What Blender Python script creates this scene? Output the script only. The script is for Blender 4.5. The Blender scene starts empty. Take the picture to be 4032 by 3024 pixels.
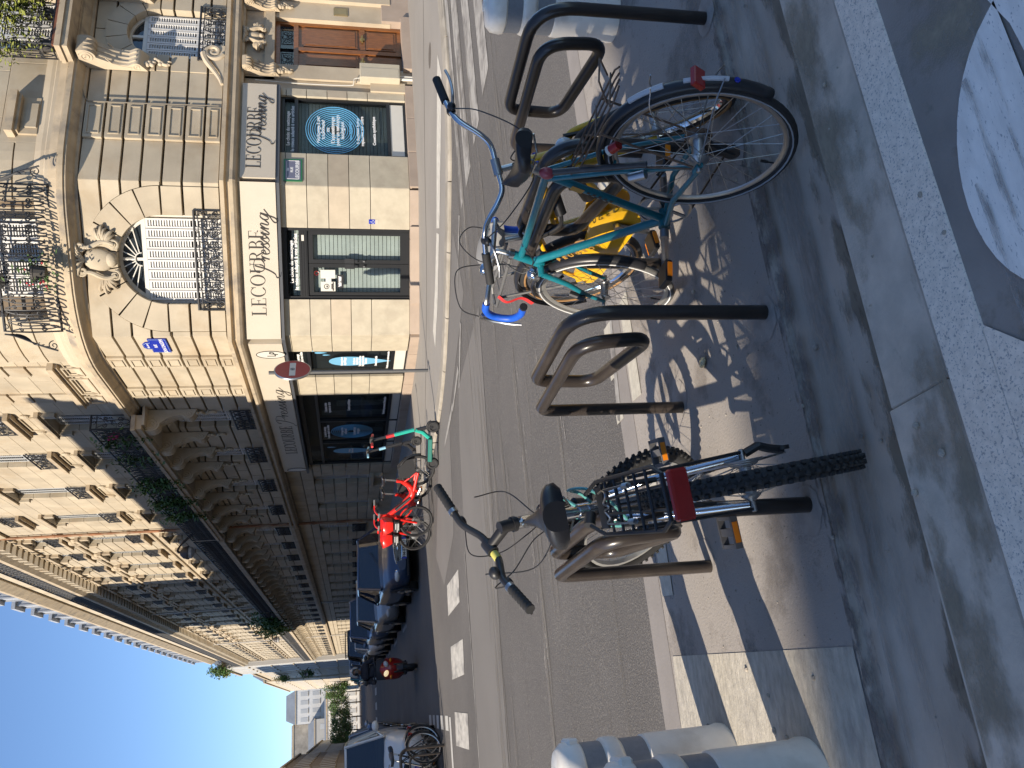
import bpy, math, random
from mathutils import Vector, Matrix
random.seed(7)
SC = bpy.context.scene
COL = SC.collection
R = math.radians
PI = math.pi
# ------------------------------------------------------------------ camera
# the photograph is stored on its side, so the camera is rolled a quarter turn
F_PX, CAM_H, ROLL = 3200.0, 1.42, 0.0187
PITCH, HEAD = R(11.485), R(21.497)          # looking down / heading clockwise from +Y
SH, CH = math.sin(HEAD), math.cos(HEAD)
h_ = Vector((SH, CH, 0)); r_ = Vector((CH, -SH, 0)); z_ = Vector((0, 0, 1))
fwd = h_*math.cos(PITCH) - z_*math.sin(PITCH)
up0 = h_*math.sin(PITCH) + z_*math.cos(PITCH)
RI = r_*math.cos(ROLL) - up0*math.sin(ROLL)
UP = r_*math.sin(ROLL) + up0*math.cos(ROLL)
cd = bpy.data.cameras.new('camera'); cam = bpy.data.objects.new('camera', cd); COL.objects.link(cam)
m = Matrix.Identity(4)
for i, v in enumerate((-UP, RI, -fwd)):
    m[0][i], m[1][i], m[2][i] = v
m[0][3], m[1][3], m[2][3] = 0, 0, CAM_H
cam.matrix_world = m
cd.sensor_fit = 'HORIZONTAL'; cd.sensor_width = 36; cd.lens = F_PX/4032*36
cd.clip_start = 0.05; cd.clip_end = 3000
SC.camera = cam
# ------------------------------------------------------------------ light
SUN_AZ, SUN_EL = R(21.0), R(32.0)           # direction the light travels (from +X towards +Y) / height
w = bpy.data.worlds.new('World'); SC.world = w; w.use_nodes = True
nt = w.node_tree
sky = nt.nodes.new('ShaderNodeTexSky'); sky.sky_type = 'NISHITA'; sky.sun_disc = False
sky.sun_elevation = SUN_EL; sky.sun_rotation = R(270) - SUN_AZ
sky.air_density = 0.8; sky.dust_density = 0.15; sky.ozone_density = 4.5; sky.altitude = 60
bg = nt.nodes['Background']; nt.links.new(sky.outputs[0], bg.inputs[0]); bg.inputs[1].default_value = 0.122
sl = bpy.data.lights.new('sun', 'SUN'); sl.energy = 4.4; sl.angle = R(0.53); sl.color = (1.0, 0.885, 0.73)
so = bpy.data.objects.new('sun', sl); COL.objects.link(so)
sd = Vector((math.cos(SUN_AZ)*math.cos(SUN_EL), math.sin(SUN_AZ)*math.cos(SUN_EL), -math.sin(SUN_EL)))
so.rotation_euler = sd.to_track_quat('-Z', 'Y').to_euler(); so.location = (-20, -10, 30)
SC.view_settings.view_transform = 'Standard'; SC.view_settings.look = 'None'
SC.view_settings.exposure = 0.85; SC.view_settings.gamma = 1.0
SC.render.engine = 'CYCLES'
SC.cycles.use_denoising = True
SC.cycles.max_bounces = 8; SC.cycles.diffuse_bounces = 5; SC.cycles.glossy_bounces = 3
SC.cycles.transparent_max_bounces = 12; SC.cycles.transmission_bounces = 4
SC.cycles.caustics_reflective = False; SC.cycles.caustics_refractive = False
SC.cycles.sample_clamp_indirect = 6.0

# ------------------------------------------------------------------ materials
MATS = {}
def pm(name, col, rough=0.6, metal=0.0, var=0.12, scale=3.0, bump=0.0, bscale=60.0, coat=0.0, spec=0.5,
       col2=None, mix=0.5, mscale=None, rnd=0.0, detail=5.0, stretch=None, speck=None, emit=None):
    """procedural Principled material: value noise, optional second colour in noise patches, specks, bump, per-object tone"""
    if name in MATS: return MATS[name]
    m = bpy.data.materials.new(name); m.use_nodes = True; t = m.node_tree; N = t.nodes; L = t.links
    b = N['Principled BSDF']; b.inputs['Roughness'].default_value = rough; b.inputs['Metallic'].default_value = metal
    b.inputs['Specular IOR Level'].default_value = spec
    b.inputs['Coat Weight'].default_value = coat; b.inputs['Coat Roughness'].default_value = 0.06
    geo = N.new('ShaderNodeNewGeometry'); vec = geo.outputs['Position']
    if stretch:
        mp = N.new('ShaderNodeMapping'); mp.inputs['Scale'].default_value = stretch; L.new(vec, mp.inputs[0]); vec = mp.outputs[0]
    def noise(sc, det=detail, ro=0.6):
        n = N.new('ShaderNodeTexNoise'); n.inputs['Scale'].default_value = sc; n.inputs['Detail'].default_value = det
        n.inputs['Roughness'].default_value = ro; L.new(vec, n.inputs['Vector']); return n.outputs['Fac']
    def rng(sock, a, b_, c, d):
        r = N.new('ShaderNodeMapRange'); L.new(sock, r.inputs[0])
        for i, v in enumerate((a, b_, c, d)): r.inputs[i+1].default_value = v
        return r.outputs[0]
    c = N.new('ShaderNodeRGB'); c.outputs[0].default_value = (*col, 1); cs = c.outputs[0]
    if col2:
        mx = N.new('ShaderNodeMix'); mx.data_type = 'RGBA'
        L.new(rng(noise(mscale or scale*0.6), mix-0.09, mix+0.09, 0, 1), mx.inputs[0]); L.new(cs, mx.inputs[6]); mx.inputs[7].default_value = (*col2, 1); cs = mx.outputs[2]
    if speck:   # (scale, threshold, colour)
        mx = N.new('ShaderNodeMix'); mx.data_type = 'RGBA'
        L.new(rng(noise(speck[0], 2.0, 0.65), speck[1], speck[1]+0.05, 0, 1), mx.inputs[0]); L.new(cs, mx.inputs[6]); mx.inputs[7].default_value = (*speck[2], 1); cs = mx.outputs[2]
    if var or rnd:
        hsv = N.new('ShaderNodeHueSaturation'); L.new(cs, hsv.inputs['Color'])
        val = rng(noise(scale), 0.32, 0.68, 1-var, 1+var) if var else None
        if rnd:
            oi = N.new('ShaderNodeObjectInfo'); rr = rng(oi.outputs['Random'], 0, 1, 1-rnd, 1+rnd)
            if val is None: val = rr
            else:
                mu = N.new('ShaderNodeMath'); mu.operation = 'MULTIPLY'; L.new(val, mu.inputs[0]); L.new(rr, mu.inputs[1]); val = mu.outputs[0]
        L.new(val, hsv.inputs['Value']); cs = hsv.outputs[0]
    L.new(cs, b.inputs['Base Color'])
    if bump:
        bn = N.new('ShaderNodeBump'); bn.inputs['Strength'].default_value = bump; bn.inputs['Distance'].default_value = 0.01
        L.new(noise(bscale, 3.0, 0.7), bn.inputs['Height']); L.new(bn.outputs[0], b.inputs['Normal'])
    if emit:
        b.inputs['Emission Color'].default_value = (*emit[0], 1); b.inputs['Emission Strength'].default_value = emit[1]
    MATS[name] = m
    return m
def glass(name, tint=(0.02, 0.025, 0.03), see=0.6, rough=0.02):
    """window pane: partly see-through sheet with a mirror-like surface"""
    if name in MATS: return MATS[name]
    m = bpy.data.materials.new(name); m.use_nodes = True; N = m.node_tree.nodes; L = m.node_tree.links
    b = N['Principled BSDF']; b.inputs['Base Color'].default_value = (*tint, 1); b.inputs['Roughness'].default_value = rough
    b.inputs['IOR'].default_value = 1.6; b.inputs['Specular IOR Level'].default_value = 0.8
    tr = N.new('ShaderNodeBsdfTransparent'); tr.inputs[0].default_value = (0.86, 0.9, 0.9, 1)
    lw = N.new('ShaderNodeLayerWeight'); lw.inputs[0].default_value = 0.5
    fr = N.new('ShaderNodeMath'); fr.operation = 'POWER'; L.new(lw.outputs['Facing'], fr.inputs[0]); fr.inputs[1].default_value = 4.0
    ma = N.new('ShaderNodeMath'); ma.operation = 'MULTIPLY_ADD'; L.new(fr.outputs[0], ma.inputs[0]); ma.inputs[1].default_value = see; ma.inputs[2].default_value = 1-see
    mx = N.new('ShaderNodeMixShader'); L.new(ma.outputs[0], mx.inputs[0]); L.new(tr.outputs[0], mx.inputs[1]); L.new(b.outputs[0], mx.inputs[2])
    L.new(mx.outputs[0], N['Material Output'].inputs[0]); MATS[name] = m
    return m
def masked(name, col, scale, thr, soft=0.06, stretch=None, rough=0.9, grad=None):
    """stain or worn paint: shows only where the noise passes a threshold; grad=(y0, y1): thins out from y0 to y1"""
    if name in MATS: return MATS[name]
    m = pm(name, col, rough, var=0.15, scale=scale); N = m.node_tree.nodes; L = m.node_tree.links
    geo = N.new('ShaderNodeNewGeometry'); vec = geo.outputs['Position']
    if stretch:
        mp = N.new('ShaderNodeMapping'); mp.inputs['Scale'].default_value = stretch; L.new(vec, mp.inputs[0]); vec = mp.outputs[0]
    n = N.new('ShaderNodeTexNoise'); n.inputs['Scale'].default_value = scale; n.inputs['Detail'].default_value = 6; n.inputs['Roughness'].default_value = 0.65; L.new(vec, n.inputs['Vector']); fac = n.outputs['Fac']
    if grad:
        sx = N.new('ShaderNodeSeparateXYZ'); L.new(geo.outputs['Position'], sx.inputs[0])
        g = N.new('ShaderNodeMapRange'); L.new(sx.outputs['Y'], g.inputs[0])
        for i, v in enumerate((grad[0], grad[1], 0.10, -0.30)): g.inputs[i+1].default_value = v
        a = N.new('ShaderNodeMath'); a.operation = 'ADD'; L.new(fac, a.inputs[0]); L.new(g.outputs[0], a.inputs[1]); fac = a.outputs[0]
    r = N.new('ShaderNodeMapRange'); L.new(fac, r.inputs[0])
    for i, v in enumerate((thr-soft, thr+soft, 0, 1)): r.inputs[i+1].default_value = v
    tr = N.new('ShaderNodeBsdfTransparent'); mx = N.new('ShaderNodeMixShader'); L.new(r.outputs[0], mx.inputs[0]); L.new(tr.outputs[0], mx.inputs[1]); L.new(N['Principled BSDF'].outputs[0], mx.inputs[2]); L.new(mx.outputs[0], N['Material Output'].inputs[0])
    return m
# stone and walls
STONE = pm('limestone', (0.435, 0.372, 0.275), 0.85, var=0.12, scale=1.3, bump=0.12, bscale=30, col2=(0.37, 0.295, 0.2), mix=0.6, mscale=0.8, rnd=0.06)
STONE2 = pm('limestone_dark_joint', (0.17, 0.13, 0.09), 0.95, var=0.1, bump=0.1)
STONE3 = pm('limestone_pale', (0.47, 0.395, 0.29), 0.85, var=0.1, scale=1.0, bump=0.12, bscale=25, col2=(0.39, 0.32, 0.23), mix=0.62, mscale=0.7, rnd=0.06)
MOULD = pm('limestone_weathered_moulding', (0.43, 0.35, 0.245), 0.88, var=0.16, scale=2.0, bump=0.15, bscale=25, col2=(0.25, 0.215, 0.175), mix=0.62, mscale=2.2)
SHOPST = pm('shop_stone_panel', (0.445, 0.395, 0.30), 0.7, var=0.08, scale=4.0, col2=(0.40, 0.35, 0.265), mix=0.55, mscale=3.0, rnd=0.03, bump=0.04, bscale=40)
SHOPST2 = pm('shop_stone_panel_tan', (0.42, 0.355, 0.265), 0.7, var=0.08, scale=4.0, rnd=0.05)
PINKST = pm('pinkish_plinth_stone', (0.36, 0.285, 0.225), 0.75, var=0.1, scale=2.0, bump=0.08, bscale=40, rnd=0.06)
CREAM = pm('cream_painted_board', (0.52, 0.46, 0.37), 0.5, var=0.03, scale=1.5)
IRON = pm('black_wrought_iron', (0.018, 0.019, 0.022), 0.5, metal=0.0, var=0.2, scale=20, spec=0.4)
BLACKAL = pm('black_aluminium', (0.012, 0.013, 0.015), 0.4, var=0.05)
WHITEP = pm('white_shutter_paint', (0.60, 0.59, 0.565), 0.55, var=0.06, scale=2.0)
GREYSH = pm('grey_shutter_paint', (0.46, 0.47, 0.47), 0.55, var=0.06, scale=2.0)
OFFW = pm('off_white_panel', (0.60, 0.58, 0.52), 0.45, var=0.04)
ZINC = pm('zinc_roofing', (0.22, 0.245, 0.275), 0.5, metal=0.3, var=0.12, scale=0.6)
SLATE = pm('dark_slate', (0.06, 0.065, 0.075), 0.6, var=0.15)
WOOD = pm('varnished_brown_wood', (0.19, 0.072, 0.024), 0.34, var=0.3, scale=6, stretch=(6, 6, 0.8), coat=0.3)
DARKIN = pm('dark_interior', (0.02, 0.02, 0.022), 0.8, var=0)
ROLLER = pm('grey_roller_slats', (0.2, 0.21, 0.2), 0.5, metal=0.2, var=0.08)
GLASS = glass('shop_glass', see=0.92)
WGLASS = glass('window_glass', (0.03, 0.04, 0.05), see=0.25)
CARGL = glass('car_glass', (0.015, 0.02, 0.028), see=0.12, rough=0.02)
COPPER = pm('rusty_drainpipe', (0.27, 0.12, 0.055), 0.7, var=0.3, scale=2, col2=(0.32, 0.24, 0.16), mix=0.55)
PLASTER = pm('pale_grey_plaster', (0.42, 0.41, 0.385), 0.9, var=0.06, scale=0.4)
PLASTW = pm('white_plaster', (0.66, 0.645, 0.61), 0.9, var=0.05, scale=0.4)
BLANK = pm('bare_rubble_gable', (0.27, 0.25, 0.22), 0.95, var=0.25, scale=0.8, bump=0.3, bscale=3)
# ground
ASPH = pm('asphalt_carriageway', (0.105, 0.098, 0.093), 0.85, var=0.13, scale=0.5, bump=0.9, bscale=95, speck=(80, 0.55, (0.18, 0.167, 0.152)), detail=8)
ASPH2 = pm('asphalt_patch', (0.16, 0.15, 0.14), 0.85, var=0.08, scale=0.5, bump=0.3, bscale=120, detail=8)
ASPHD = pm('cycle_track_asphalt', (0.27, 0.235, 0.205), 0.9, var=0.2, scale=2.2, bump=0.25, bscale=160, detail=8, col2=(0.24, 0.215, 0.17), mix=0.62, mscale=1.4)
CONC = pm('pitted_concrete', (0.30, 0.272, 0.245), 0.9, var=0.07, scale=2.0, bump=0.35, bscale=90, speck=(55, 0.66, (0.13, 0.115, 0.105)), detail=8)
CEMENT = pm('smooth_cement_gutter', (0.42, 0.36, 0.295), 0.85, var=0.2, scale=4.5, bump=0.2, bscale=40, stretch=(0.45, 1, 1), col2=(0.43, 0.37, 0.30), mix=0.58, detail=8)
KERBC = pm('concrete_kerb', (0.56, 0.475, 0.385), 0.9, var=0.18, scale=7.0, bump=0.25, bscale=120, detail=8, col2=(0.36, 0.32, 0.26), mix=0.60, mscale=2.5)
GRANITE = pm('pale_granite_kerb', (0.80, 0.69, 0.57), 0.85, var=0.12, scale=40, bump=0.2, bscale=120, speck=(150, 0.58, (0.40, 0.37, 0.34)))
DIRT = pm('dirt_and_grit', (0.16, 0.13, 0.095), 1.0, var=0.45, scale=30, bump=0.5, bscale=60)
PAVE = pm('grey_pavement_asphalt', (0.265, 0.245, 0.22), 0.9, var=0.08, scale=0.6, bump=0.15, bscale=60, detail=8)
FKERB = pm('old_granite_kerb', (0.3, 0.27, 0.225), 0.9, var=0.18, scale=4, bump=0.2, bscale=40, rnd=0.08)
PAINT = pm('white_road_paint', (0.48, 0.47, 0.44), 0.75, var=0.10, scale=30, bump=0.1, bscale=90, speck=(60, 0.64, (0.28, 0.27, 0.26)))
PAINTW = pm('worn_road_paint', (0.34, 0.325, 0.30), 0.8, var=0.18, scale=14, col2=(0.17, 0.158, 0.147), mix=0.54, mscale=3.2)
PAINTY = pm('cream_line_paint', (0.46, 0.43, 0.36), 0.8, var=0.12, scale=25, bump=0.25, bscale=60)
SHAPEW = pm('white_symbol_paint', (0.84, 0.79, 0.72), 0.75, var=0.10, scale=9, bump=0.1, bscale=90, speck=(60, 0.64, (0.42, 0.41, 0.40)), col2=(0.50, 0.48, 0.45), mix=0.74, mscale=3.2, stretch=(1.0, 3.2, 1))
# metals, plastics
TUBE = pm('brown_black_enamel_tube', (0.030, 0.024, 0.021), 0.3, var=0.2, scale=9, spec=0.5, coat=0.2)
CHROME = pm('chrome', (0.62, 0.64, 0.66), 0.12, metal=1.0, var=0.05)
STEEL = pm('brushed_alloy', (0.42, 0.42, 0.42), 0.35, metal=1.0, var=0.1, scale=20)
RUSTY = pm('rusty_steel_rod', (0.17, 0.12, 0.09), 0.6, metal=0.6, var=0.3, scale=40)
RUBBER = pm('black_rubber', (0.018, 0.018, 0.019), 0.75, var=0.1, scale=30)
RUBGREY = pm('dusty_tyre_sidewall', (0.09, 0.088, 0.085), 0.8, var=0.15, scale=30)
TANWALL = pm('tan_tyre_wall', (0.30, 0.165, 0.065), 0.75, var=0.15, scale=30)
BLKPL = pm('black_plastic', (0.016, 0.016, 0.018), 0.45, var=0.1, scale=15)
SADDLE = pm('black_vinyl_saddle', (0.014, 0.014, 0.017), 0.4, var=0.1, scale=30, bump=0.08, bscale=150)
TEAL = pm('teal_bicycle_paint', (0.007, 0.15, 0.19), 0.3, var=0.12, scale=30, coat=0.4, col2=(0.03, 0.12, 0.125), mix=0.72, mscale=45)
YELLOW = pm('yellow_bicycle_paint', (0.70, 0.40, 0.012), 0.35, var=0.06, scale=10, coat=0.3)
SILVER = pm('polished_alloy_frame', (0.58, 0.60, 0.63), 0.2, metal=1.0, var=0.05)
BLUET = pm('blue_bar_tape', (0.008, 0.085, 0.50), 0.5, var=0.1, scale=30)
REDPL = pm('red_reflector_plastic', (0.30, 0.008, 0.006), 0.25, var=0.1, scale=30)
ORANGE = pm('orange_reflector', (0.75, 0.22, 0.01), 0.3, var=0.1)
REDEB = pm('bright_red_bicycle_body', (0.72, 0.018, 0.012), 0.35, var=0.05, coat=0.3)
GREENS = pm('green_scooter_paint', (0.02, 0.36, 0.27), 0.4, var=0.05, coat=0.2)
GREEND = pm('dark_green_scooter_deck', (0.012, 0.14, 0.11), 0.5, var=0.05)
BOLLW = pm('off_white_bollard_plastic', (0.84, 0.79, 0.70), 0.45, var=0.10, scale=6, col2=(0.64, 0.58, 0.49), mix=0.60, mscale=4)
BOLLG = pm('grey_reflective_band', (0.23, 0.24, 0.255), 0.4, var=0.08, scale=60)
CABLEG = pm('green_lock_cable', (0.10, 0.32, 0.30), 0.25, var=0.1, coat=0.5)
GOLD = pm('gold_transfer_letters', (0.45, 0.24, 0.05), 0.5, var=0.1)
LENS = pm('clear_lamp_lens', (0.55, 0.56, 0.56), 0.1, var=0.05, spec=0.8)
WHITEINK = pm('white_lettering', (0.75, 0.75, 0.74), 0.6, var=0)
DARKINK = pm('dark_brown_lettering', (0.03, 0.024, 0.02), 0.5, var=0)
BLUEINK = pm('blue_window_print', (0.12, 0.38, 0.62), 0.4, var=0.03)
BLUEENA = pm('blue_enamel_plate', (0.012, 0.03, 0.36), 0.25, var=0.03, coat=0.5)
GREYENA = pm('faded_blue_grey_plate', (0.14, 0.145, 0.21), 0.5, var=0.08)
GREENENA = pm('green_enamel_border', (0.02, 0.15, 0.06), 0.35, var=0.05)
NOENTRY = pm('red_road_sign_face', (0.36, 0.018, 0.018), 0.4, var=0.1, scale=8)
LEAF = pm('green_leaf', (0.055, 0.115, 0.022), 0.6, var=0.35, scale=8, rnd=0.15)
LEAFY = pm('yellow_green_leaf', (0.19, 0.21, 0.03), 0.6, var=0.35, scale=8, rnd=0.1)
BARK = pm('bark', (0.08, 0.06, 0.045), 0.95, var=0.3, bump=0.3)
# ------------------------------------------------------------------ mesh helpers
def link(o, parent=None):
    COL.objects.link(o)
    if parent is not None: o.parent = parent
    return o
def tag(o, label=None, cat=None, group=None, kind=None):
    if label: o['label'] = label
    if cat: o['category'] = cat
    if group: o['group'] = group
    if kind: o['kind'] = kind
    return o
def thing(name, label, cat, loc=(0, 0, 0), rot=(0, 0, 0), group=None):
    o = bpy.data.objects.new(name, None); link(o); o.location = loc; o.rotation_euler = rot
    o.empty_display_size = 0.2
    return tag(o, label, cat, group)
def copy_tree(o, parent=None):
    c = o.copy(); COL.objects.link(c)
    if parent is not None: c.parent = parent
    for ch in o.children: copy_tree(ch, c)
    return c
V3 = Vector
class MB:
    """collects primitive shapes; build() links them as one mesh object"""
    def __init__(s): s.v, s.f = [], []
    def add(s, vs, fs):
        n = len(s.v); s.v += [tuple(p) for p in vs]; s.f += [tuple(i+n for i in f) for f in fs]; return s
    def box(s, x0, x1, y0, y1, z0, z1):
        return s.add([(x0,y0,z0),(x1,y0,z0),(x1,y1,z0),(x0,y1,z0),(x0,y0,z1),(x1,y0,z1),(x1,y1,z1),(x0,y1,z1)],
                     [(0,3,2,1),(4,5,6,7),(0,1,5,4),(1,2,6,5),(2,3,7,6),(3,0,4,7)])
    def bbox(s, x0, x1, y0, y1, z0, z1, b):
        """box with chamfered edges"""
        pts = []; F = []
        xs, ys, zs = (x0, x1), (y0, y1), (z0, z1)
        idx = {}
        for i in (0, 1):
            for j in (0, 1):
                for k in (0, 1):
                    sx, sy, sz = (1, -1)[i], (1, -1)[j], (1, -1)[k]
                    for a in range(3):
                        p = [xs[i]+sx*b, ys[j]+sy*b, zs[k]+sz*b]; p[a] = (xs[i], ys[j], zs[k])[a]
                        idx[i, j, k, a] = len(pts); pts.append(p)
        for i in (0, 1): F.append([idx[i,0,0,0], idx[i,1,0,0], idx[i,1,1,0], idx[i,0,1,0]])
        for j in (0, 1): F.append([idx[0,j,0,1], idx[1,j,0,1], idx[1,j,1,1], idx[0,j,1,1]])
        for k in (0, 1): F.append([idx[0,0,k,2], idx[1,0,k,2], idx[1,1,k,2], idx[0,1,k,2]])
        for j in (0, 1):
            for k in (0, 1): F.append([idx[0,j,k,1], idx[1,j,k,1], idx[1,j,k,2], idx[0,j,k,2]])
        for i in (0, 1):
            for k in (0, 1): F.append([idx[i,0,k,0], idx[i,1,k,0], idx[i,1,k,2], idx[i,0,k,2]])
        for i in (0, 1):
            for j in (0, 1): F.append([idx[i,j,0,0], idx[i,j,1,0], idx[i,j,1,1], idx[i,j,0,1]])
        for i in (0, 1):
            for j in (0, 1):
                for k in (0, 1): F.append([idx[i,j,k,0], idx[i,j,k,1], idx[i,j,k,2]])
        return s.add(pts, F)
    def tube(s, path, r, n=8, cap=True, closed=False, flat=None):
        P = [V3(p) for p in path]; k = len(P); rs = r if isinstance(r, (list, tuple)) else [r]*k
        ring = []; nrm = None; base = len(s.v)
        for i, p in enumerate(P):
            a = P[(i-1) % k] if (closed or i > 0) else P[i]
            b = P[(i+1) % k] if (closed or i < k-1) else P[i]
            t = (b-a)
            if t.length < 1e-9: t = V3((0, 0, 1))
            t.normalize()
            if nrm is None:
                nrm = t.orthogonal().normalized() if flat is None else (V3(flat) - t*t.dot(V3(flat))).normalized()
            else:
                q = nrm - t*t.dot(nrm)
                nrm = q.normalized() if q.length > 1e-6 else t.orthogonal().normalized()
            bi = t.cross(nrm)
            for j in range(n):
                an = 2*PI*j/n
                s.v.append(tuple(p + nrm*math.cos(an)*rs[i] + bi*math.sin(an)*rs[i]))
        lim = k if closed else k-1
        for i in range(lim):
            i2 = (i+1) % k
            for j in range(n):
                j2 = (j+1) % n
                s.f.append((base+i*n+j, base+i*n+j2, base+i2*n+j2, base+i2*n+j))
        if cap and not closed:
            s.f.append(tuple(base+j for j in range(n))[::-1]); s.f.append(tuple(base+(k-1)*n+j for j in range(n)))
        return s
    def cyl(s, a, b, r, n=12, r2=None): return s.tube([a, b], [r, r if r2 is None else r2], n)
    def ribbon(s, path, w, th, nrm):
        """flat strip of width w (in the plane perpendicular to nrm) and thickness th; w may be a list"""
        P = [V3(p) for p in path]; N = V3(nrm).normalized(); k = len(P); base = len(s.v)
        ws = w if isinstance(w, (list, tuple)) else [w]*k
        for i, p in enumerate(P):
            t = (P[min(i+1, k-1)] - P[max(i-1, 0)]); t = t.normalized() if t.length > 1e-9 else V3((1, 0, 0))
            sd_ = N.cross(t).normalized()
            for a, b in ((-.5, 0), (.5, 0), (.5, 1), (-.5, 1)): s.v.append(tuple(p + sd_*ws[i]*a + N*th*b))
        for i in range(k-1):
            o = base+i*4
            for j in range(4): s.f.append((o+j, o+(j+1) % 4, o+4+(j+1) % 4, o+4+j))
        s.f.append((base+3, base+2, base+1, base)); o = base+(k-1)*4; s.f.append((o, o+1, o+2, o+3))
        return s
    def lathe(s, prof, c=(0, 0, 0), n=24, axis='z', cap=True):
        base = len(s.v); c = V3(c)
        for (r, h) in prof:
            for j in range(n):
                a = 2*PI*j/n; x, y = r*math.cos(a), r*math.sin(a)
                p = V3((x, y, h)) if axis == 'z' else (V3((x, h, y)) if axis == 'y' else V3((h, x, y)))
                s.v.append(tuple(c+p))
        for i in range(len(prof)-1):
            for j in range(n):
                j2 = (j+1) % n; s.f.append((base+i*n+j, base+i*n+j2, base+(i+1)*n+j2, base+(i+1)*n+j))
        if cap:
            s.f.append(tuple(base+j for j in range(n))[::-1]); e = base+(len(prof)-1)*n; s.f.append(tuple(e+j for j in range(n)))
        return s
    def prism(s, poly, f0, f1):
        """polygon (2-D list) placed by two mapping functions (back and front face)"""
        n = len(poly); a = [f0(*p) for p in poly]; b = [f1(*p) for p in poly]
        return s.add(a+b, [tuple(range(n))[::-1], tuple(range(n, 2*n))] + [(i, (i+1) % n, n+(i+1) % n, n+i) for i in range(n)])
    def ell(s, c, r, n=16, m_=10, rot=None):
        base = len(s.v); c = V3(c)
        for i in range(m_+1):
            th = PI*i/m_
            for j in range(n):
                a = 2*PI*j/n; p = V3((r[0]*math.sin(th)*math.cos(a), r[1]*math.sin(th)*math.sin(a), r[2]*math.cos(th)))
                if rot: p = rot @ p
                s.v.append(tuple(c+p))
        for i in range(m_):
            for j in range(n):
                j2 = (j+1) % n; s.f.append((base+i*n+j, base+(i+1)*n+j, base+(i+1)*n+j2, base+i*n+j2))
        return s
    def grid(s, pts):
        """rows of points -> quads"""
        base = len(s.v); nr, nc = len(pts), len(pts[0])
        for row in pts: s.v += [tuple(p) for p in row]
        for i in range(nr-1):
            for j in range(nc-1):
                o = base+i*nc+j; s.f.append((o, o+1, o+nc+1, o+nc))
        return s
    def xf(s, M, start=0):
        for i in range(start, len(s.v)): s.v[i] = tuple(M @ V3(s.v[i]))
        return s
    def mesh(s, name, mat, smooth=False, ang=40):
        me = bpy.data.meshes.new(name); me.from_pydata(s.v, [], s.f); me.materials.append(mat)
        if smooth:
            me.polygons.foreach_set('use_smooth', [True]*len(me.polygons))
            try: me.set_sharp_from_angle(angle=R(ang))
            except Exception: pass
        me.update(); return me
    def build(s, name, mat, parent=None, smooth=False, ang=40, loc=None):
        o = bpy.data.objects.new(name, s.mesh(name, mat, smooth, ang)); link(o, parent)
        if loc is not None: o.location = loc
        return o
def obj_of(name, me, parent=None, loc=(0, 0, 0), rot=(0, 0, 0), scale=(1, 1, 1)):
    o = bpy.data.objects.new(name, me); link(o, parent); o.location = loc; o.rotation_euler = rot; o.scale = scale; return o
def bez(p0, p1, p2, p3, n=10):
    out = []
    for i in range(n+1):
        t = i/n; a, b, c, d = (1-t)**3, 3*t*(1-t)**2, 3*t*t*(1-t), t**3
        out.append(tuple(a*p0[k]+b*p1[k]+c*p2[k]+d*p3[k] for k in range(len(p0))))
    return out
def catmull(pts, n=6, closed=False):
    P = [V3(p) for p in pts]; k = len(P); out = []
    for i in range(k if closed else k-1):
        p0 = P[(i-1) % k] if (closed or i > 0) else P[0]*2-P[1]
        p1, p2 = P[i], P[(i+1) % k]
        p3 = P[(i+2) % k] if (closed or i < k-2) else P[-1]*2-P[-2]
        for j in range(n):
            t = j/n
            out.append(0.5*((2*p1)+(p2-p0)*t+(2*p0-5*p1+4*p2-p3)*t*t+(3*p1-p0-3*p2+p3)*t**3))
    if not closed: out.append(P[-1])
    return out
def fillet(pts, rad, n=6):
    """polyline with rounded inner corners; rad may be a list (one per inner corner)"""
    P = [V3(p) for p in pts]; out = [P[0]]
    for i in range(1, len(P)-1):
        r = rad[i-1] if isinstance(rad, (list, tuple)) else rad
        a = (P[i-1]-P[i]); b = (P[i+1]-P[i]); la, lb = a.length, b.length; a.normalize(); b.normalize()
        an = a.angle(b); d = min(r/math.tan(an/2), la*0.49, lb*0.49)
        s_, e_ = P[i]+a*d, P[i]+b*d
        for j in range(n+1):
            t = j/n; out.append(s_*(1-t)**2 + P[i]*2*t*(1-t) + e_*t*t)
    out.append(P[-1]); return out
def spiral(c, r0, r1, a0, a1, n=24):
    return [(c[0]+(r0+(r1-r0)*i/n)*math.cos(a0+(a1-a0)*i/n), c[1]+(r0+(r1-r0)*i/n)*math.sin(a0+(a1-a0)*i/n)) for i in range(n+1)]
class Wall:
    """vertical plane: s runs along d from p0, n points out of the wall; P(s, z, out)"""
    def __init__(s, p0, d, n): s.p0, s.d, s.n = V3((*p0, 0)), V3((*d, 0)).normalized(), V3((*n, 0)).normalized()
    def P(s, a, z, o=0.0): return s.p0 + s.d*a + s.n*o + V3((0, 0, z))
    def prism(s, mb, poly, o0, o1): return mb.prism(poly, lambda a, z: s.P(a, z, o0), lambda a, z: s.P(a, z, o1))
    def rect(s, mb, a0, a1, z0, z1, o0, o1): return s.prism(mb, [(a0, z0), (a1, z0), (a1, z1), (a0, z1)], o0, o1)
    def M(s, a, z, o=0.0, flip=1):
        """matrix: local x along the wall, y up, z out of the wall (for text and ironwork)"""
        p = s.P(a, z, o); m4 = Matrix.Identity(4)
        x = s.d*flip; y = V3((0, 0, 1)); zz = s.n
        for i, v in enumerate((x, y, zz)): m4[0][i], m4[1][i], m4[2][i] = v
        m4[0][3], m4[1][3], m4[2][3] = p
        return m4
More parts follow.
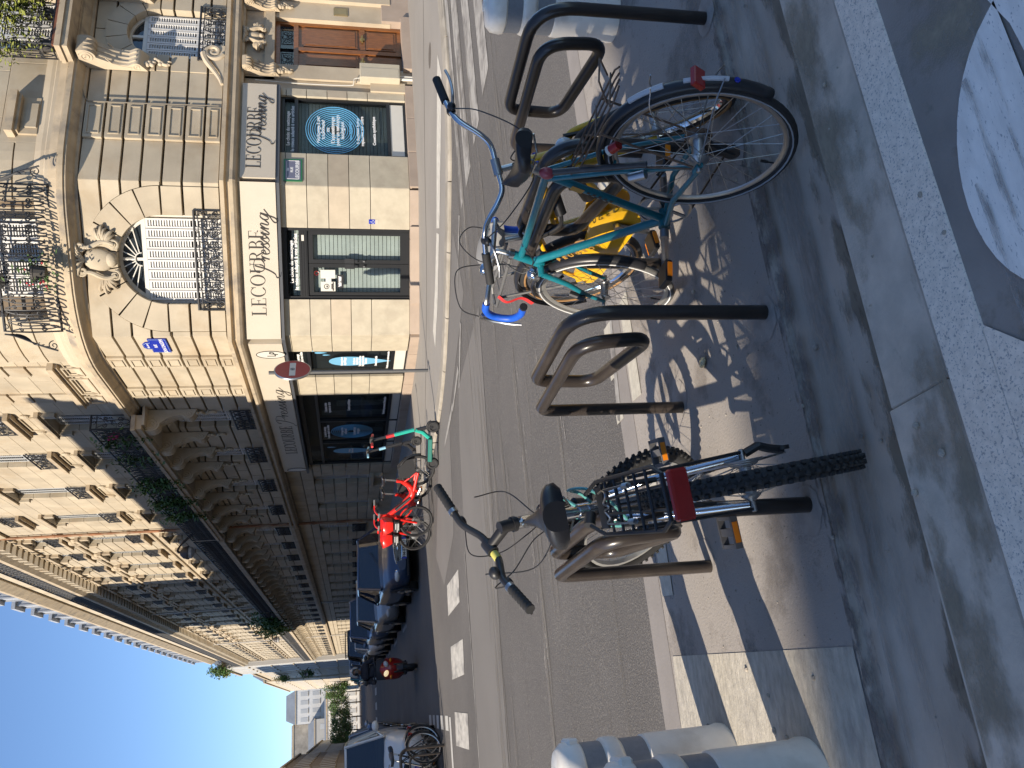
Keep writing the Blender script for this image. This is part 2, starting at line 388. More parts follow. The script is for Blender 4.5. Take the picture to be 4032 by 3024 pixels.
def text_mesh(body, size, M, mat, name, parent=None, ext=0.002, shear=0.0, align='LEFT', sx=1.0, bold=0.0, spacing=1.0, line=1.0):
    cu = bpy.data.curves.new('t', 'FONT'); cu.body = body; cu.size = size; cu.extrude = ext; cu.shear = shear
    cu.align_x = align; cu.offset = bold; cu.space_character = spacing; cu.resolution_u = 3; cu.space_line = line
    o = bpy.data.objects.new('t', cu); COL.objects.link(o)
    dg = bpy.context.evaluated_depsgraph_get(); me = bpy.data.meshes.new_from_object(o.evaluated_get(dg))
    bpy.data.objects.remove(o); bpy.data.curves.remove(cu)
    me.transform(M @ Matrix.Diagonal((sx, 1, 1, 1))); me.materials.clear(); me.materials.append(mat)
    ob = bpy.data.objects.new(name, me); link(ob, parent); return ob
def zg(Y): return -0.0165*(min(max(Y, 4.6), 19.0)-4.6)
def structure(name, mb, mat, parent=None, smooth=False):
    o = mb.build(name, mat, parent, smooth)
    if parent is None: o['kind'] = 'structure'
    return o
# ------------------------------------------------------------------ ground
def sheet(name, x0, x1, rows, dz, mat, kind=True, parent=None, nx=2):
    b = MB(); b.grid([[(x0+(x1-x0)*i/(nx-1), y, zg(y)+dz) for i in range(nx)] for y in rows])
    return structure(name, b, mat, parent) if kind else b.build(name, mat, parent)
def spans(y0, y1): return sorted(set([y0] + [y for y in (4.6, 19.0) if y0 < y < y1] + [y1]))
sheet('ground', -900, 900, [-900, -40, 4.6, 19.0, 60, 1400], -0.05, pm('distant_ground', (0.14, 0.13, 0.12), 0.9, var=0.1, scale=0.1))
road = sheet('road', -160, 160, [3.86, 4.6, 9.6], 0.0, ASPH)
sheet('side_road', -2.25, 9.0, [9.6, 14.0, 19.0, 260], 0.0, ASPH, nx=3)
sheet('road_patch', 9.0, 40, [9.6, 11], -0.004, ASPH, parent=road)
# lighter repaired asphalt at the mouth of the side street
b = MB(); poly = [(4.15, 8.1), (4.05, 10.4), (3.4, 10.7), (1.9, 10.9), (-0.6, 10.95), (-6, 11.0), (-6, 8.75), (-0.2, 8.62), (1.93, 8.35), (2.2, 8.33)]
b.add([(x, y, zg(y)+0.004) for x, y in poly], [tuple(range(len(poly)))[::-1]]); b.build('asphalt_patch', ASPH2, road)
b = MB(); poly = [(4.9, 9.2), (4.1, 11.8), (2.4, 12.2), (1.9, 14.2), (2.6, 15.5), (4.3, 13.6), (5.2, 11.1), (6.2, 9.8)]
b.add([(x, y, zg(y)+0.003) for x, y in poly], [tuple(range(len(poly)))[::-1]]); b.build('asphalt_patch', ASPH2, road)
def paint(name, poly, mat=PAINT, dz=0.005, parent=None, zoff=0.0):
    b = MB(); b.add([(x, y, zg(y)+dz+zoff) for x, y in poly], [tuple(range(len(poly)))]); return b.build(name, mat, parent)
def rectp(x0, x1, y0, y1): return [(x0, y0), (x1, y0), (x1, y1), (x0, y1)]
# zebra over the main street (stripes run with the traffic)
for y0, y1, x0 in ((6.25, 6.72, 5.88), (7.02, 7.5, 5.86), (7.82, 8.3, 5.84), (8.55, 8.84, 5.9)):
    paint('zebra_stripe', [(x0, y0+0.02), (11.5, y0), (11.5, y1), (x0+0.02, y1)], PAINTW, parent=road)
PAINTB = pm('scuffed_zebra_paint', (0.45, 0.43, 0.39), 0.8, var=0.2, scale=9, col2=(0.20, 0.19, 0.18), mix=0.58, mscale=4, stretch=(1, .35, 1))
# worn squares of the zebra over the side street
for x0, x1 in ((1.36, 1.83), (0.37, 0.86), (-0.60, -0.12), (-1.6, -1.1)):
    paint('zebra_block', [(x0, 12.0), (x1-0.02, 11.9), (x1, 13.72), (x0-0.01, 13.8)], PAINTB, parent=road)
for (x0, y0, x1, y1, w_) in ((4.75, 9.75, 4.0, 10.3, 0.16), (4.35, 10.3, 4.0, 11.2, 0.13), (4.15, 11.2, 3.9, 12.7, 0.13), (6.0, 9.1, 5.2, 9.7, 0.12)):
    dx, dy = x1-x0, y1-y0; l = math.hypot(dx, dy); nx_, ny_ = -dy/l*w_/2, dx/l*w_/2
    paint('worn_line_mark', [(x0, y0), (x1-nx_, y1-ny_), (x1, y1), (x0+nx_*2, y0+ny_*2)], PAINTW, 0.007, parent=road)
paint('joint_line', [(1.9, 10.95), (-2.2, 10.95), (-2.2, 11.0), (1.9, 11.0)], PAINTW, 0.007, parent=road)
paint('stop_line', [(-0.2, 14.45), (-0.2, 14.74), (-3.2, 14.55), (-3.2, 14.3)], PAINT, parent=road)
for k in range(5): paint('parking_dash', rectp(-0.42, -0.18, 14.95+k*1.0, 15.5+k*1.0), PAINT, parent=road)
for k in range(7): paint('centre_dash', rectp(2.3, 2.42, 26+k*6, 28+k*6), PAINTW, parent=road)
for k in range(6): paint('far_zebra_stripe', rectp(-1.9+k*1.0, -1.4+k*1.0, 62, 66), PAINT, parent=road)
# ---- near side: cycle track, kerbs, gutter, concrete strip with the stands
strip = sheet('rack_strip', -40, 40, [2.22, 3.0, 3.87], 0.0, CONC)
edge = sheet('road_edge_band', -40, 40, [3.70, 3.90], 0.002, pm('trowelled_edge_band', (0.235, 0.215, 0.20), 0.9, var=0.08, scale=4, bump=0.15, bscale=60), parent=strip)
b = MB(); rows = []
for yy, zz in ((1.79, -0.012), (1.86, -0.016), (1.98, -0.022), (2.05, -0.026), (2.10, -0.022), (2.16, -0.014), (2.20, -0.017), (2.215, -0.003), (2.235, -0.001)):
    rows.append([(-40+80*i/160, yy + 0.012*math.sin(i*1.7+yy*9)*(1 if 1.8 < yy < 2.2 else 0), zz + 0.003*math.sin(i*2.3)) for i in range(161)])
b.grid(rows); structure('gutter', b, CEMENT, smooth=True)
def stain(name, x0, x1, y0, y1, z, mat, par=None, kind='stuff'):
    b = MB(); n = 40; b.grid([[(x0+(x1-x0)*i/n, y, z) for i in range(n+1)] for y in (y0, y1)]); o = b.build(name, mat, par)
    if kind and par is None: o['kind'] = kind
    return o
stain('gutter_dirt', -4, 5, 1.802, 1.99, -0.0085, masked('gutter_dirt_stain', (0.20, 0.165, 0.12), 9, 0.50, 0.07, (0.5, 1.6, 1), grad=(1.81, 1.99)))
stain('gutter_seam', -5, 5, 2.14, 2.245, 0.0015, masked('dark_seam_stain', (0.16, 0.14, 0.125), 14, 0.53, 0.10, (0.6, 1.2, 1)))
stain('gutter_streak', -5, 5, 1.97, 2.12, -0.0075, masked('grey_streak_stain', (0.28, 0.245, 0.21), 6, 0.57, 0.12, (0.3, 1.6, 1)))
stain('strip_stain', -1, 4, 2.25, 3.7, 0.0012, masked('strip_grime', (0.22, 0.195, 0.172), 2.2, 0.66, 0.12))
stain('kerb_stain', -4, 4, 1.575, 1.795, 0.0205, masked('kerb_grime', (0.30, 0.25, 0.18), 3.0, 0.57, 0.08, (0.6, 1.2, 1)))
stain('track_stain', -2, 3, 0.6, 1.42, 0.0195, masked('track_grime', (0.33, 0.28, 0.20), 2.6, 0.60, 0.09))
for k, (xa, xb, yy) in enumerate(((0.72, 1.34, 1.175), (0.75, 1.22, 1.245), (0.62, 0.98, 1.30))):
    stain('tyre_streak', xa, xb, yy, yy+0.018, 0.0265, masked('tyre_rubber_streak', (0.34, 0.32, 0.30), 30, 0.56, 0.12, (0.2, 1.2, 1)))
kerb = thing('kerb', 'low kerb of concrete and pale granite stones between cycle track and gutter', 'kerb')
del kerb['category'], kerb['label']; kerb['kind'] = 'structure'
xs = [-6, -4.9, -3.85, -2.9, -1.95, -0.45, 0.615, 2.1, 3.2, 4.3, 5.8]
for i in range(len(xs)-1):
    b = MB(); b.bbox(xs[i]+0.001, xs[i+1]-0.001, 1.574, 1.80 + 0.004*((i*7) % 3), -0.2, 0.016 + 0.002*(i % 2), 0.004); b.build('concrete_kerb_stone', KERBC, kerb)
xs = [-6, -4.6, -3.2, -1.9, -0.62, 1.9, 3.7, 5.0]
for i in range(len(xs)-1):
    b = MB(); b.bbox(xs[i]+0.0008, xs[i+1]-0.0008, 1.425, 1.568, -0.2, 0.022, 0.004); b.build('granite_kerb_stone', GRANITE, kerb)
ct = sheet('cycle_track', -60, 60, [-2.4, 1.4265], 0.018, ASPHD)
b = MB(); b.add([(-0.9, 1.4255, 0.0225), (0.685, 1.4255, 0.0225), (0.40, 1.12, 0.0225), (-0.2, 0.5, 0.0225), (-1.6, 0.5, 0.0225)], [(0, 4, 3, 2, 1)]); b.build('granite_setting', GRANITE, kerb)
b = MB(); pl = []
for i in range(40):
    a = 2*PI*i/40; x, y = 0.985+0.335*math.cos(a), 1.105+0.252*math.sin(a)
    pl.append((x - 0.04*math.sin(a), max(y, 1.12)))
pl2 = [(0.45, 0.9), (1.9, 0.9), (1.75, 1.06), (1.55, 1.13), (1.36, 1.14), (1.24, 1.105), (1.0, 1.085), (0.45, 1.085)]
o = paint('cycle_symbol', pl, SHAPEW, 0.0045, parent=ct, zoff=0.018); paint('cycle_symbol', pl2, SHAPEW, 0.0045, parent=ct, zoff=0.018)
sheet('near_pavement', -60, 60, [-7.6, -2.4], 0.02, PAVE)
# cream dashes along the strip, small L marks, painted block beside the bollards
for x0, x1 in ((0.365, 0.92), (1.33, 1.88), (2.32, 2.86), (-1.6, -0.9)):
    paint('edge_dash', [(x0, 3.545), (x1+0.02, 3.53), (x1, 3.655), (x0+0.01, 3.675)], PAINTY, 0.004, parent=strip)
for x0, x1 in ((1.31, 1.36), (1.56, 1.62), (1.80, 1.87)): paint('stray_paint_mark', rectp(x0, x1, 3.84, 3.95), PAINTY, 0.004, parent=strip)
paint('stray_paint_mark', [(1.31, 3.90), (1.40, 3.86), (1.86, 3.80), (1.87, 3.835), (1.33, 3.935)], PAINTW, 0.005, parent=strip)
paint('painted_block', [(-1.3, 2.24), (0.05, 2.245), (0.11, 3.67), (-0.19, 3.695), (-1.3, 3.74)], pm('worn_cream_block_paint', (0.42, 0.385, 0.32), 0.85, var=0.2, scale=22, bump=0.6, bscale=45, stretch=(0.6, 1.6, 1), col2=(0.33, 0.30, 0.26), mix=0.62, mscale=6), 0.0025, parent=strip)
# cement collars round the stand feet
random.seed(5)
for (x, y) in ((0.455, 2.32), (0.45, 3.14), (1.13, 2.32), (1.14, 3.12), (1.79, 2.28), (1.83, 3.10), (2.44, 2.26), (2.47, 3.05)):
    n_ = 18; pts = [(x+0.008+(0.075+0.012*random.random())*math.cos(2*PI*i/n_), y+(0.07+0.012*random.random())*math.sin(2*PI*i/n_), 0.0022) for i in range(n_)]
    b = MB(); b.add(pts, [tuple(range(n_))]); b.build('cement_collar', pm('collar_cement', (0.30, 0.275, 0.25), 0.9, var=0.15, scale=20), strip)
# loose grit
b = MB(); random.seed(11)
for i in range(150):
    x, y = random.uniform(-0.6, 2.3), random.choice((random.uniform(1.3, 2.2), random.uniform(2.2, 3.4)))
    if y < 1.43 and 0.5 < x < 1.5: continue
    r0 = random.choice((0.002, 0.003, 0.003, 0.004, 0.007, 0.010)); zb = 0.02 if y < 1.8 else (-0.02 if y < 2.2 else 0.0)
    st = len(b.v); b.ell((x, y, zb+r0*0.5), (r0*random.uniform(.8, 1.3), r0*random.uniform(.7, 1.2), r0*0.75), 6, 4)
o = b.build('loose_grit', pm('pale_grit', (0.36, 0.32, 0.27), 0.9, var=0.3, scale=30)); tag(o, kind='stuff')
# crumpled bit of foil litter between the stands
b = MB(); random.seed(2); b.ell((0, 0, 0.012), (0.016, 0.026, 0.012), 8, 6)
b.v = [(x*random.uniform(.7, 1.25), y*random.uniform(.7, 1.25), z) for x, y, z in b.v]
o = b.build('litter', pm('foil_wrapper', (0.55, 0.5, 0.32), 0.35, metal=0.4, var=0.5, scale=90)); o.location = (1.19, 2.82, 0); o.rotation_euler = (0, 0, 0.5)
tag(o, 'scrap of crumpled foil wrapper lying on concrete among bicycle shadows', 'litter')
# ---- far pavement round the corner, with its kerb stones
kp = [(120, 8.9), (40, 8.9), (20, 8.9), (12, 8.9), (9.8, 8.9), (8.9, 8.86), (8.14, 8.95), (7.2, 9.35), (6.37, 10.02), (5.75, 10.65), (5.26, 11.28), (4.83, 12.12), (4.6, 13.2), (4.5, 14.5), (4.45, 16), (4.45, 19), (4.45, 60), (4.45, 260)]
bp = [(120, 14.6), (40, 14.6), (20, 14.6), (14, 14.6), (12, 14.6), (11, 14.6), (10.3, 14.6), (9.6, 14.95), (9.0, 15.4), (8.4, 15.8), (8.1, 16.1), (7.8, 16.5), (7.8, 16.9), (7.8, 17.4), (7.8, 18), (7.8, 19.0), (7.8, 60), (7.8, 260)]
KZ = 0.045
b = MB(); b.grid([[((k[0]*(1-t)+q[0]*t), (k[1]*(1-t)+q[1]*t), zg(k[1]*(1-t)+q[1]*t)+KZ) for t in (0.0, 0.2, 0.4, 0.6, 0.8, 1.0)] for k, q in zip(kp, bp)])
pav = structure('pavement', b, PAVE)
path = catmull([(x, y, 0) for x, y in kp[3:16]], 8)
# walk along the path in steps of about a metre
acc = [V3(path[0])]; dist = 0
stones = []
i = 0; cur = V3(path[0]); seg = [cur]
L_ = 0
for q in path[1:]:
    d = (q-cur).length; L_ += d; seg.append(q); cur = q
    if L_ > 0.95: stones.append(seg); seg = [q]; L_ = 0
for k, sg in enumerate(stones):
    b = MB(); a, c = V3(sg[0]), V3(sg[-1]); t = (c-a).normalized(); a = a+t*0.006; c = c-t*0.006; mid = sg[len(sg)//2]
    ins = V3((t.y, -t.x, 0)); ins = ins if ins.dot(V3((9, 16, 0))-a) > 0 else -ins
    pts = [a] + [V3(p) for p in sg[1:-1]] + [c]
    tp = KZ + 0.006
    rws = []
    for p in pts:
        z = zg(p.y); rws.append([(p-ins*0.02)+V3((0, 0, z-0.1)), (p-ins*0.02)+V3((0, 0, z+tp-0.025)), (p+ins*0.015)+V3((0, 0, z+tp)), (p+ins*0.30)+V3((0, 0, z+tp)), (p+ins*0.30)+V3((0, 0, z-0.05))])
    b.grid(rws); b.f.append((0, 1, 2, 3, 4)); n5 = len(b.v); b.f.append((n5-1, n5-2, n5-3, n5-4, n5-5)); b.build('kerb_stone', FKERB, pav, True, 30)
for k in range(40):
    b = MB(); y0 = 19.2+k*1.2; b.bbox(4.43, 4.75, y0+0.006, y0+1.194, zg(y0)-0.1, zg(y0)+KZ+0.006, 0.012); b.build('kerb_stone', FKERB, pav)
# tactile strip and seams
TACT = pm('white_tactile_strip', (0.55, 0.52, 0.46), 0.8, var=0.15, scale=8, bump=0.4, bscale=60)
for pl in ([(9.3, 9.72), (8.62, 9.41), (7.9, 10.1), (7.0, 11.0), (7.25, 11.4), (8.1, 10.75)], [(6.95, 11.1), (6.15, 12.0), (5.75, 12.8), (6.15, 13.0), (6.6, 12.2), (7.2, 11.45)]):
    o = paint('tactile_strip', pl, TACT, 0.004, parent=pav, zoff=KZ)
b = MB(); b.ribbon(catmull([(13, 10.4, zg(10.4)+KZ+.002), (9.5, 12.6, zg(12.6)+KZ+.002), (7.6, 13.6, zg(13.6)+KZ+.002), (6.0, 15.2, zg(15.2)+KZ+.002), (4.9, 16.4, zg(16.4)+KZ+.002)], 6), 0.03, 0.002, (0, 0, 1)); b.build('pavement_seam', pm('dark_seam', (0.09, 0.08, 0.07), 0.9), pav)
b = MB(); b.lathe([(0.21, 0), (0.21, 0.004)], (10.2, 10.7, zg(10.7)+KZ), 20); b.build('manhole_cover', pm('cast_iron_cover', (0.13, 0.115, 0.10), 0.6, var=0.2, scale=40), pav)
# left pavement of the side street
b = MB(); b.grid([[(-160, y, zg(y)+KZ), (-2.25, y, zg(y)+KZ)] for y in (9.6, 14.0, 19, 60, 260)]); b.grid([[(-2.25, y, zg(y)-0.1), (-2.25, y, zg(y)+KZ)] for y in (9.6, 14.0, 19, 60, 260)]); b.grid([[(-160, 9.6, -0.2), (-2.25, 9.6, -0.2)], [(-160, 9.6, zg(9.6)+KZ), (-2.25, 9.6, zg(9.6)+KZ)]])
structure('left_pavement', b, PAVE)

for k, (y0, y1, thr) in enumerate(((4.3, 5.2, .66), (5.6, 6.6, .63), (7.2, 8.4, .62), (8.4, 9.2, .58))):
    stain('road_streak', -12, 14, y0, y1, 0.0, masked('road_dust_streak_%d' % k, (0.20, 0.185, 0.165), 3.0, thr, 0.09, (0.12, 1.3, 1)), kind='stuff')
    o = bpy.context.scene.collection.objects[-1]
for o in [o for o in COL.objects if o.name.startswith('road_streak')]:
    me = o.data
    for v in me.vertices: v.co.z = zg(v.co.y)+0.0055
b = MB(); rnd = random.Random(31)
for k in range(46):
    x, y = rnd.uniform(-4, 4), rnd.choice((4.9, 5.05, 5.6, 6.3, 6.45))+rnd.gauss(0, .05); l = rnd.uniform(.05, .35); b.add([(x, y, zg(y)+.006), (x+l, y+.004, zg(y)+.006), (x+l, y+.016, zg(y)+.006), (x, y+.012, zg(y)+.006)], [(0, 1, 2, 3)])
tag(b.build('road_scuffs', masked('pale_scuff', (0.30, 0.28, 0.255), 22, 0.5, .08)), kind='stuff')
# ------------------------------------------------------------------ facade kit
PR, PL = (10.04, 14.3), (7.53, 16.1)
_d = (PR[0]-PL[0], PR[1]-PL[1]); _l = math.hypot(*_d); PANW = _l
WL = Wall(PR, (1, 0), (0, -1))
WP = Wall(PL, _d, (_d[1]/_l, -_d[0]/_l))
WD = Wall(PL, (0, 1), (-1, 0))
CUBES = {}
def cube_mesh(mat):
    if mat.name not in CUBES:
        b = MB(); b.bbox(-.5, .5, -.5, .5, -.5, .5, 0.012); CUBES[mat.name] = b.mesh('stone_block', mat)
    return CUBES[mat.name]
def blk(W, a0, a1, z0, z1, o0, o1, mat, parent, name='stone_block'):
    o = bpy.data.objects.new(name, cube_mesh(mat)); link(o, parent)
    m4 = W.M((a0+a1)/2, (z0+z1)/2, (o0+o1)/2)
    o.matrix_local = m4 @ Matrix.Diagonal((abs(a1-a0), z1-z0, o1-o0, 1)); return o
def plain(W, mb, a0, a1, z0, z1, o0, o1): return W.rect(mb, a0, a1, z0, z1, o0, o1)
def courses(W, s0, s1, zs, opens, mat, parent, gap=0.02, o0=-0.3, o1=0.0, maxlen=99, off=0.0, mb=None, gs=None):
    """rows of stones between the joints zs, leaving the openings (a0,a1,zb,zt) free"""
    gs = gap if gs is None else gs
    for k in range(len(zs)-1):
        z0, z1 = zs[k]+gap/2, zs[k+1]-gap/2; zm = (z0+z1)/2
        iv = [(s0, s1)]
        for (a, c, zb, zt) in opens:
            if zb < zm < zt:
                nv = []
                for (p, q) in iv:
                    if c <= p or a >= q: nv.append((p, q)); continue
                    if p < a: nv.append((p, a))
                    if c < q: nv.append((c, q))
                iv = nv
        for (p, q) in iv:
            n = max(1, int(math.ceil((q-p)/maxlen))); st = (q-p)/n
            cuts = [p+st*i for i in range(n+1)]
            if n > 1 and k % 2: cuts = [p] + [c_+st*0.5 for c_ in cuts[:-1]] + [q]; cuts = [p]+[c_ for c_ in cuts[1:-1] if c_-p > .12 and q-c_ > .12]+[q]
            for i in range(len(cuts)-1):
                a_ = cuts[i]+(gs/2 if i else 0); c_ = cuts[i+1]-(gs/2 if i < len(cuts)-2 else 0)
                if mb is not None: W.rect(mb, a_, c_, z0, z1, o0, o1)
                else: blk(W, a_, c_, z0, z1, o0, o1, mat, parent)
def sweep(path, prof, mat, name, parent, smooth=False, ends=True):
    """moulding: profile (out, z) carried along a plan polyline; out is to the left-hand normal given by n()"""
    P = [V3((x, y, 0)) for x, y in path]; rows = []
    for i, p in enumerate(P):
        t0 = (P[i]-P[i-1]).normalized() if i > 0 else (P[1]-P[0]).normalized()
        t1 = (P[i+1]-P[i]).normalized() if i < len(P)-1 else t0
        n0, n1 = V3((t0.y, -t0.x, 0)), V3((t1.y, -t1.x, 0)); nn = (n0+n1).normalized(); k = 1/max(0.3, nn.dot(n0))
        rows.append([p+nn*(o*k)+V3((0, 0, z)) for o, z in prof])
    b = MB(); b.grid(rows)
    if ends:
        n = len(prof); b.f.append(tuple(range(n))); e = len(b.v)-n; b.f.append(tuple(range(e, e+n))[::-1])
    return b.build(name, mat, parent, smooth, 35)
# --- ironwork panel in local x (along), y (up), z (out)
def iron(w_, h_, seed=0, dense=1.0, rr=0.011, belly=0.0):
    b = MB(); rnd = random.Random(seed)
    def T(pts, r=rr, n=5):
        b.tube([(x, y, belly*math.sin(PI*min(1, max(0, 1-y/h_)))**1.0 if belly else 0.0) for x, y in pts], r, n)
    T([(0, 0.02), (w_, 0.02)], rr*1.5); T([(0, h_), (w_, h_)], rr*2.2); T([(0, h_*0.86), (w_, h_*0.86)], rr)
    for x in (0.01, w_-0.01): T([(x, 0), (x, h_*.25), (x, h_*.5), (x, h_*.75), (x, h_)], rr*1.3)
    n = max(1, round(w_/0.33*dense)); st = w_/n
    for i in range(n):
        cx = st*(i+.5); sgn = 1
        for sg in (-1, 1):
            # big S scroll, small C scrolls, tendrils
            c1 = (cx+sg*st*0.22, h_*0.27); c2 = (cx+sg*st*0.24, h_*0.66)
            T(spiral(c1, 0.012, st*0.20, 0.4*PI, (0.4+3.0)*PI*sg if sg > 0 else 0.4*PI-3.0*PI, 20))
            T(spiral(c2, 0.010, st*0.17, -0.3*PI, -0.3*PI-2.6*PI*sg, 18))
            T(bez((cx, 0.03), (cx+sg*st*.45, h_*.2), (cx-sg*st*.2, h_*.5), (cx+sg*st*.36, h_*.84), 8))
            T(spiral((cx+sg*st*.08, h_*.48), 0.008, st*.1, 0, 2.2*PI*sg, 12), rr*.8)
        T([(cx-st*.5, 0), (cx-st*.5, h_*.5), (cx-st*.5, h_*.86)], rr)
        T(spiral((cx, h_*.93), 0.01, h_*.06, 0, 2*PI, 10), rr*.8)
    return b
# --- louvred shutter pair, local x along, y up, z out; returns (frame mesh builder)
def shutters(w_, h_, leaves=2, slat=0.05, arch=0.0):
    b = MB(); lw = w_/leaves
    for i in range(leaves):
        x0, x1 = lw*i+0.004, lw*(i+1)-0.004; fr = 0.05 if lw > 0.3 else 0.035
        b.box(x0, x0+fr, 0, h_, 0, 0.035); b.box(x1-fr, x1, 0, h_, 0, 0.035)
        for zz in (0, h_*0.36, h_-fr*1.3): b.box(x0+fr, x1-fr, zz, zz+fr*1.3, 0, 0.032)
        n = int(h_/slat)
        for k in range(n):
            y = h_*(k+.5)/n
            if abs(y-h_*0.375) < 0.05: continue
            st = len(b.v); b.box(x0+fr, x1-fr, -0.004, 0.004, -slat*.60, slat*.60)
            b.xf(Matrix.Translation((0, y, 0.012)) @ Matrix.Rotation(R(52), 4, 'X'), st)
    return b
SHUT_W = {}
def shutter_mesh(w_, h_, mat, leaves=2):
    key = (round(w_, 2), round(h_, 2), mat.name, leaves)
    if key not in SHUT_W: SHUT_W[key] = shutters(w_, h_, leaves).mesh('shutter', mat)
    return SHUT_W[key]
IRONM = {}
def iron_mesh(w_, h_, seed=0, dense=1.0, rr=0.011, belly=0.0):
    key = (round(w_, 2), round(h_, 2), seed, dense, belly)
    if key not in IRONM: IRONM[key] = iron(w_, h_, seed, dense, rr, belly).mesh('railing', IRON, True)
    return IRONM[key]
def place(W, me, name, parent, a, z, o, flip=1):
    ob = bpy.data.objects.new(name, me); link(ob, parent); ob.matrix_local = W.M(a, z, o, flip); return ob
# --- carved console (profile in out/z, width along the wall); local x along, y up, z out
def corbel_mesh(h_, out, wd, mat, leaves=True):
    b = MB(); r1, r2 = out*0.34, out*0.2
    prof = [(0, h_), (out*0.95, h_), (out, h_-r1*0.5)]
    prof += [(out-r1+r1*math.cos(a), h_-r1*0.9+r1*math.sin(a)*1.05) for a in [0.1-0.25*i for i in range(8)]]
    prof += [(out*0.42, h_*0.60), (out*0.30, h_*0.46), (out*0.27, h_*0.34)]
    prof += [(r2*1.1+r2*math.cos(a), h_*0.22+r2*math.sin(a)) for a in (0.5, 0.0, -0.6, -1.2)]
    prof += [(0, h_*0.08)]
    n = len(prof); L_ = [(-wd/2, z, o) for o, z in prof]; Rr = [(wd/2, z, o) for o, z in prof]
    b.add(L_+Rr, [tuple(range(n)), tuple(range(n, 2*n))[::-1]] + [(i, n+i, n+(i+1) % n, (i+1) % n) for i in range(n)])
    for sx in (-1, 1):
        x = sx*wd/2
        b.tube([(x, zz, oo) for oo, zz in [(p, q) for p, q in spiral((out-r1, h_-r1*0.9), r1*0.08, r1*0.86, 0, 4.4*PI, 40)]], 0.016, 5)
        b.tube([(x, zz, oo) for oo, zz in spiral((r2*1.1, h_*0.22), r2*0.1, r2*0.85, 0, 3.2*PI, 24)], 0.012, 5)
        b.tube([(x, zz, oo) for oo, zz in [(out*0.62, h_*0.62), (out*0.36, h_*0.56), (out*0.22, h_*0.42), (out*0.16, h_*0.3)]], 0.014, 5)
    for k in (-0.28, 0, 0.28):   # flutes down the front
        b.tube([(k*wd, z, o-0.004) for o, z in prof[3:-3]], 0.022, 5)
    if leaves:
        rnd = random.Random(4)
        for k in range(16):
            t = k/15; b.ell((rnd.uniform(-.3, .3)*wd*(1-t*.6), h_*(0.1-0.32*t), 0.05*(1-t)+0.03), (0.06*(1-.6*t), 0.05, 0.04), 7, 5)
    return b.mesh('corbel', mat, True, 40)
def leafy(b, c, n, spread, size, rnd, flat=0.5):
    """cluster of small leaf quads"""
    for _ in range(n):
        p = V3(c)+V3((rnd.gauss(0, spread[0]), rnd.gauss(0, spread[1]), rnd.gauss(0, spread[2])))
        u = V3((rnd.uniform(-1, 1), rnd.uniform(-1, 1), rnd.uniform(-1, 1))).normalized(); v = u.orthogonal().normalized(); s_ = size*rnd.uniform(.6, 1.3)
        b.add([p-u*s_, p+v*s_*flat, p+u*s_, p-v*s_*flat], [(0, 1, 2, 3)])
def carved_cartouche(W, a, z, hh, ww, parent, mat, name='cartouche'):
    b = MB(); rnd = random.Random(9)
    M4 = W.M(a, z, 0.0); st = len(b.v)
    b.ell((0, hh*0.02, 0.03), (ww*0.21, hh*0.40, 0.12), 20, 12); b.ell((0, -hh*0.30, 0.05), (ww*0.13, hh*0.16, 0.10), 14, 8)
    for sg in (-1, 1):
        b.tube([(sg*ww*(0.26+0.05*math.sin(t*6)), hh*(-0.42+0.9*t), 0.12) for t in [i/12 for i in range(13)]], [0.05-0.018*abs(2*i/12-1) for i in range(13)], 7)
        b.tube([(sg*(ww*0.18)+x*sg, hh*0.42+y, 0.13) for x, y in spiral((0.02, 0), 0.02, ww*0.10, 0, 3*PI, 18)], 0.028, 6)
        b.tube([(sg*(ww*0.25)+x*sg, -hh*0.40+y, 0.10) for x, y in spiral((0.02, 0), 0.02, ww*0.09, 0, -3*PI, 18)], 0.024, 6)
        for k in range(8):   # acanthus sprays left and right
            an = R(-72+k*13); ln = ww*(0.22+0.045*(k % 3))
            p0 = (sg*ww*0.28, -hh*0.1, 0.05); p3 = (sg*(ww*0.28+ln*math.cos(an)), -hh*0.12+ln*math.sin(an)*0.85, 0.04)
            p1 = (sg*(ww*0.28+ln*.4*math.cos(an)), -hh*0.1+ln*.4*math.sin(an), 0.14)
            p2 = (p3[0]*1.0, p3[1]+0.06, 0.12); b.tube(bez(p0, p1, p2, p3, 7), [0.03, 0.042, 0.048, 0.046, 0.042, 0.036, 0.028, 0.014], 6)
    for k in range(7): b.tube(bez((0, hh*.36, .1), ((k-3)*ww*.05, hh*.5, .2), ((k-3)*ww*.09, hh*.55, .2), ((k-3)*ww*.12, hh*.56, .1), 6), 0.022, 6)
    b.xf(M4, st); return b.build(name, mat, parent, True, 50)
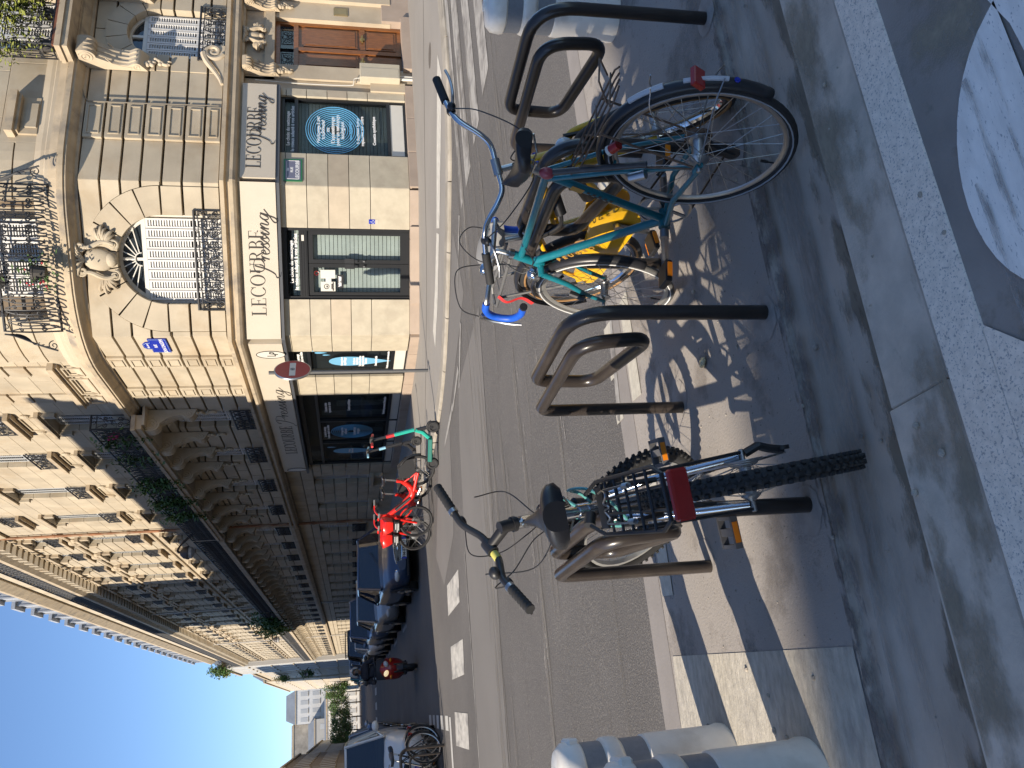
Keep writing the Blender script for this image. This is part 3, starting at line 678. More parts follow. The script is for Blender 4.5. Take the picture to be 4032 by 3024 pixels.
# --- lettering drawn stroke by stroke
def serif_polys(ch):
    """high-contrast roman capitals, height 1; list of polygons, plus advance width"""
    TH, TN = 0.125, 0.028
    rc = lambda x0, x1, y0, y1: [(x0, y0), (x1, y0), (x1, y1), (x0, y1)]
    def ring(cx, cy, rx, ry, wx, wy, a0, a1, n=20):
        out = []; 
        A = [R(a0+(a1-a0)*i/n) for i in range(n+1)]
        for i in range(n):
            q = [(cx+rx*math.cos(t), cy+ry*math.sin(t)) for t in (A[i], A[i+1])] + [(cx+(rx-wx)*math.cos(t), cy+(ry-wy)*math.sin(t)) for t in (A[i+1], A[i])]
            out.append(q)
        return out
    stem = [rc(0.1, 0.1+TH, 0, 1), rc(0, 0.1+TH+0.1, 0, TN), rc(0, 0.1+TH+0.1, 1-TN, 1)]
    if ch == 'L': return stem+[rc(0.2, 0.62, 0, TN), [(0.62-TN, 0), (0.62, 0), (0.64, 0.26), (0.62-TN*.4, 0.26)]], 0.68
    if ch == 'E': return stem+[rc(0.2, 0.62, 0, TN), rc(0.2, 0.60, 1-TN, 1), rc(0.2, 0.46, 0.5-TN/2, 0.5+TN/2), rc(0.60, 0.62, 0, 0.24), rc(0.58, 0.60, 0.78, 1), rc(0.45, 0.47, 0.38, 0.62)], 0.68
    if ch == 'C': return ring(0.43, 0.5, 0.42, 0.51, TH, TN, 42, 318)+[rc(0.72, 0.75, 0.66, 0.98), rc(0.72, 0.74, 0.10, 0.22)], 0.80
    if ch == 'O': return ring(0.44, 0.5, 0.43, 0.51, TH, TN, 0, 360, 32), 0.92
    if ch == 'U': return [rc(0.1, 0.1+TH, 0.33, 1), rc(0, 0.33, 1-TN, 1), rc(0.68, 0.68+TN*1.2, 0.33, 1), rc(0.58, 0.82, 1-TN, 1)]+ring(0.406, 0.33, 0.306, 0.34, 0.09, 0.05, 180, 360), 0.86
    if ch == 'R': return stem+ring(0.36, 0.75, 0.30, 0.25, TH, TN, -90, 90)+[rc(0.2, 0.37, 0.5, 0.5+TN), rc(0.2, 0.37, 1-TN, 1), [(0.36, 0.5), (0.36+TH, 0.5), (0.80, 0), (0.80-TH*.8, 0)], rc(0.66, 0.88, 0, TN)], 0.86
    if ch == 'B': return stem+ring(0.34, 0.76, 0.28, 0.24, TH*.9, TN, -90, 90)+ring(0.36, 0.27, 0.32, 0.27, TH, TN, -90, 90)+[rc(0.2, 0.37, 0.5, 0.5+TN), rc(0.2, 0.35, 1-TN, 1), rc(0.2, 0.37, 0, TN)], 0.74
    return [], 0.4
def serif_text(body, W, a, z, hgt, width, out, mat, name, parent, flip=1):
    polys, x = [], 0.0
    for ch in body:
        pl, adv = serif_polys(ch); polys += [[(px+x, py) for px, py in p] for p in pl]; x += adv+0.06
    k = width/x; b = MB(); M4 = W.M(a, z, out, flip)
    for p in polys: b.prism([(px*k, py*hgt) for px, py in p], lambda u, v: M4 @ V3((u, v, 0)), lambda u, v: M4 @ V3((u, v, 0.004)))
    return b.build(name, mat, parent)
SCRIPT = [  # "Pressing" as pen strokes, x-height about 1
    [(0.15, -1.15), (-0.25, -1.05), (-0.3, -0.75), (0.1, -0.5), (0.55, 0.4), (0.85, 1.5), (0.95, 1.85)],
    [(0.2, 1.25), (0.35, 1.75), (0.95, 1.98), (1.6, 1.75), (1.65, 1.15), (1.2, 0.72), (0.72, 0.68)],
    [(1.45, 0.55), (1.75, 0.95), (1.78, 0.7), (1.62, 0.05)], [(1.72, 0.45), (1.95, 0.95), (2.15, 0.9)],
    [(2.15, 0.4), (2.55, 0.6), (2.55, 0.95), (2.3, 0.85), (2.18, 0.4), (2.3, 0.02), (2.6, 0.1), (2.95, 0.6)],
    [(2.85, 0.4), (3.25, 1.0), (3.22, 0.6), (3.3, 0.2), (3.05, 0.0), (2.85, 0.12)], [(3.25, 0.1), (3.5, 0.4)],
    [(3.45, 0.4), (3.85, 1.0), (3.82, 0.6), (3.9, 0.2), (3.65, 0.0), (3.45, 0.12)], [(3.85, 0.1), (4.2, 0.5)],
    [(4.15, 0.45), (4.45, 0.95), (4.25, 0.1), (4.4, 0.0), (4.65, 0.35)], [(4.55, 1.3), (4.6, 1.4)],
    [(4.65, 0.35), (4.98, 0.95), (4.82, 0.0)], [(4.9, 0.4), (5.25, 0.95), (5.42, 0.85), (5.25, 0.15), (5.42, 0.0), (5.75, 0.45)],
    [(6.45, 0.8), (6.15, 0.97), (5.82, 0.55), (5.85, 0.05), (6.1, 0.1), (6.5, 0.95)], [(6.5, 0.95), (6.25, 0.0), (5.95, -0.85), (5.55, -0.95), (5.6, -0.6), (6.2, -0.1), (6.9, 0.5)]]
def script_text(W, a, z, scale, out, mat, name, parent, flip=1, sx=1.0):
    b = MB(); M4 = W.M(a, z, out, flip)
    for st in SCRIPT:
        pts = catmull([(x*scale*sx, y*scale, 0) for x, y in st], 6); ws = []
        for i in range(len(pts)):
            t = (pts[min(i+1, len(pts)-1)]-pts[max(i-1, 0)]); t.normalize()
            ws.append(scale*(0.045+0.12*max(0, abs(t.y)-0.25)))
        s0 = len(b.v); b.ribbon(pts, ws, 0.004, (0, 0, 1)); b.xf(M4, s0)
    return b.build(name, mat, parent)
# ------------------------------------------------------------------ corner building
CB = thing('corner_building', 'cream limestone corner building with shop below and curved iron balcony on the angle', 'building')
YB = 34.1                       # party line with the next house (drainpipe)
SD = YB-PL[1]                   # length of the side-street front
# core behind the facing stones
b = MB(); I_ = 0.30
core = [(22, 14.3+I_), (PR[0]+0.10, 14.3+I_), (PL[0]+I_, PL[1]+0.16), (PL[0]+I_, YB-0.01), (22, YB-0.01)]
b.prism(core, lambda x, y: V3((x, y, -0.4)), lambda x, y: V3((x, y, 15.2))); b.build('wall_core', STONE2, CB)
# ---- plinth stones
def plinth(W, s0, s1, top=0.06, n=None, o=0.05):
    n = n or max(1, round((s1-s0)/0.95)); st = (s1-s0)/n
    for i in range(n): blk(W, s0+st*i+0.004, s0+st*(i+1)-0.004, -0.34, top, -0.28, o+0.004*(i % 2), PINKST, CB, 'plinth_stone')
plinth(WL, 0.02, 2.66); plinth(WP, 0.02, PANW-0.02); plinth(WD, 0.02, 10.3, 0.04); plinth(WL, 4.42, 9, 0.5, o=0.08)
# ---- ground floor stone panels of the shop
zs = [0.06, 0.87, 1.30, 1.72, 2.15, 2.57, 2.72]
for (W, a0, a1) in ((WL, 0.0, 0.80), (WL, 2.27, 2.46), (WP, 0.0, 0.77), (WP, 2.25, PANW), (WD, 0.0, 0.84), (WD, 2.35, 3.55)):
    for k in range(6): blk(W, a0, a1, zs[k]+0.006, zs[k+1]-0.006, -0.28, 0.0, SHOPST2 if (k == 2 and W is not WD) else SHOPST, CB, 'stone_panel')
plain_ = MB()
WL.rect(plain_, 2.46, 2.72, 0.06, 3.43, -0.28, -0.06); WL.rect(plain_, 2.72, 3.08, -0.3, 3.43, -0.28, 0.02); WL.rect(plain_, 4.41, 4.9, 0.3, 2.9, -0.28, 0.0); WL.rect(plain_, 4.9, 12, 0.3, 3.43, -0.28, 0.10); WL.rect(plain_, 2.46, 2.70, 0.05, 0.80, -0.06, 0.05)
plain_.build('entrance_pier', STONE3, CB)
# ---- black header, sign boards, ledges
def band(z0, z1, o0, o1, name, mat, s_r=2.43, s_d=10.3):
    path = [WL.P(s_r, 0), V3((*PR, 0)), V3((*PL, 0)), WD.P(s_d, 0)]
    path = [(p.x, p.y) for p in path][::-1]     # walk so that the left-hand normal points to the street
    return sweep(path, [(o0, z0), (o1, z0), (o1, z1), (o0, z1), (o0, z0)], mat, name, CB)
# the sweep normal is (t.y,-t.x): walking from the side street to the main street gives outward normals
band(2.675, 2.745, -0.2, 0.13, 'sign_soffit', pm('dark_grey_soffit', (0.07, 0.075, 0.085), 0.5, var=0.05))
shop = thing('shop_sign', 'long cream laundry fascia with dark LECOURBE Pressing lettering above the shop', 'shop sign')
def band_sign(W, a0, a1, nm='sign_board'):
    mb = MB(); W.rect(mb, a0, a1, 2.75, 3.43, 0.0, 0.155); return mb.build(nm, CREAM, shop)
band_sign(WL, 0.055, 2.40); band_sign(WP, -0.04, PANW+0.05); band_sign(WD, 0.075, 9.92)
serif_text('LECOURBE', WL, 0.28, 3.04, 0.285, 1.52, 0.158, DARKINK, 'serif_letters', shop)
script_text(WL, 0.93, 2.955, 0.158, 0.163, DARKINK, 'script_letters', shop, sx=1.12)
serif_text('LECOURBE', WP, 0.45, 3.02, 0.29, 1.76, 0.158, DARKINK, 'serif_letters', shop)
script_text(WP, 1.30, 2.91, 0.165, 0.163, DARKINK, 'script_letters', shop, sx=1.15)
serif_text('LECOURBE', WD, 7.95, 2.90, 0.33, 2.55, 0.158, DARKINK, 'serif_letters', shop, flip=-1)
script_text(WD, 5.25, 2.93, 0.17, 0.163, DARKINK, 'script_letters', shop, flip=-1, sx=2.3)
for a in (0.62, 9.72):   # oval monogram badges
    mb = MB(); M4 = WD.M(a, 3.02, 0.156, -1); st = len(mb.v)
    mb.tube([(0.19*math.cos(t), 0.30*math.sin(t), 0.006) for t in [2*PI*i/32 for i in range(32)]], 0.008, 6, closed=True)
    mb.xf(M4, st); o = mb.build('badge_rim', DARKINK, shop)
    mb = MB(); st = 0; mb.add([(0.185*math.cos(2*PI*i/32), 0.295*math.sin(2*PI*i/32), 0.004) for i in range(32)], [tuple(range(32))]); mb.xf(M4); mb.build('badge_face', OFFW, shop)
    if a < 1:
        text_mesh('L', 0.26, M4 @ Matrix.Translation((-0.10, -0.10, 0.008)), DARKINK, 'badge_letter', shop); text_mesh('P', 0.26, M4 @ Matrix.Translation((-0.02, -0.15, 0.010)), DARKINK, 'badge_letter', shop, shear=0.3)
full = [(7.53, YB), PL, PR, (22, 14.3)]
sweep(full, [(-0.2, 3.43), (0.10, 3.43), (0.12, 3.47), (0.24, 3.50), (0.28, 3.55), (0.28, 3.61), (0.10, 3.64), (0.10, 3.70), (0.19, 3.73), (0.19, 3.81), (0.0, 3.83), (-0.2, 3.83)], MOULD, 'string_course', CB)
# ---- shop windows and door
def shopwin(W, a0, a1, z0, z1, name='shop_window', transom=2.36, mull=(), panel=0.36, roller=True, flip=1):
    fr = MB(); f = 0.045
    for (p, q, r, s_) in ((a0, a0+f, z0, z1), (a1-f, a1, z0, z1), (a0+f, a1-f, z1-0.10, z1), (a0+f, a1-f, transom-0.035, transom+0.035), (a0+f, a1-f, z0+panel-0.02, z0+panel+0.05)): W.rect(fr, p, q, r, s_, -0.16, -0.06)
    for m_ in mull: W.rect(fr, m_-0.04, m_+0.04, z0, transom-0.036, -0.165, -0.055)
    fo = fr.build(name, BLACKAL, CB)
    g = MB(); W.rect(g, a0+f, a1-f, z0+panel+0.05, z1-0.10, -0.118, -0.112); g.build('glass_pane', GLASS, fo)
    p = MB(); W.rect(p, a0+f+0.02, a1-f-0.02, z0+0.06, z0+panel-0.02, -0.13, -0.075); W.rect
    p.build('base_panel', OFFW, fo)
    d = MB(); W.rect(d, a0, a1, z0, z0+0.06, -0.14, -0.062); d.build('black_sill', BLACKAL, fo)
    if roller:
        r_ = MB(); n = int((z1-z0-panel-.1)/0.075)
        for i in range(n):
            zz = z0+panel+0.05+i*0.075; W.prism(r_, [(a0+f, zz), (a1-f, zz), (a1-f, zz+0.066), (a0+f, zz+0.066)], -0.215, -0.19)
        r_.build('roller_shutter', ROLLER, fo)
    k = MB(); W.rect(k, a0, a1, z0, z1, -0.235, -0.23); k.build('dark_backing', DARKIN, fo)
    return fo
w1 = shopwin(WL, 0.80, 2.27, 0.06, 2.70)
# window print: rings and words
def rings(W, a, z, R0, R1, n, par, flip=1, mat=BLUEINK):
    mb = MB(); M4 = W.M(a, z, -0.108, flip); st = 0
    for i in range(n):
        rr = R0+(R1-R0)*i/(n-1); mb.tube([(rr*math.cos(t), rr*math.sin(t), 0) for t in [2*PI*j/48 for j in range(48)]], 0.007+0.004*i/n, 4, closed=True)
    mb.xf(M4, st); mb.build('ring_print', mat, par)
rings(WL, 1.50, 1.57, 0.13, 0.60, 11, w1)
def words(W, txt, a, z, size, par, flip=1, bold=0.004, mat=WHITEINK, o=-0.106, align='CENTER'): return text_mesh(txt, size, W.M(a, z, o, flip), mat, 'window_lettering', par, 0.0015, align=align, bold=bold, line=0.95)
words(WL, 'Le choix du nettoyage\nle mieux adapté à vos articles', 1.50, 2.50, 0.098, w1, bold=0.003)
words(WL, 'Nettoyage à sec\ntraditionnel\nou\nL’aquanettoyage\npour un nettoyage\nécologique', 1.50, 1.88, 0.105, w1)
words(WL, 'avec AQUANET', 1.50, 1.22, 0.07, w1, mat=BLUEINK); words(WL, '5 chemises lavées\nrepassées sur cintre', 1.50, 1.06, 0.095, w1, bold=0.003); words(WL, 'Couette synthétique', 1.52, 0.72, 0.09, w1, bold=0.003)
# entrance: black double door on the angle
def shopdoor():
    W = WP; a0, a1, z0, z1 = 0.77, 2.25, 0.06, 2.70; fr = MB()
    for (p, q, r, s_) in ((a0, a0+0.06, z0, z1), (a1-0.06, a1, z0, z1), (a0+.06, a1-.06, z1-0.12, z1), (a0+.06, a1-.06, 2.17, 2.34)): W.rect(fr, p, q, r, s_, -0.17, -0.05)
    for i in range(3): W.rect(fr, a0+.06, a1-.06, 2.19+i*0.05, 2.20+i*0.05, -0.05, -0.042)
    fo = fr.build('shop_door_frame', BLACKAL, CB)
    g = MB(); W.rect(g, a0+.06, a1-.06, 2.34, z1-.12, -0.112, -0.106); g.build('transom_glass', GLASS, fo)
    mid = 1.515
    for k, (p, q) in enumerate(((a0+.064, mid-.004), (mid+.004, a1-.064))):
        d = MB()
        for (x0, x1, r, s_) in ((p, p+.08, z0+.01, 2.165), (q-.08, q, z0+.01, 2.165), (p+.08, q-.08, z0+.01, 0.26), (p+.08, q-.08, 2.06, 2.165)): W.rect(d, x0, x1, r, s_, -0.14, -0.08)
        do = d.build('shop_door_leaf', BLACKAL, CB)
        g = MB(); W.rect(g, p+.08, q-.08, 0.26, 2.06, -0.115, -0.109); g.build('glass_pane', GLASS, do)
        x = (mid-0.055 if k == 0 else mid+0.055); hb = MB(); W.rect(hb, x-.05, x+.05, 1.22, 1.42, -0.08, -0.055); W.rect(hb, x-.028, x+.028, 1.15, 1.21, -0.08, -0.04); hb.build('lock_plate', IRON, do)
        hn = MB(); W.rect(hn, x-.015, x+.015, 1.0, 1.04, -0.078, -0.03); hn.build('door_knob', STEEL, do)
        if k == 0:
            for (c0, c1, r, s_, mt) in ((0.93, 1.13, 1.62, 1.92, OFFW), (1.20, 1.38, 1.62, 1.92, OFFW), (1.13, 1.20, 1.70, 1.82, LENS)):
                pp = MB(); W.rect(pp, c0, c1, r, s_, -0.1085, -0.106); po = pp.build('paper_notice', mt, do)
            pp = MB(); W.rect(pp, 1.0, 1.28, 1.45, 1.585, -0.1085, -0.1065); pp.build('opening_hours_card', DARKIN, do)
            words(W, 'lundi au samedi\n8h00 – 19h30', 1.14, 1.53, 0.035, do, o=-0.1055)
            words(W, 'MASQUE\nOBLIGATOIRE', 1.03, 1.68, 0.028, do, o=-0.1055, mat=DARKINK)
            pp = MB(); st = 0; M4 = W.M(1.03, 1.80, -0.1055); pp.tube([(0.05*math.cos(2*PI*j/20), 0.05*math.sin(2*PI*j/20), 0) for j in range(20)], 0.008, 4, closed=True); pp.ell((0, -0.01, 0), (0.025, 0.018, 0.002), 10, 6); pp.xf(M4); pp.build('mask_symbol', DARKINK, do)
            pp = MB(); M4 = W.M(1.31, 2.0, -0.1055); pp.tube([(0.042*math.cos(2*PI*j/20), 0.042*math.sin(2*PI*j/20), 0) for j in range(20)], 0.007, 4, closed=True); pp.xf(M4); pp.build('round_red_sticker', REDPL, do)
    r_ = MB()
    for i in range(27): W.rect(r_, a0+.06, a1-.06, 0.2+i*0.085, 0.275+i*0.085, -0.235, -0.205)
    r_.build('roller_shutter', pm('pale_roller_slats', (0.62, 0.62, 0.58), 0.5, var=0.1, scale=4), fo)
    k = MB(); W.rect(k, a0, a1, z0, z1, -0.262, -0.258); k.build('dark_backing', DARKIN, fo)
    words(W, 'Le choix du nettoyage\nle mieux adapté à vos articles', 1.54, 2.47, 0.098, fo, bold=0.003, o=-0.100)
    pp = MB(); W.rect(pp, 1.98, 2.10, 2.235, 2.285, -0.041, -0.038); pp.build('white_sticker', OFFW, fo)
    th = MB(); W.rect(th, 0.70, 2.32, -0.2, 0.055, 0.05, 0.10); th.build('door_step', PINKST, CB)
shopdoor()
w2 = shopwin(WD, 0.84, 2.35, 0.02, 2.68, transom=2.25, panel=0.33, roller=False)
def drop(W, a, z, s_, par, flip=-1, col=(0.2, 0.5, 0.75)):
    mt = pm('pale_blue_drop_print', (0.16, 0.40, 0.60), 0.4, var=0.03); mb = MB(); M4 = W.M(a, z, -0.108, flip)
    pts = [(s_*0.5*math.sin(t)*math.sin(t/2)**1.3, -s_*math.cos(t)*-1) for t in [2*PI*i/28 for i in range(28)]]
    pts = [(x, -y) for x, y in pts]
    mb.add([M4 @ V3((x, y, 0)) for x, y in pts], [tuple(range(28))]); mb.build('water_drop_print', mt, par)
drop(WD, 1.65, 1.10, 0.72, w2); drop(WD, 1.15, 1.98, 0.14, w2); drop(WD, 1.05, 2.12, 0.10, w2); drop(WD, 1.28, 1.86, 0.09, w2)
words(WD, 'Nettoyage à sec\nAquanettoyage', 1.65, 1.5, 0.075, w2, -1); words(WD, 'Blanchisserie\nAmeublement\nTapis Cuirs et Daims\nRepassage à domicile\nRetouches', 1.65, 1.22, 0.07, w2, -1); words(WD, 'Livraison à domicile', 1.65, 0.72, 0.07, w2, -1); words(WD, 'Produits aux normes environnementales', 1.6, 0.45, 0.06, w2, -1); words(WD, 'Le choix du nettoyage\nle mieux adapté à vos articles', 1.6, 2.47, 0.085, w2, -1)
w3 = shopwin(WD, 3.55, 9.95, 0.0, 2.64, mull=(5.77, 7.75), transom=2.2, panel=0.29, roller=False)
rings(WD, 6.8, 1.30, 0.13, 0.58, 9, w3, -1); drop(WD, 8.7, 1.15, 0.72, w3); drop(WD, 8.3, 1.9, 0.14, w3)
words(WD, 'Le choix du nettoyage\nle mieux adapté à vos articles', 6.8, 2.03, 0.10, w3, -1); words(WD, 'Nettoyage à sec\ntraditionnel', 6.8, 1.55, 0.11, w3, -1); words(WD, 'L’aquanettoyage\nécologique', 6.8, 1.2, 0.11, w3, -1)
words(WD, '5 chemises lavées\nrepassées sur cintre', 4.75, 1.95, 0.10, w3, -1); words(WD, 'Couette synthétique', 4.6, 1.35, 0.10, w3, -1); words(WD, 'Recherche permanente d’innovation', 4.7, 0.42, 0.09, w3, -1); words(WD, 'Pressing\nBlanchisserie', 8.7, 1.35, 0.09, w3, -1)
ind = MB(); W = WD
for i in range(8): W.rect(ind, 3.8+i*0.75, 4.2+i*0.75, 0.4, 1.3+0.4*(i % 3), -0.23, -0.222)
ind.build('stock_behind_glass', pm('shop_stock', (0.12, 0.13, 0.13), 0.8, var=0.4, scale=3), w3)
# ---- apartment entrance on the main street
def entrance():
    W = WL; a0, a1, z0, z1 = 3.08, 4.41, 0.08, 2.82
    k = MB(); W.rect(k, a0, a1, -0.2, z1, -0.27, -0.262); k.build('dark_backing', DARKIN, CB)
    mid = (a0+a1)/2-0.08
    jm = MB()
    for (p, q, r, s_) in ((a0, a0+.07, z0, z1), (a1-.07, a1, z0, z1), (a0+.07, a1-.07, z1-.10, z1), (a0+.07, a1-.07, 2.33, 2.43)): W.rect(jm, p, q, r, s_, -0.24, -0.12)
    fo = jm.build('entrance_frame', WOOD, CB)
    for (p, q) in ((a0+.07, mid-.05), (mid+.05, a1-.07)):
        g = MB(); W.rect(g, p, q, 2.43, 2.72, -0.2, -0.19); g.build('transom_glass', WGLASS, fo)
        gi = MB(); M4 = W.M((p+q)/2-0.2, 2.45, -0.185); s0 = 0; gi = iron(0.40, 0.24, 1, rr=0.005); gi.xf(M4); gi.build('transom_grille', IRON, fo)
        l = MB(); W.rect(l, p-.03, q+.03, z0, 2.33, -0.23, -0.16); lo = l.build('entrance_door_leaf', WOOD, CB)
        for (r, s_) in ((0.95+0.1, 2.22), (0.20, 0.86)):
            e = MB(); W.rect(e, p+.05, q-.05, r, s_, -0.16, -0.135); W.rect(e, p+.09, q-.09, r+.045, s_-.045, -0.135, -0.12); e.build('raised_panel', WOOD, lo)
        e = MB(); W.rect(e, p-.03, q+.03, 0.88, 0.99, -0.16, -0.13); e.build('lock_rail', WOOD, lo)
        hb = MB(); hb.tube([W.P((p+q)/2-.09, 0.94, -0.10), W.P((p+q)/2+.09, 0.94, -0.10)], [0.02, 0.025], 8); W.rect(hb, (p+q)/2-.03, (p+q)/2+.03, 0.89, 0.99, -0.13, -0.1); hb.build('brass_handle', pm('old_brass', (0.4, 0.3, 0.12), 0.4, metal=0.8), lo)
    e = MB(); W.rect(e, mid-.05, mid+.05, z0, 2.33, -0.16, -0.115); e.build('meeting_stile', WOOD, fo)
    e = MB(); W.rect(e, a0-.05, a1+.1, -0.35, 0.075, -0.28, 0.16); e.build('entrance_step', PINKST, CB)
    e = MB(); W.rect(e, 4.56, 4.78, 1.25, 1.56, 0.0, 0.02); W.rect(e, 4.59, 4.75, 1.28, 1.53, 0.02, 0.026); e.build('intercom_plate', pm('brass_plate', (0.36, 0.28, 0.15), 0.4, metal=0.6), CB)
    # lintel, frieze and consoles
    e = MB(); W.rect(e, 2.72, 4.92, 2.82, 3.02, -0.28, 0.05); W.rect(e, 2.72, 4.92, 3.02, 3.43, -0.28, 0.0); e.build('entrance_lintel', MOULD, CB)
    carved_cartouche(WL, 3.75, 3.22, 0.42, 0.62, CB, MOULD, 'carved_frieze')
    cm = corbel_mesh(0.80, 0.30, 0.26, MOULD)
    for a in (2.86, 4.66): place(WL, cm, 'entrance_console', CB, a, 2.64, 0.03)
entrance()
# electricity cabinet with its conduit
cab = thing('wall_cabinet', 'beige electricity cabinet on the wall beside the brown entrance door', 'cabinet', tuple(WL.P(2.87, -0.2, 0.1)))
mb = MB(); mb.bbox(-0.2, 0.2, -0.12, 0.12, 0.36, 1.22, 0.012); mb.build('cabinet_body', pm('beige_cabinet', (0.45, 0.40, 0.30), 0.6, var=0.06), cab)
mb = MB(); mb.box(-0.185, 0.06, -0.126, -0.1205, 0.39, 1.19); mb.build('cabinet_door', pm('beige_cabinet_door', (0.47, 0.42, 0.32), 0.55, var=0.05), cab)
mb = MB(); mb.cyl((-0.1, 0, 0), (-0.1, 0, 0.37), 0.03); mb.cyl((-0.03, 0, 0), (-0.03, 0, 0.37), 0.022); mb.build('conduit', OFFW, cab)
mb = MB(); mb.tube(catmull([(-0.12, 0.0, 1.22), (-0.14, 0.02, 1.34), (-0.24, 0.05, 1.36), (-0.26, 0.10, 1.5), (-0.27, 0.10, 2.6), (-0.27, 0.06, 3.4)], 5), 0.009, 6); mb.build('cable', OFFW, cab)
# ---- mezzanine: rusticated courses
ZJ = [3.83, 4.16, 4.54, 4.92, 5.31, 5.68, 6.05, 6.45]
courses(WL, 0.0, 0.96, ZJ, [], STONE, CB, gap=0.048)
for k in range(7):      # panelled pilaster: a framed stone in each course
    for (W, a, c) in ((WL, 0.96, 1.83), (WD, 0.97, 1.51), (WD, 2.76, 3.30)):
        z0, z1 = ZJ[k]+0.024, ZJ[k+1]-0.024; blk(W, a+.004, c-.004, z0, z1, -0.3, 0.055, STONE, CB)
        o = MB(); p, q, r, s_ = a+0.09, c-0.09, z0+0.055, z1-0.055; t_ = 0.02
        for (u0, u1, v0, v1) in ((p, q, r, r+t_), (p, q, s_-t_, s_), (p, p+t_, r+t_, s_-t_), (q-t_, q, r+t_, s_-t_)): W.rect(o, u0, u1, v0, v1, 0.055, 0.075)
        o.build('panel_moulding', STONE, CB)
AW, AZ = 0.62, 5.20      # main-street window: half width, spring line
courses(WL, 1.83, 12.0, ZJ, [(3.77-AW-0.42, 3.77+AW+0.42, 3.8, 6.3), (7.2, 8.4, 3.8, 5.9), (10.4, 11.6, 3.8, 5.9)], STONE, CB, gap=0.048, maxlen=4)
def arch_face(W, c, hw, spring, ro, zb, zj, mat, keyw=5, halfw=None, ztop=6.45):
    """voussoirs and jamb stones round an arched opening; outer limit a semicircle of radius ro over jambs"""
    nv = keyw*2+1; angs = [PI*i/nv for i in range(nv+1)]
    for i in range(nv):
        g0, g1 = angs[i]+0.012, angs[i+1]-0.012; ns = 4
        poly = [(c+ro*math.cos(g0+(g1-g0)*j/ns), spring+ro*math.sin(g0+(g1-g0)*j/ns)) for j in range(ns+1)]
        poly += [(c+hw*math.cos(g1-(g1-g0)*j/ns), spring+hw*math.sin(g1-(g1-g0)*j/ns)) for j in range(ns+1)]
        o = MB(); W.prism(o, poly, -0.3, 0.018); o.build('voussoir', mat, CB)
    js = [z for z in zj if zb < z < spring-0.05]; js = [zb]+js+[spring]
    for k in range(len(js)-1):
        for sg in (-1, 1):
            a, e = c+sg*hw, c+sg*ro; blk(W, min(a, e), max(a, e), js[k]+.024, js[k+1]-.024, -0.3, 0.018, mat, CB, 'jamb_stone')
def spandrel(W, c, ro, spring, s0, s1, zj, mat):
    """courses above the spring line, cut along the outer circle of the voussoirs"""
    for k in range(len(zj)-1):
        z0, z1 = zj[k]+.024, zj[k+1]-.024
        if z1 < spring: 
            continue
        z0 = max(z0, spring+.0)
        for sg, lim in ((-1, s0), (1, s1)):
            pts = []
            for j in range(7):
                z = z0+(z1-z0)*j/6; dz = z-spring; x = math.sqrt(max(0, ro*ro-dz*dz)) if dz < ro else 0.0
                pts.append((c+sg*(x+0.012), z))
            if (pts[0][0]-lim)*sg > -0.02 and (pts[-1][0]-lim)*sg > -0.02: continue
            pts = [(max(min(x, s1), s0), z) for x, z in pts]
            o = MB(); W.prism(o, pts+[(lim, z1), (lim, z0)], -0.3, 0.0); o.build('spandrel_stone', mat, CB)
C0 = 1.555
arch_face(WP, C0, 0.885, 4.96, 1.45, 3.83, ZJ, STONE, keyw=4)
spandrel(WP, C0, 1.45, 4.96, 0.0, PANW, ZJ, STONE)
for k in range(7):
    if ZJ[k] < 4.9:
        for (p, q) in ((0.0, C0-1.462), (C0+1.462, PANW)): blk(WP, p, q, ZJ[k]+.024, min(ZJ[k+1], 4.96)-.024, -0.3, 0.0, STONE, CB)
arch_face(WL, 3.77, AW, AZ, AW+0.42, 3.83, ZJ, STONE, keyw=3); spandrel(WL, 3.77, AW+.42, AZ, 3.77-AW-.42, 3.77+AW+.42, ZJ, STONE)
courses(WD, 0.0, 0.97, ZJ, [], STONE, CB, gap=0.048); courses(WD, 1.51, 2.76, ZJ, [], STONE, CB, gap=0.048)
MWIN = [5.15, 8.35, 11.95, 15.6]
ops = [(m_-0.58, m_+0.58, 3.8, 5.85) for m_ in MWIN]
courses(WD, 3.30, SD, ZJ[:-1]+[5.86, 6.45] if False else [3.83, 4.16, 4.54, 4.92, 5.31, 5.68, 5.86, 6.12, 6.45], ops, STONE, CB, gap=0.048, maxlen=2.2)
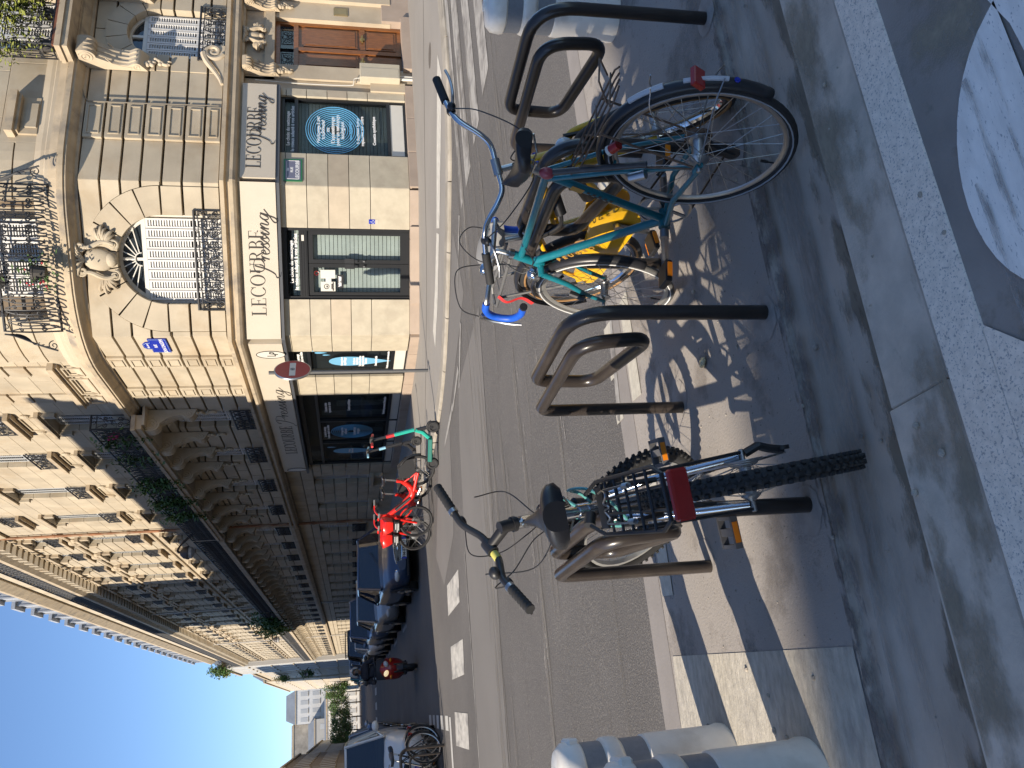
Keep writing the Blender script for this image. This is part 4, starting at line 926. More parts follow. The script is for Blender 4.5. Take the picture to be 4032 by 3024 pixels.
# ---- arched windows with shutters and fanlight
def arched_window(W, c, hw, spring, zb, ztr, fan, grille_h, shm, leaves, rail_o, name):
    f = MB(); n = 24; fw = 0.06
    out = [(c+(hw)*math.cos(PI*i/n), spring+hw*math.sin(PI*i/n)) for i in range(n+1)]; inn = [(c+(hw-fw)*math.cos(PI*i/n), spring+(hw-fw)*math.sin(PI*i/n)) for i in range(n+1)]
    for i in range(n): W.prism(f, [out[i], out[i+1], inn[i+1], inn[i]], -0.26, -0.17)
    for sg in (-1, 1): W.rect(f, min(c+sg*hw, c+sg*(hw-fw)), max(c+sg*hw, c+sg*(hw-fw)), zb, spring, -0.26, -0.17)
    W.rect(f, c-hw+fw, c+hw-fw, ztr-0.05, ztr+0.03, -0.26, -0.15)
    if fan:
        for i in range(1, 10):
            a = PI*i/10; W.prism(f, [(c+0.13*math.cos(a)-0.010*math.sin(a), ztr+.05+0.13*math.sin(a)+0.010*math.cos(a)), (c+0.13*math.cos(a)+0.010*math.sin(a), ztr+.05+0.13*math.sin(a)-0.010*math.cos(a)), (c+0.62*math.cos(a)*1.05+0.010*math.sin(a), ztr+.05+0.46*math.sin(a)-0.010*math.cos(a)), (c+0.62*math.cos(a)*1.05-0.010*math.sin(a), ztr+.05+0.46*math.sin(a)+0.010*math.cos(a))], -0.15, -0.135)
        s0 = len(f.v); f.tube([W.P(c+0.13*math.cos(PI*i/16), ztr+.05+0.13*math.sin(PI*i/16), -0.14) for i in range(17)], 0.014, 5)
    W.rect(f, c-0.03, c+0.03, ztr+.03, spring+hw-fw, -0.25, -0.16)
    fo = f.build(name, OFFW, CB)
    g = MB(); pts = [(c+(hw-fw)*math.cos(PI*i/n), max(ztr, spring+(hw-fw)*math.sin(PI*i/n))) for i in range(n+1)]; W.prism(g, [(c-hw+fw, zb), (c+hw-fw, zb)]+pts, -0.222, -0.218); g.build('glass_pane', WGLASS, fo)
    ww = 2*(hw-fw); lw = ww/leaves
    for k in range(leaves): place(W, shutter_mesh(lw-0.006, ztr-0.06-zb, shm, 1), 'shutter', fo, c-hw+fw+lw*k+0.003, zb, -0.16)
    place(W, iron_mesh(2*hw+0.24, grille_h, 2, 1.15), 'railing', fo, c-hw-0.12, zb-0.03, rail_o)
    return fo
arched_window(WP, C0, 0.885, 4.96, 3.84, 5.36, True, 0.54, WHITEP, 8, 0.05, 'arched_window')
arched_window(WL, 3.77, AW, AZ, 3.84, 5.50, False, 0.55, WHITEP, 6, 0.05, 'arched_window')
def flat_window(W, c, wd, zb, zt, shm, par, name='window', rail=None, leaves=4, ro=0.05, o=-0.20, drop=0.0):
    f = MB(); fw = 0.05
    for (p, q, r, s_) in ((c-wd/2, c-wd/2+fw, zb, zt), (c+wd/2-fw, c+wd/2, zb, zt), (c-wd/2+fw, c+wd/2-fw, zt-fw, zt), (c-.03, c+.03, zb, zt-fw)): W.rect(f, p, q, r, s_, o-.05, o+.02)
    fo = f.build(name, OFFW, par)
    g = MB(); W.rect(g, c-wd/2+fw, c+wd/2-fw, zb, zt-fw, o-.03, o-.026); g.build('glass_pane', WGLASS, fo)
    lw = (wd-2*fw)/leaves
    if shm:
        for k in range(leaves): place(W, shutter_mesh(lw-.006, (zt-fw-zb)*(1-drop), shm, 1), 'shutter', fo, c-wd/2+fw+lw*k+.003, zb, o+.02)
    if rail: place(W, iron_mesh(rail[0], rail[1], 3, 1.0), 'railing', fo, c-rail[0]/2, zb-0.02, ro)
    return fo
for m_ in MWIN: flat_window(WD, m_, 1.16, 3.83, 5.85, WHITEP, CB, rail=(1.5, 0.55))
for m_ in (7.8, 11.0): flat_window(WL, m_, 1.2, 3.83, 5.9, WHITEP, CB, rail=(1.5, 0.55))
carved_cartouche(WP, C0, 6.16, 0.72, 1.15, CB, STONE)
# volute resting on the string course by the entrance, consoles under the balconies
mb = MB(); M4 = WL.M(2.75, 3.82, 0.05)
mb.tube([(x, y, 0.1) for x, y in spiral((0.42, 0.22), 0.02, 0.20, 0, 3.4*PI, 36)], [0.03+0.03*i/36 for i in range(37)], 7)
mb.tube([(x, y, 0.1) for x, y in bez((0.38, 0.42), (0.1, 0.40), (-0.1, 0.1), (-0.42, 0.03), 12)], [0.07-0.035*i/12 for i in range(13)], 7)
mb.prism([(-0.42, 0), (0.6, 0), (0.6, 0.2), (0.42, 0.36), (0.2, 0.26), (-0.05, 0.1)], lambda x, y: V3((x, y, 0)), lambda x, y: V3((x, y, 0.11)))
mb.xf(M4); mb.build('scroll_volute', STONE3, CB, True)
big = corbel_mesh(1.36, 0.50, 0.40, STONE3)
for a in (2.88, 4.72): place(WL, big, 'corbel', CB, a, 5.22, 0.02)
bigd = corbel_mesh(1.35, 0.56, 0.34, STONE)
for Y in (20.55, 22.35, 23.75, 25.25, 27.25, 28.95, 30.85, 32.6): place(WD, bigd, 'corbel', CB, Y-PL[1], 5.03, 0.02)
# ---- cornice, rounded over the angle
def round_path(r=1.25, n=8, end=YB, right=22):
    P0, P1 = V3((*PL, 0)), V3((*PR, 0)); dv = (P1-P0).normalized(); out = [(7.53, end)]
    a = P0+V3((0, r, 0)); c = P0+dv*r
    for i in range(n+1):
        t = i/n; p = a*(1-t)**2+P0*2*t*(1-t)+c*t*t; out.append((p.x, p.y))
    r2 = 0.8; a = P1-dv*r2; c = P1+V3((r2, 0, 0))
    for i in range(n+1):
        t = i/n; p = a*(1-t)**2+P1*2*t*(1-t)+c*t*t; out.append((p.x, p.y))
    return out+[(right, 14.3)]
RP = round_path()
sweep(RP, [(-0.3, 6.45), (0.05, 6.45), (0.07, 6.50), (0.13, 6.52), (0.19, 6.56), (0.25, 6.585), (0.27, 6.60), (0.27, 6.635), (0.30, 6.645), (0.30, 6.73), (0.24, 6.745), (0.24, 6.775), (0.15, 6.80), (0.11, 6.955), (-0.3, 6.955)], MOULD, 'cornice', CB)
sweep(RP, [(-0.3, 6.956), (0.09, 6.956), (0.09, 7.03), (0.06, 7.05), (0.06, 7.12), (0.03, 7.24), (-0.3, 7.24)], STONE3, 'dado_moulding', CB)
# upper wall above the rounded angle
rp = [p for p in RP]
i0 = [i for i, p in enumerate(rp)][1]; i1 = len(rp)-2
ang = rp[1:-1]
def ring_courses(pts, zs_, gap=0.012):
    for k in range(len(zs_)-1): sweep(pts, [(-0.3, zs_[k]+gap/2), (0.0, zs_[k]+gap/2), (0.0, zs_[k+1]-gap/2), (-0.3, zs_[k+1]-gap/2), (-0.3, zs_[k]+gap/2)], STONE, 'stone_course', CB)
ring_courses([ang[i] for i in range(0, 12)][:6], [7.24, 7.62, 8.0, 8.4, 8.8, 9.2, 9.6], 0.03)
ring_courses(ang[-7:], [7.24, 7.62, 8.0, 8.4, 8.8, 9.2, 9.6], 0.03)
back = MB(); bp_ = [(x, y) for x, y in ang[4:-5]]
sweep(ang, [(-0.35, 7.24), (-0.29, 7.24), (-0.29, 15.2), (-0.35, 15.2)], STONE, 'wall_core', CB)
sweep(ang, [(-0.28, 9.6), (0, 9.6), (0, 14.3), (-0.28, 14.3)], STONE, 'upper_angle_wall', CB)
flat_window(WP, C0, 1.5, 6.96, 9.3, WHITEP, CB, rail=None, leaves=4, o=-0.10)
# curved iron balcony on the angle
mb = iron(2.85, 1.05, 5, 1.35, 0.014); mb.v = [(x, y, z+0.42*math.sin(PI*min(1, max(0, x/2.85)))**0.7+0.12*math.sin(PI*min(1, max(0, 1-y/1.05)))) for x, y, z in mb.v]
mb.xf(WP.M(0.13, 6.94, 0.05)); mb.build('curved_balcony_railing', IRON, CB, True)
for sg, a in ((-1, 0.08), (1, PANW-0.08)):    # swept side scrolls
    mb = MB(); M4 = WP.M(a, 6.94, 0.06)
    for k in range(5):
        mb.tube([(sg*x, y, z) for x, y, z in bez((0.0, 1.05-k*.05, 0.02), (0.02, 0.75-k*.06, 0.05), (0.16+k*.03, 0.55, 0.2), (0.30-k*.04, 0.06+k*.08, 0.2), 12)], 0.018 if k == 0 else 0.012, 5)
    mb.tube([(sg*x, y, 0.2) for x, y in spiral((0.20, 0.13), 0.01, 0.10, 0, 3*PI, 20)], 0.011, 5)
    mb.xf(M4); mb.build('railing_scroll', IRON, CB, True)
# potted flowers and grey bin on that balcony
def planter(name, label, cat, loc, leaf_c, leaf_n, spread, size, mat, stems=0, pot=None, extra=None, group=None):
    t = thing(name, label, cat, loc, group=group); rnd = random.Random(hash(label) % 1000 if False else len(label)*7+leaf_n)
    b = MB()
    for (c, n_, sp) in leaf_c: leafy(b, c, n_, sp, size, rnd)
    b.build('foliage', mat, t)
    p = MB(); p.lathe([(0.10, 0), (0.14, 0.2), (0.15, 0.2), (0.15, 0.24)], (0, 0, 0), 12) if pot is None else pot(p); p.build('pot', pm('dark_pot', (0.05, 0.045, 0.04), 0.7), t)
    if stems:
        s_ = MB()
        for k in range(stems):
            c = leaf_c[k % len(leaf_c)][0]; s_.tube(catmull([(0, 0, 0.2), (c[0]*.4, c[1]*.4, c[2]*.6+.1), c], 4), 0.006, 4)
        s_.build('stem', BARK, t)
    return t
pt = WP.P(1.35, 6.95, 0.62)
planter('flower_pot', 'sparse geranium spilling over the curved balcony on the corner', 'plant', pt, [((0, 0, 0.3), 60, (.18, .12, .12)), ((0.15, -.1, 0.05), 50, (.2, .08, .12)), ((-.2, -.05, -.1), 30, (.1, .06, .1))], 60, None, 0.05, LEAF, 6)
b = MB(); 
for k in range(14): b.ell((pt.x+random.uniform(-.3, .3), pt.y+random.uniform(-.15, .1), pt.z+random.uniform(-.1, .35)), (0.022, 0.022, 0.018), 6, 4)
fl = b.build('flower_heads', pm('red_petals', (0.5, 0.05, 0.06), 0.6)); tag(fl, 'few small red geranium blooms on the curved balcony', 'flowers', kind='stuff')
bn = thing('hanging_drum', 'dark grey cylinder hanging at the top edge above the curved balcony', 'lantern', tuple(WP.P(1.2, 7.72, 0.62)))
mb = MB(); mb.lathe([(0.13, 0), (0.145, 0.03), (0.145, 0.5)], n=20); mb.build('drum_body', pm('dark_grey_metal', (0.05, 0.055, 0.06), 0.4), bn); mb = MB(); mb.lathe([(0.148, 0.06), (0.148, 0.085)], n=20); mb.build('drum_ring', STEEL, bn); mb = MB(); mb.cyl((0, 0, 0.5), (0, 0, 0.9), 0.02); mb.cyl((0, 0, 0.85), (0.35, 0.49, 0.85), 0.02); mb.build('drum_bracket', IRON, bn)
# ---- main street upper floor: balcony, planter, panel with hood
courses(WL, 0.8, 12, [7.24, 7.9, 8.4, 8.9, 9.4], [(3.1, 4.5, 7.0, 9.2), (7.2, 8.4, 7, 9.2), (0.8, 2.75, 7.0, 7.95)], STONE, CB, gap=0.006, maxlen=1.6)
courses(WL, 0.8, 2.75, [7.24, 7.9], [], STONE, CB, gap=0.006, maxlen=3)
mb = MB(); WL.rect(mb, 0.8, 12, 9.4, 14.3, -0.28, 0.0); mb.build('upper_wall', STONE, CB)
flat_window(WL, 3.8, 1.35, 6.96, 9.2, WHITEP, CB, leaves=4, o=-0.15)
mb = MB(); WL.rect(mb, 0.92, 1.90, 7.62, 7.76, -0.0, 0.22); WL.rect(mb, 0.98, 1.84, 7.56, 7.62, 0.0, 0.15); WL.rect(mb, 0.98, 1.84, 7.24, 7.56, 0.0, 0.05); mb.build('panel_hood', MOULD, CB)
mb = MB(); WL.rect(mb, 1.12, 1.68, 7.26, 7.46, 0.05, 0.085); mb.build('raised_panel', STONE, CB)
mb = MB(); WL.rect(mb, 2.58, 5.0, 6.66, 6.90, 0.28, 0.72); WL.rect(mb, 2.54, 5.04, 6.78, 6.86, 0.28, 0.76); mb.build('balcony_slab', MOULD, CB)
mb = MB(); WL.rect(mb, 2.62, 4.96, 6.902, 6.95, 0.64, 0.70); mb.build('balcony_plank', pm('rusty_kerb_iron', (0.16, 0.06, 0.03), 0.7, var=0.3), CB)
place(WL, iron_mesh(2.3, 1.0, 4, 1.2), 'balcony_railing', CB, 2.64, 6.95, 0.68)
mb = iron(0.40, 1.0, 6, 1.3); W2 = Wall((WL.P(2.64, 0, 0.27).x, WL.P(2.64, 0, 0.27).y), (0, -1), (-1, 0)); mb.xf(W2.M(0, 6.95, 0)); mb.build('balcony_railing', IRON, CB, True)
pt = WL.P(3.55, 6.95, 0.5)
planter('balcony_shrub', 'yellow green leafy shrub on the balcony above the brown door', 'plant', pt, [((0.1, -.15, 0.60), 520, (.36, .16, .22)), ((0.45, -.20, 0.45), 320, (.25, .10, .2)), ((-.25, -.18, 0.85), 220, (.22, .1, .2)), ((0.3, -.15, 1.0), 240, (.3, .12, .14))], 900, None, 0.065, LEAFY, 8)
pt = WL.P(2.75, 6.95, 0.5)
planter('balcony_grass', 'wispy pale plant at the left end of the balcony above the brown door', 'plant', pt, [((-.1, -.1, 0.5), 150, (.14, .12, .2)), ((-.2, -.05, 0.85), 120, (.14, .1, .16)), ((-.35, 0, 0.95), 60, (.12, .06, .12))], 300, None, 0.04, LEAFY, 6)
# thin cable across the stone between the floors
mb = MB(); mb.tube(catmull([WL.P(2.45, 6.75, 0.30), WL.P(2.2, 6.55, 0.1), WL.P(1.86, 6.42, 0.07), WL.P(1.80, 6.1, 0.09), WL.P(1.83, 3.9, 0.09)], 6), 0.012, 5); mb.build('wall_cable', pm('old_cable', (0.2, 0.17, 0.13), 0.7), CB)
# ---- side street balcony
mb = MB(); WD.rect(mb, 4.0, SD-0.15, 6.36, 6.50, 0.25, 0.62); WD.rect(mb, 3.96, SD-0.13, 6.50, 6.60, 0.25, 0.66); mb.build('balcony_slab', MOULD, CB)
mb = MB(); WD.rect(mb, 4.0, SD-.1, 6.30, 6.36, 0.0, 0.5); mb.build('balcony_soffit', STONE, CB)
npan = 9; pw = (SD-0.2-4.02)/npan
for k in range(npan): place(WD, iron_mesh(pw, 0.92, 7, 1.2), 'balcony_railing', CB, 4.02+pw*k, 6.60, 0.60)
mb = iron(0.36, 0.92, 8, 1.2); W3 = Wall((WD.P(4.03, 0, 0.22).x, WD.P(4.03, 0, 0.22).y), (-1, 0), (0, -1)); mb.xf(W3.M(0, 6.60, 0)); mb.build('balcony_railing', IRON, CB, True)
# upper floors on the side street
UPW = [(5.15, 1.15), (8.3, 1.15), (11.9, 1.15), (15.6, 1.15)]
Z1 = [6.96, 7.4, 7.85, 8.3, 8.78, 9.2, 9.62, 10.1, 10.6, 11.1, 11.6, 12.06, 12.5, 12.95, 13.35, 13.75, 14.3]
ops = []
for (c, wd) in UPW: ops += [(c-wd/2, c+wd/2, 6.9, 8.78), (c-wd/2, c+wd/2, 9.62, 12.06), (c-wd/2, c+wd/2, 12.95, 13.75)]
courses(WD, 1.25, SD, Z1, ops, STONE, CB, gap=0.006, maxlen=1.25)
for (c, wd) in UPW:
    flat_window(WD, c, wd, 6.96, 8.78, GREYSH, CB, leaves=4, o=-0.2); flat_window(WD, c, wd, 9.64, 12.05, GREYSH, CB, rail=(1.42, 0.62), leaves=4, o=-0.2); flat_window(WD, c, wd, 12.97, 13.75, GREYSH, CB, rail=(1.42, 0.6), leaves=4, o=-0.2)
    for (z, hh) in ((8.82, 0), (12.08, 0)):
        mb = MB(); WD.rect(mb, c-0.85, c+0.85, z, z+0.10, 0, 0.16); WD.rect(mb, c-0.80, c+0.80, z-0.05, z, 0, 0.09); mb.build('window_hood', MOULD, CB)
        for sg in (-1, 1):
            mb = MB(); WD.rect(mb, c+sg*0.70-0.09, c+sg*0.70+0.09, z-0.35, z-.05, 0, 0.10); mb.build('hood_bracket', STONE, CB)
    for z in (9.50, 12.82):
        mb = MB(); WD.rect(mb, c-0.82, c+0.82, z, z+0.11, 0, 0.20); WD.rect(mb, c-0.76, c+0.76, z-0.06, z, 0, 0.12); mb.build('window_sill', MOULD, CB)
    mb = MB()
    for (u0, u1, v0, v1) in ((c-.5, c+.5, 9.02, 9.06), (c-.5, c+.5, 9.36, 9.40), (c-.5, c-.46, 9.06, 9.36), (c+.46, c+.5, 9.06, 9.36)): WD.rect(mb, u0, u1, v0, v1, 0, 0.035)
    for sg in (-1, 1): mb.ell(tuple(WD.P(c+sg*.62, 9.2, 0.03)), (.05, .08, .11), 10, 6)
    mb.build('panel_moulding', STONE, CB)
mb = MB(); WD.rect(mb, 1.30, 3.75, 7.56, 7.68, 0, 0.17); WD.rect(mb, 1.35, 3.70, 7.50, 7.56, 0, 0.10); mb.build('panel_hood', MOULD, CB)
for (a, c) in ((1.42, 1.88), (2.02, 2.98), (3.12, 3.60)):
    mb = MB()
    for (u0, u1, v0, v1) in ((a, c, 7.06, 7.09), (a, c, 7.42, 7.45), (a, a+.03, 7.09, 7.42), (c-.03, c, 7.09, 7.42)): WD.rect(mb, u0, u1, v0, v1, 0.06, 0.09)
    mb.build('panel_moulding', STONE, CB)
for (a, c) in ((1.45, 1.95), (3.05, 3.55)):
    for k in range(14): blk(WD, a, c, 7.70+k*0.45+.03, 8.15+k*0.45-.03, 0.0, 0.05, STONE, CB, 'pilaster_stone')
mb = MB(); WD.rect(mb, 6.55, 7.0, 7.0, 8.7, -0.26, -0.25); mb.build('niche', STONE2, CB)
for k in (0.0,):
    mb = MB(); mb.tube([WD.P(SD-0.05, z, 0.10) for z in (-0.1, 3.4, 7, 11, 15.2)], 0.055, 8); 
    for z in (2.8, 4.9, 9.9, 12.6): mb.tube([WD.P(SD-.05, z, .1), WD.P(SD-.05, z+.12, .1)], 0.07, 8)
    mb.build('drainpipe', COPPER, CB, True)
# ground floor of the side street beyond the shop
GW = [(11.68, 1.05), (15.35, 1.0)]
courses(WD, 10.0, SD, [-0.3, 0.30, 0.72, 1.1, 1.5, 1.92, 2.3, 2.58, 2.98, 3.43], [(c-w_/2, c+w_/2, 0.72, 2.58) for c, w_ in GW], STONE, CB, gap=0.026, maxlen=1.15)
for c, w_ in GW:
    flat_window(WD, c, w_, 0.72, 2.58, GREYSH, CB, leaves=2, o=-0.22)
    mb = MB(); WD.rect(mb, c-.75, c+.75, 0.58, 0.70, 0, 0.16); WD.rect(mb, c-.7, c-.5, 0.3, .58, 0, .12); WD.rect(mb, c+.5, c+.7, 0.3, .58, 0, .12); mb.build('window_sill', STONE3, CB)
# plants trailing from the long balcony
for k, (Y, n_, lab) in enumerate(((20.9, 120, 'pink flowered pot plant at the near end of the long balcony'), (22.6, 90, 'green plant over the long balcony, nearest the curved corner'), (25.1, 260, 'bushy green plant hanging from the middle of the long balcony'), (27.4, 420, 'large trailing creeper on the far half of the long balcony'), (29.4, 300, 'leafy creeper at the far end of the long balcony'))):
    pt = WD.P(Y-PL[1], 6.62, 0.50)
    planter('balcony_plant', lab, 'plant', pt, [((-.1, 0, .45), n_, (.10, .35, .22)), ((-.15, .3, .9), n_//3, (.08, .3, .14)), ((-.16, -.1, .05), n_//3, (.05, .3, .2))], n_, None, 0.075, LEAF, 4, group='plants on the long balcony')
mb = MB(); c = WD.P(20.75-PL[1], 7.15, .55)
for k in range(12): mb.ell((c.x+random.uniform(-.05, .05), c.y+random.uniform(-.15, .15), c.z+random.uniform(-.15, .15)), (.06, .06, .05), 7, 5)
tag(mb.build('flower_heads', pm('magenta_petals', (0.35, 0.02, 0.10), 0.6)), 'cluster of magenta blooms behind the long balcony railing', 'flowers', kind='stuff')
# main cornice and attic (only their ends are in view)
sweep([(7.53, YB)]+RP[1:], [(-0.3, 14.3), (0.1, 14.3), (0.15, 14.6), (0.5, 14.8), (0.55, 15.2), (-0.3, 15.22)], MOULD, 'main_cornice', CB)
mb = MB(); mb.prism([(22, 15.2), (10.8, 15.2), (8.4, 16.9), (8.4, YB), (22, YB)], lambda x, y: V3((x, y, 15.22)), lambda x, y: V3((x, y, 19.1))); mb.build('attic_wall', STONE, CB)
mb = MB(); mb.add([(8.2, 16.6, 19.1), (8.2, YB, 19.1), (22, YB, 19.1), (22, 15, 19.1), (10.8, 15, 19.1), (9.6, 18, 22), (9.6, YB, 22), (20, YB, 22), (20, 17, 22)], [(0, 1, 6, 5), (1, 2, 7, 6), (2, 3, 8, 7), (3, 4, 5, 8), (4, 0, 5), (5, 6, 7, 8)]); mb.build('mansard_roof', ZINC, CB)
# ---- plates
def plate_rue(W, a0, a1, z0, z1, flip=1):
    pass
pq = thing('street_plaque', 'faded Rue Lecourbe street plate with green border beside shop window', 'street sign', tuple(WL.P(0.36, 2.23, 0.0)))
mb = MB(); mb.box(-0.27, 0.27, -0.022, -0.003, 0, 0.37); mb.build('green_border', GREENENA, pq)
mb = MB(); mb.box(-0.235, 0.235, -0.027, -0.0225, 0.035, 0.335); mb.build('plate_face', GREYENA, pq)
M4 = Matrix.Rotation(R(90), 4, 'X')
for (t_, s_, z, sz) in (('15e', 0, 0.27, 0.055), ('RUE', 0, 0.185, 0.07), ('LECOURBE', 0, 0.07, 0.095)): text_mesh(t_, sz, Matrix.Translation((0, -0.0275, z)) @ M4, WHITEINK, 'plate_lettering', pq, 0.001, align='CENTER', bold=0.002)
mb = MB(); mb.tube([(x, -0.0275, z) for x, z in ((-.21, .06), (.21, .06), (.22, .08), (.22, .29), (.20, .31), (-.20, .31), (-.22, .29), (-.22, .08))], 0.004, 4, closed=True); mb.build('plate_rim_line', WHITEINK, pq)
pq = thing('street_plaque', 'blue Rue Jean Daudin enamel plate with rounded top on stone corner', 'street sign', tuple(WD.P(0.40, 5.06, 0.01)), (0, 0, R(-90)))
mb = MB(); mb.box(-0.33, 0.33, -0.022, -0.003, 0, 0.36); mb.prism([(-0.17, 0.36), (0.17, 0.36), (0.15, 0.45), (0.08, 0.50), (-0.08, 0.50), (-0.15, 0.45)], lambda x, z: V3((x, -0.022, z)), lambda x, z: V3((x, -0.003, z))); mb.build('plate_face', BLUEENA, pq)
mb = MB(); mb.tube([(x, -0.023, z) for x, z in ((-.31, .02), (.31, .02), (.31, .34), (.15, .34), (.13, .43), (.07, .48), (-.07, .48), (-.13, .43), (-.15, .34), (-.31, .34))], 0.0035, 4, closed=True); mb.build('plate_rim_line', pm('pale_green_rim', (0.35, 0.5, 0.45), 0.4, var=0), pq)
for (t_, z, sz) in (('15e Arrt', 0.385, 0.06), ('RUE', 0.225, 0.085), ('JEAN DAUDIN', 0.07, 0.105)): text_mesh(t_, sz, Matrix.Translation((0, -0.0225, z)) @ M4, WHITEINK, 'plate_lettering', pq, 0.001, align='CENTER', bold=0.002)
st_ = thing('wall_sticker', 'small blue wheelchair access sticker on stone right of shop door', 'sticker', tuple(WP.P(2.40, 0.72, 0.0)), (0, 0, math.atan2(WP.d.y, WP.d.x)))
mb = MB(); mb.box(-0.045, 0.045, -0.006, -0.002, 0.06, 0.19); mb.build('blue_panel', BLUEENA, st_); mb = MB(); mb.box(-0.045, 0.045, -0.006, -0.002, 0.0, 0.06); mb.build('cream_panel', CREAM, st_)
mb = MB(); mb.tube([(0.028*math.cos(t)-.004, -0.0075, 0.105+0.028*math.sin(t)) for t in [R(100+26*i) for i in range(11)]], 0.004, 4); mb.tube([(-.004, -.0075, .17), (-.004, -.0075, .12), (.018, -.0075, .12), (.028, -.0075, .09)], 0.004, 4); mb.build('wheelchair_symbol', WHITEINK, st_)
CB.location = (9, 18, -0.2)
for ch in CB.children: ch.matrix_parent_inverse = Matrix.Translation((-9, -18, 0.2))
# ------------------------------------------------------------------ the rest of the side street
WINM = {}
def far_window_mesh(wd, hh, mat):
    k = (round(wd, 2), round(hh, 2), mat.name)
    if k not in WINM:
        b = shutters(wd-0.1, hh-0.06, 4, 0.11); b.xf(Matrix.Translation((0.05, 0, 0)))
        b.box(0, 0.05, 0, hh, -0.05, 0.02); b.box(wd-0.05, wd, 0, hh, -0.05, 0.02); b.box(0.05, wd-0.05, hh-0.06, hh, -0.05, 0.02); b.box(0, wd, 0, hh, -0.08, -0.07)
        WINM[k] = b.mesh('window', mat)
    return WINM[k]
def row_building(name, label, Y0, Y1, nb, X=7.53, stone=STONE, indiv=True, detail=True, shm=GREYSH, blue=False, far=False):
    root = thing(name, label, 'building'); W = Wall((X, Y0), (0, 1), (-1, 0)); Ln = Y1-Y0
    c = MB(); c.box(X+0.28, X+13, Y0+.002, Y1-.002, -0.4, 15.1); c.build('wall_core', STONE2, root)
    st = Ln/nb; cen = [st*(i+.5) for i in range(nb)]
    fl = [(0.70, 2.66, 1.1), (3.86, 5.85, 1.15), (6.62, 8.78, 1.15), (9.72, 11.95, 1.1), (12.75, 14.0, 1.1)]
    ops = [(c_-w_/2, c_+w_/2, z0, z1) for c_ in cen for z0, z1, w_ in fl]
    zs = [-0.35, 0.30, 0.70, 1.1, 1.5, 1.9, 2.3, 2.66, 3.0, 3.5] + [3.86, 4.26, 4.66, 5.05, 5.45, 5.85, 6.25, 6.62] + [7.05, 7.5, 7.95, 8.38, 8.78, 9.25, 9.72, 10.2, 10.65, 11.1, 11.5, 11.95, 12.4, 12.75, 13.15, 13.6, 14.0, 14.3]
    if indiv: courses(W, 0.01, Ln-.01, zs, ops, stone, root, gap=0.03, o0=-0.28)
    else:
        mb = MB(); courses(W, 0.01, Ln-.01, zs, ops, stone, root, gap=0.035, o0=-0.28, mb=mb); o = mb.build('stone_courses', stone, root); o['kind'] = 'stuff'
    def mould(s0, s1, z0, z1, o1, nm, mt=MOULD, prof=None):
        p = prof or [(0, z0), (o1*.7, z0), (o1, z0+(z1-z0)*.45), (o1, z1-.03), (o1*.8, z1), (0, z1)]
        mb = MB(); n = len(p); A = [W.P(s0, z, o) for o, z in p]; B = [W.P(s1, z, o) for o, z in p]
        mb.add(A+B, [tuple(range(n)), tuple(range(n, 2*n))[::-1]]+[(i, (i+1) % n, n+(i+1) % n, n+i) for i in range(n)]); return mb.build(nm, mt, root)
    mould(0, Ln, 3.50, 3.84, 0.24, 'string_course')
    mould(0, Ln, 9.30, 9.42, 0.06, 'floor_band'); mould(0, Ln, 12.45, 12.58, 0.08, 'floor_band')
    mould(0, Ln, 14.3, 14.45, 0.10, 'frieze'); mould(0, Ln, 14.80, 15.2, 0.62, 'main_cornice')
    mb = MB(); W.rect(mb, 0, Ln, 14.45, 14.80, -0.1, 0.06); mb.build('dentil_band', stone, root)
    dn = MB(); dn.box(-.11, .11, -.17, .17, 0, 0.42); dm = dn.mesh('dentil', stone)
    for k in range(int(Ln/0.62)): place(W, dm, 'dentil', root, 0.3+k*0.62, 14.63, 0.06)
    # first-floor balcony on consoles
    mb = MB(); W.rect(mb, 0.25, Ln-.25, 6.38, 6.60, 0.0, 0.62); mb.build('balcony_slab', MOULD, root)
    npn = max(3, round((Ln-.6)/2.2)); pw = (Ln-.6)/npn
    for k in range(npn): place(W, iron_mesh(pw, 0.95, 7, 0.9, 0.016), 'balcony_railing', root, 0.3+pw*k, 6.60, 0.56)
    cm = corbel_mesh(1.25, 0.54, 0.34, stone, False)
    for c_ in cen:
        for sg in (-1, 1): place(W, cm, 'corbel', root, c_+sg*0.9, 5.10, 0.0)
    # attic balcony, set-back attic and zinc roof with dormers
    npn = max(3, round(Ln/3)); pw = Ln/npn
    for k in range(npn): place(W, iron_mesh(pw, 0.95, 9, 0.8, 0.018), 'attic_railing', root, pw*k, 15.21, 0.52)
    mb = MB(); W.rect(mb, 0, Ln, 15.2, 18.85, -13, -0.35); mb.build('attic_wall', stone, root)
    mould(0, Ln, 18.85, 19.2, 0.05, 'attic_cornice', MOULD, [(-.45, 18.55), (-.25, 18.55), (-.05, 18.85), (0.05, 19.0), (0.05, 19.2), (-.45, 19.22)])
    for c_ in cen:
        mb = MB(); W.rect(mb, c_-.6, c_+.6, 15.4, 18.0, -.35, -.33); mb.build('attic_window', WGLASS, root)
    mb = MB(); a = [W.P(0, 19.2, -.3), W.P(Ln, 19.2, -.3), W.P(Ln, 21.2, -1.9), W.P(0, 21.2, -1.9), W.P(0, 21.9, -8), W.P(Ln, 21.9, -8)]
    mb.add(a, [(0, 1, 2, 3), (3, 2, 5, 4)]); mb.add([W.P(0, 19.2, -.3), W.P(0, 21.4, -1.9), W.P(0, 21.9, -8), W.P(0, 19.2, -8)], [(0, 1, 2, 3)]); mb.build('zinc_roof', ZINC, root)
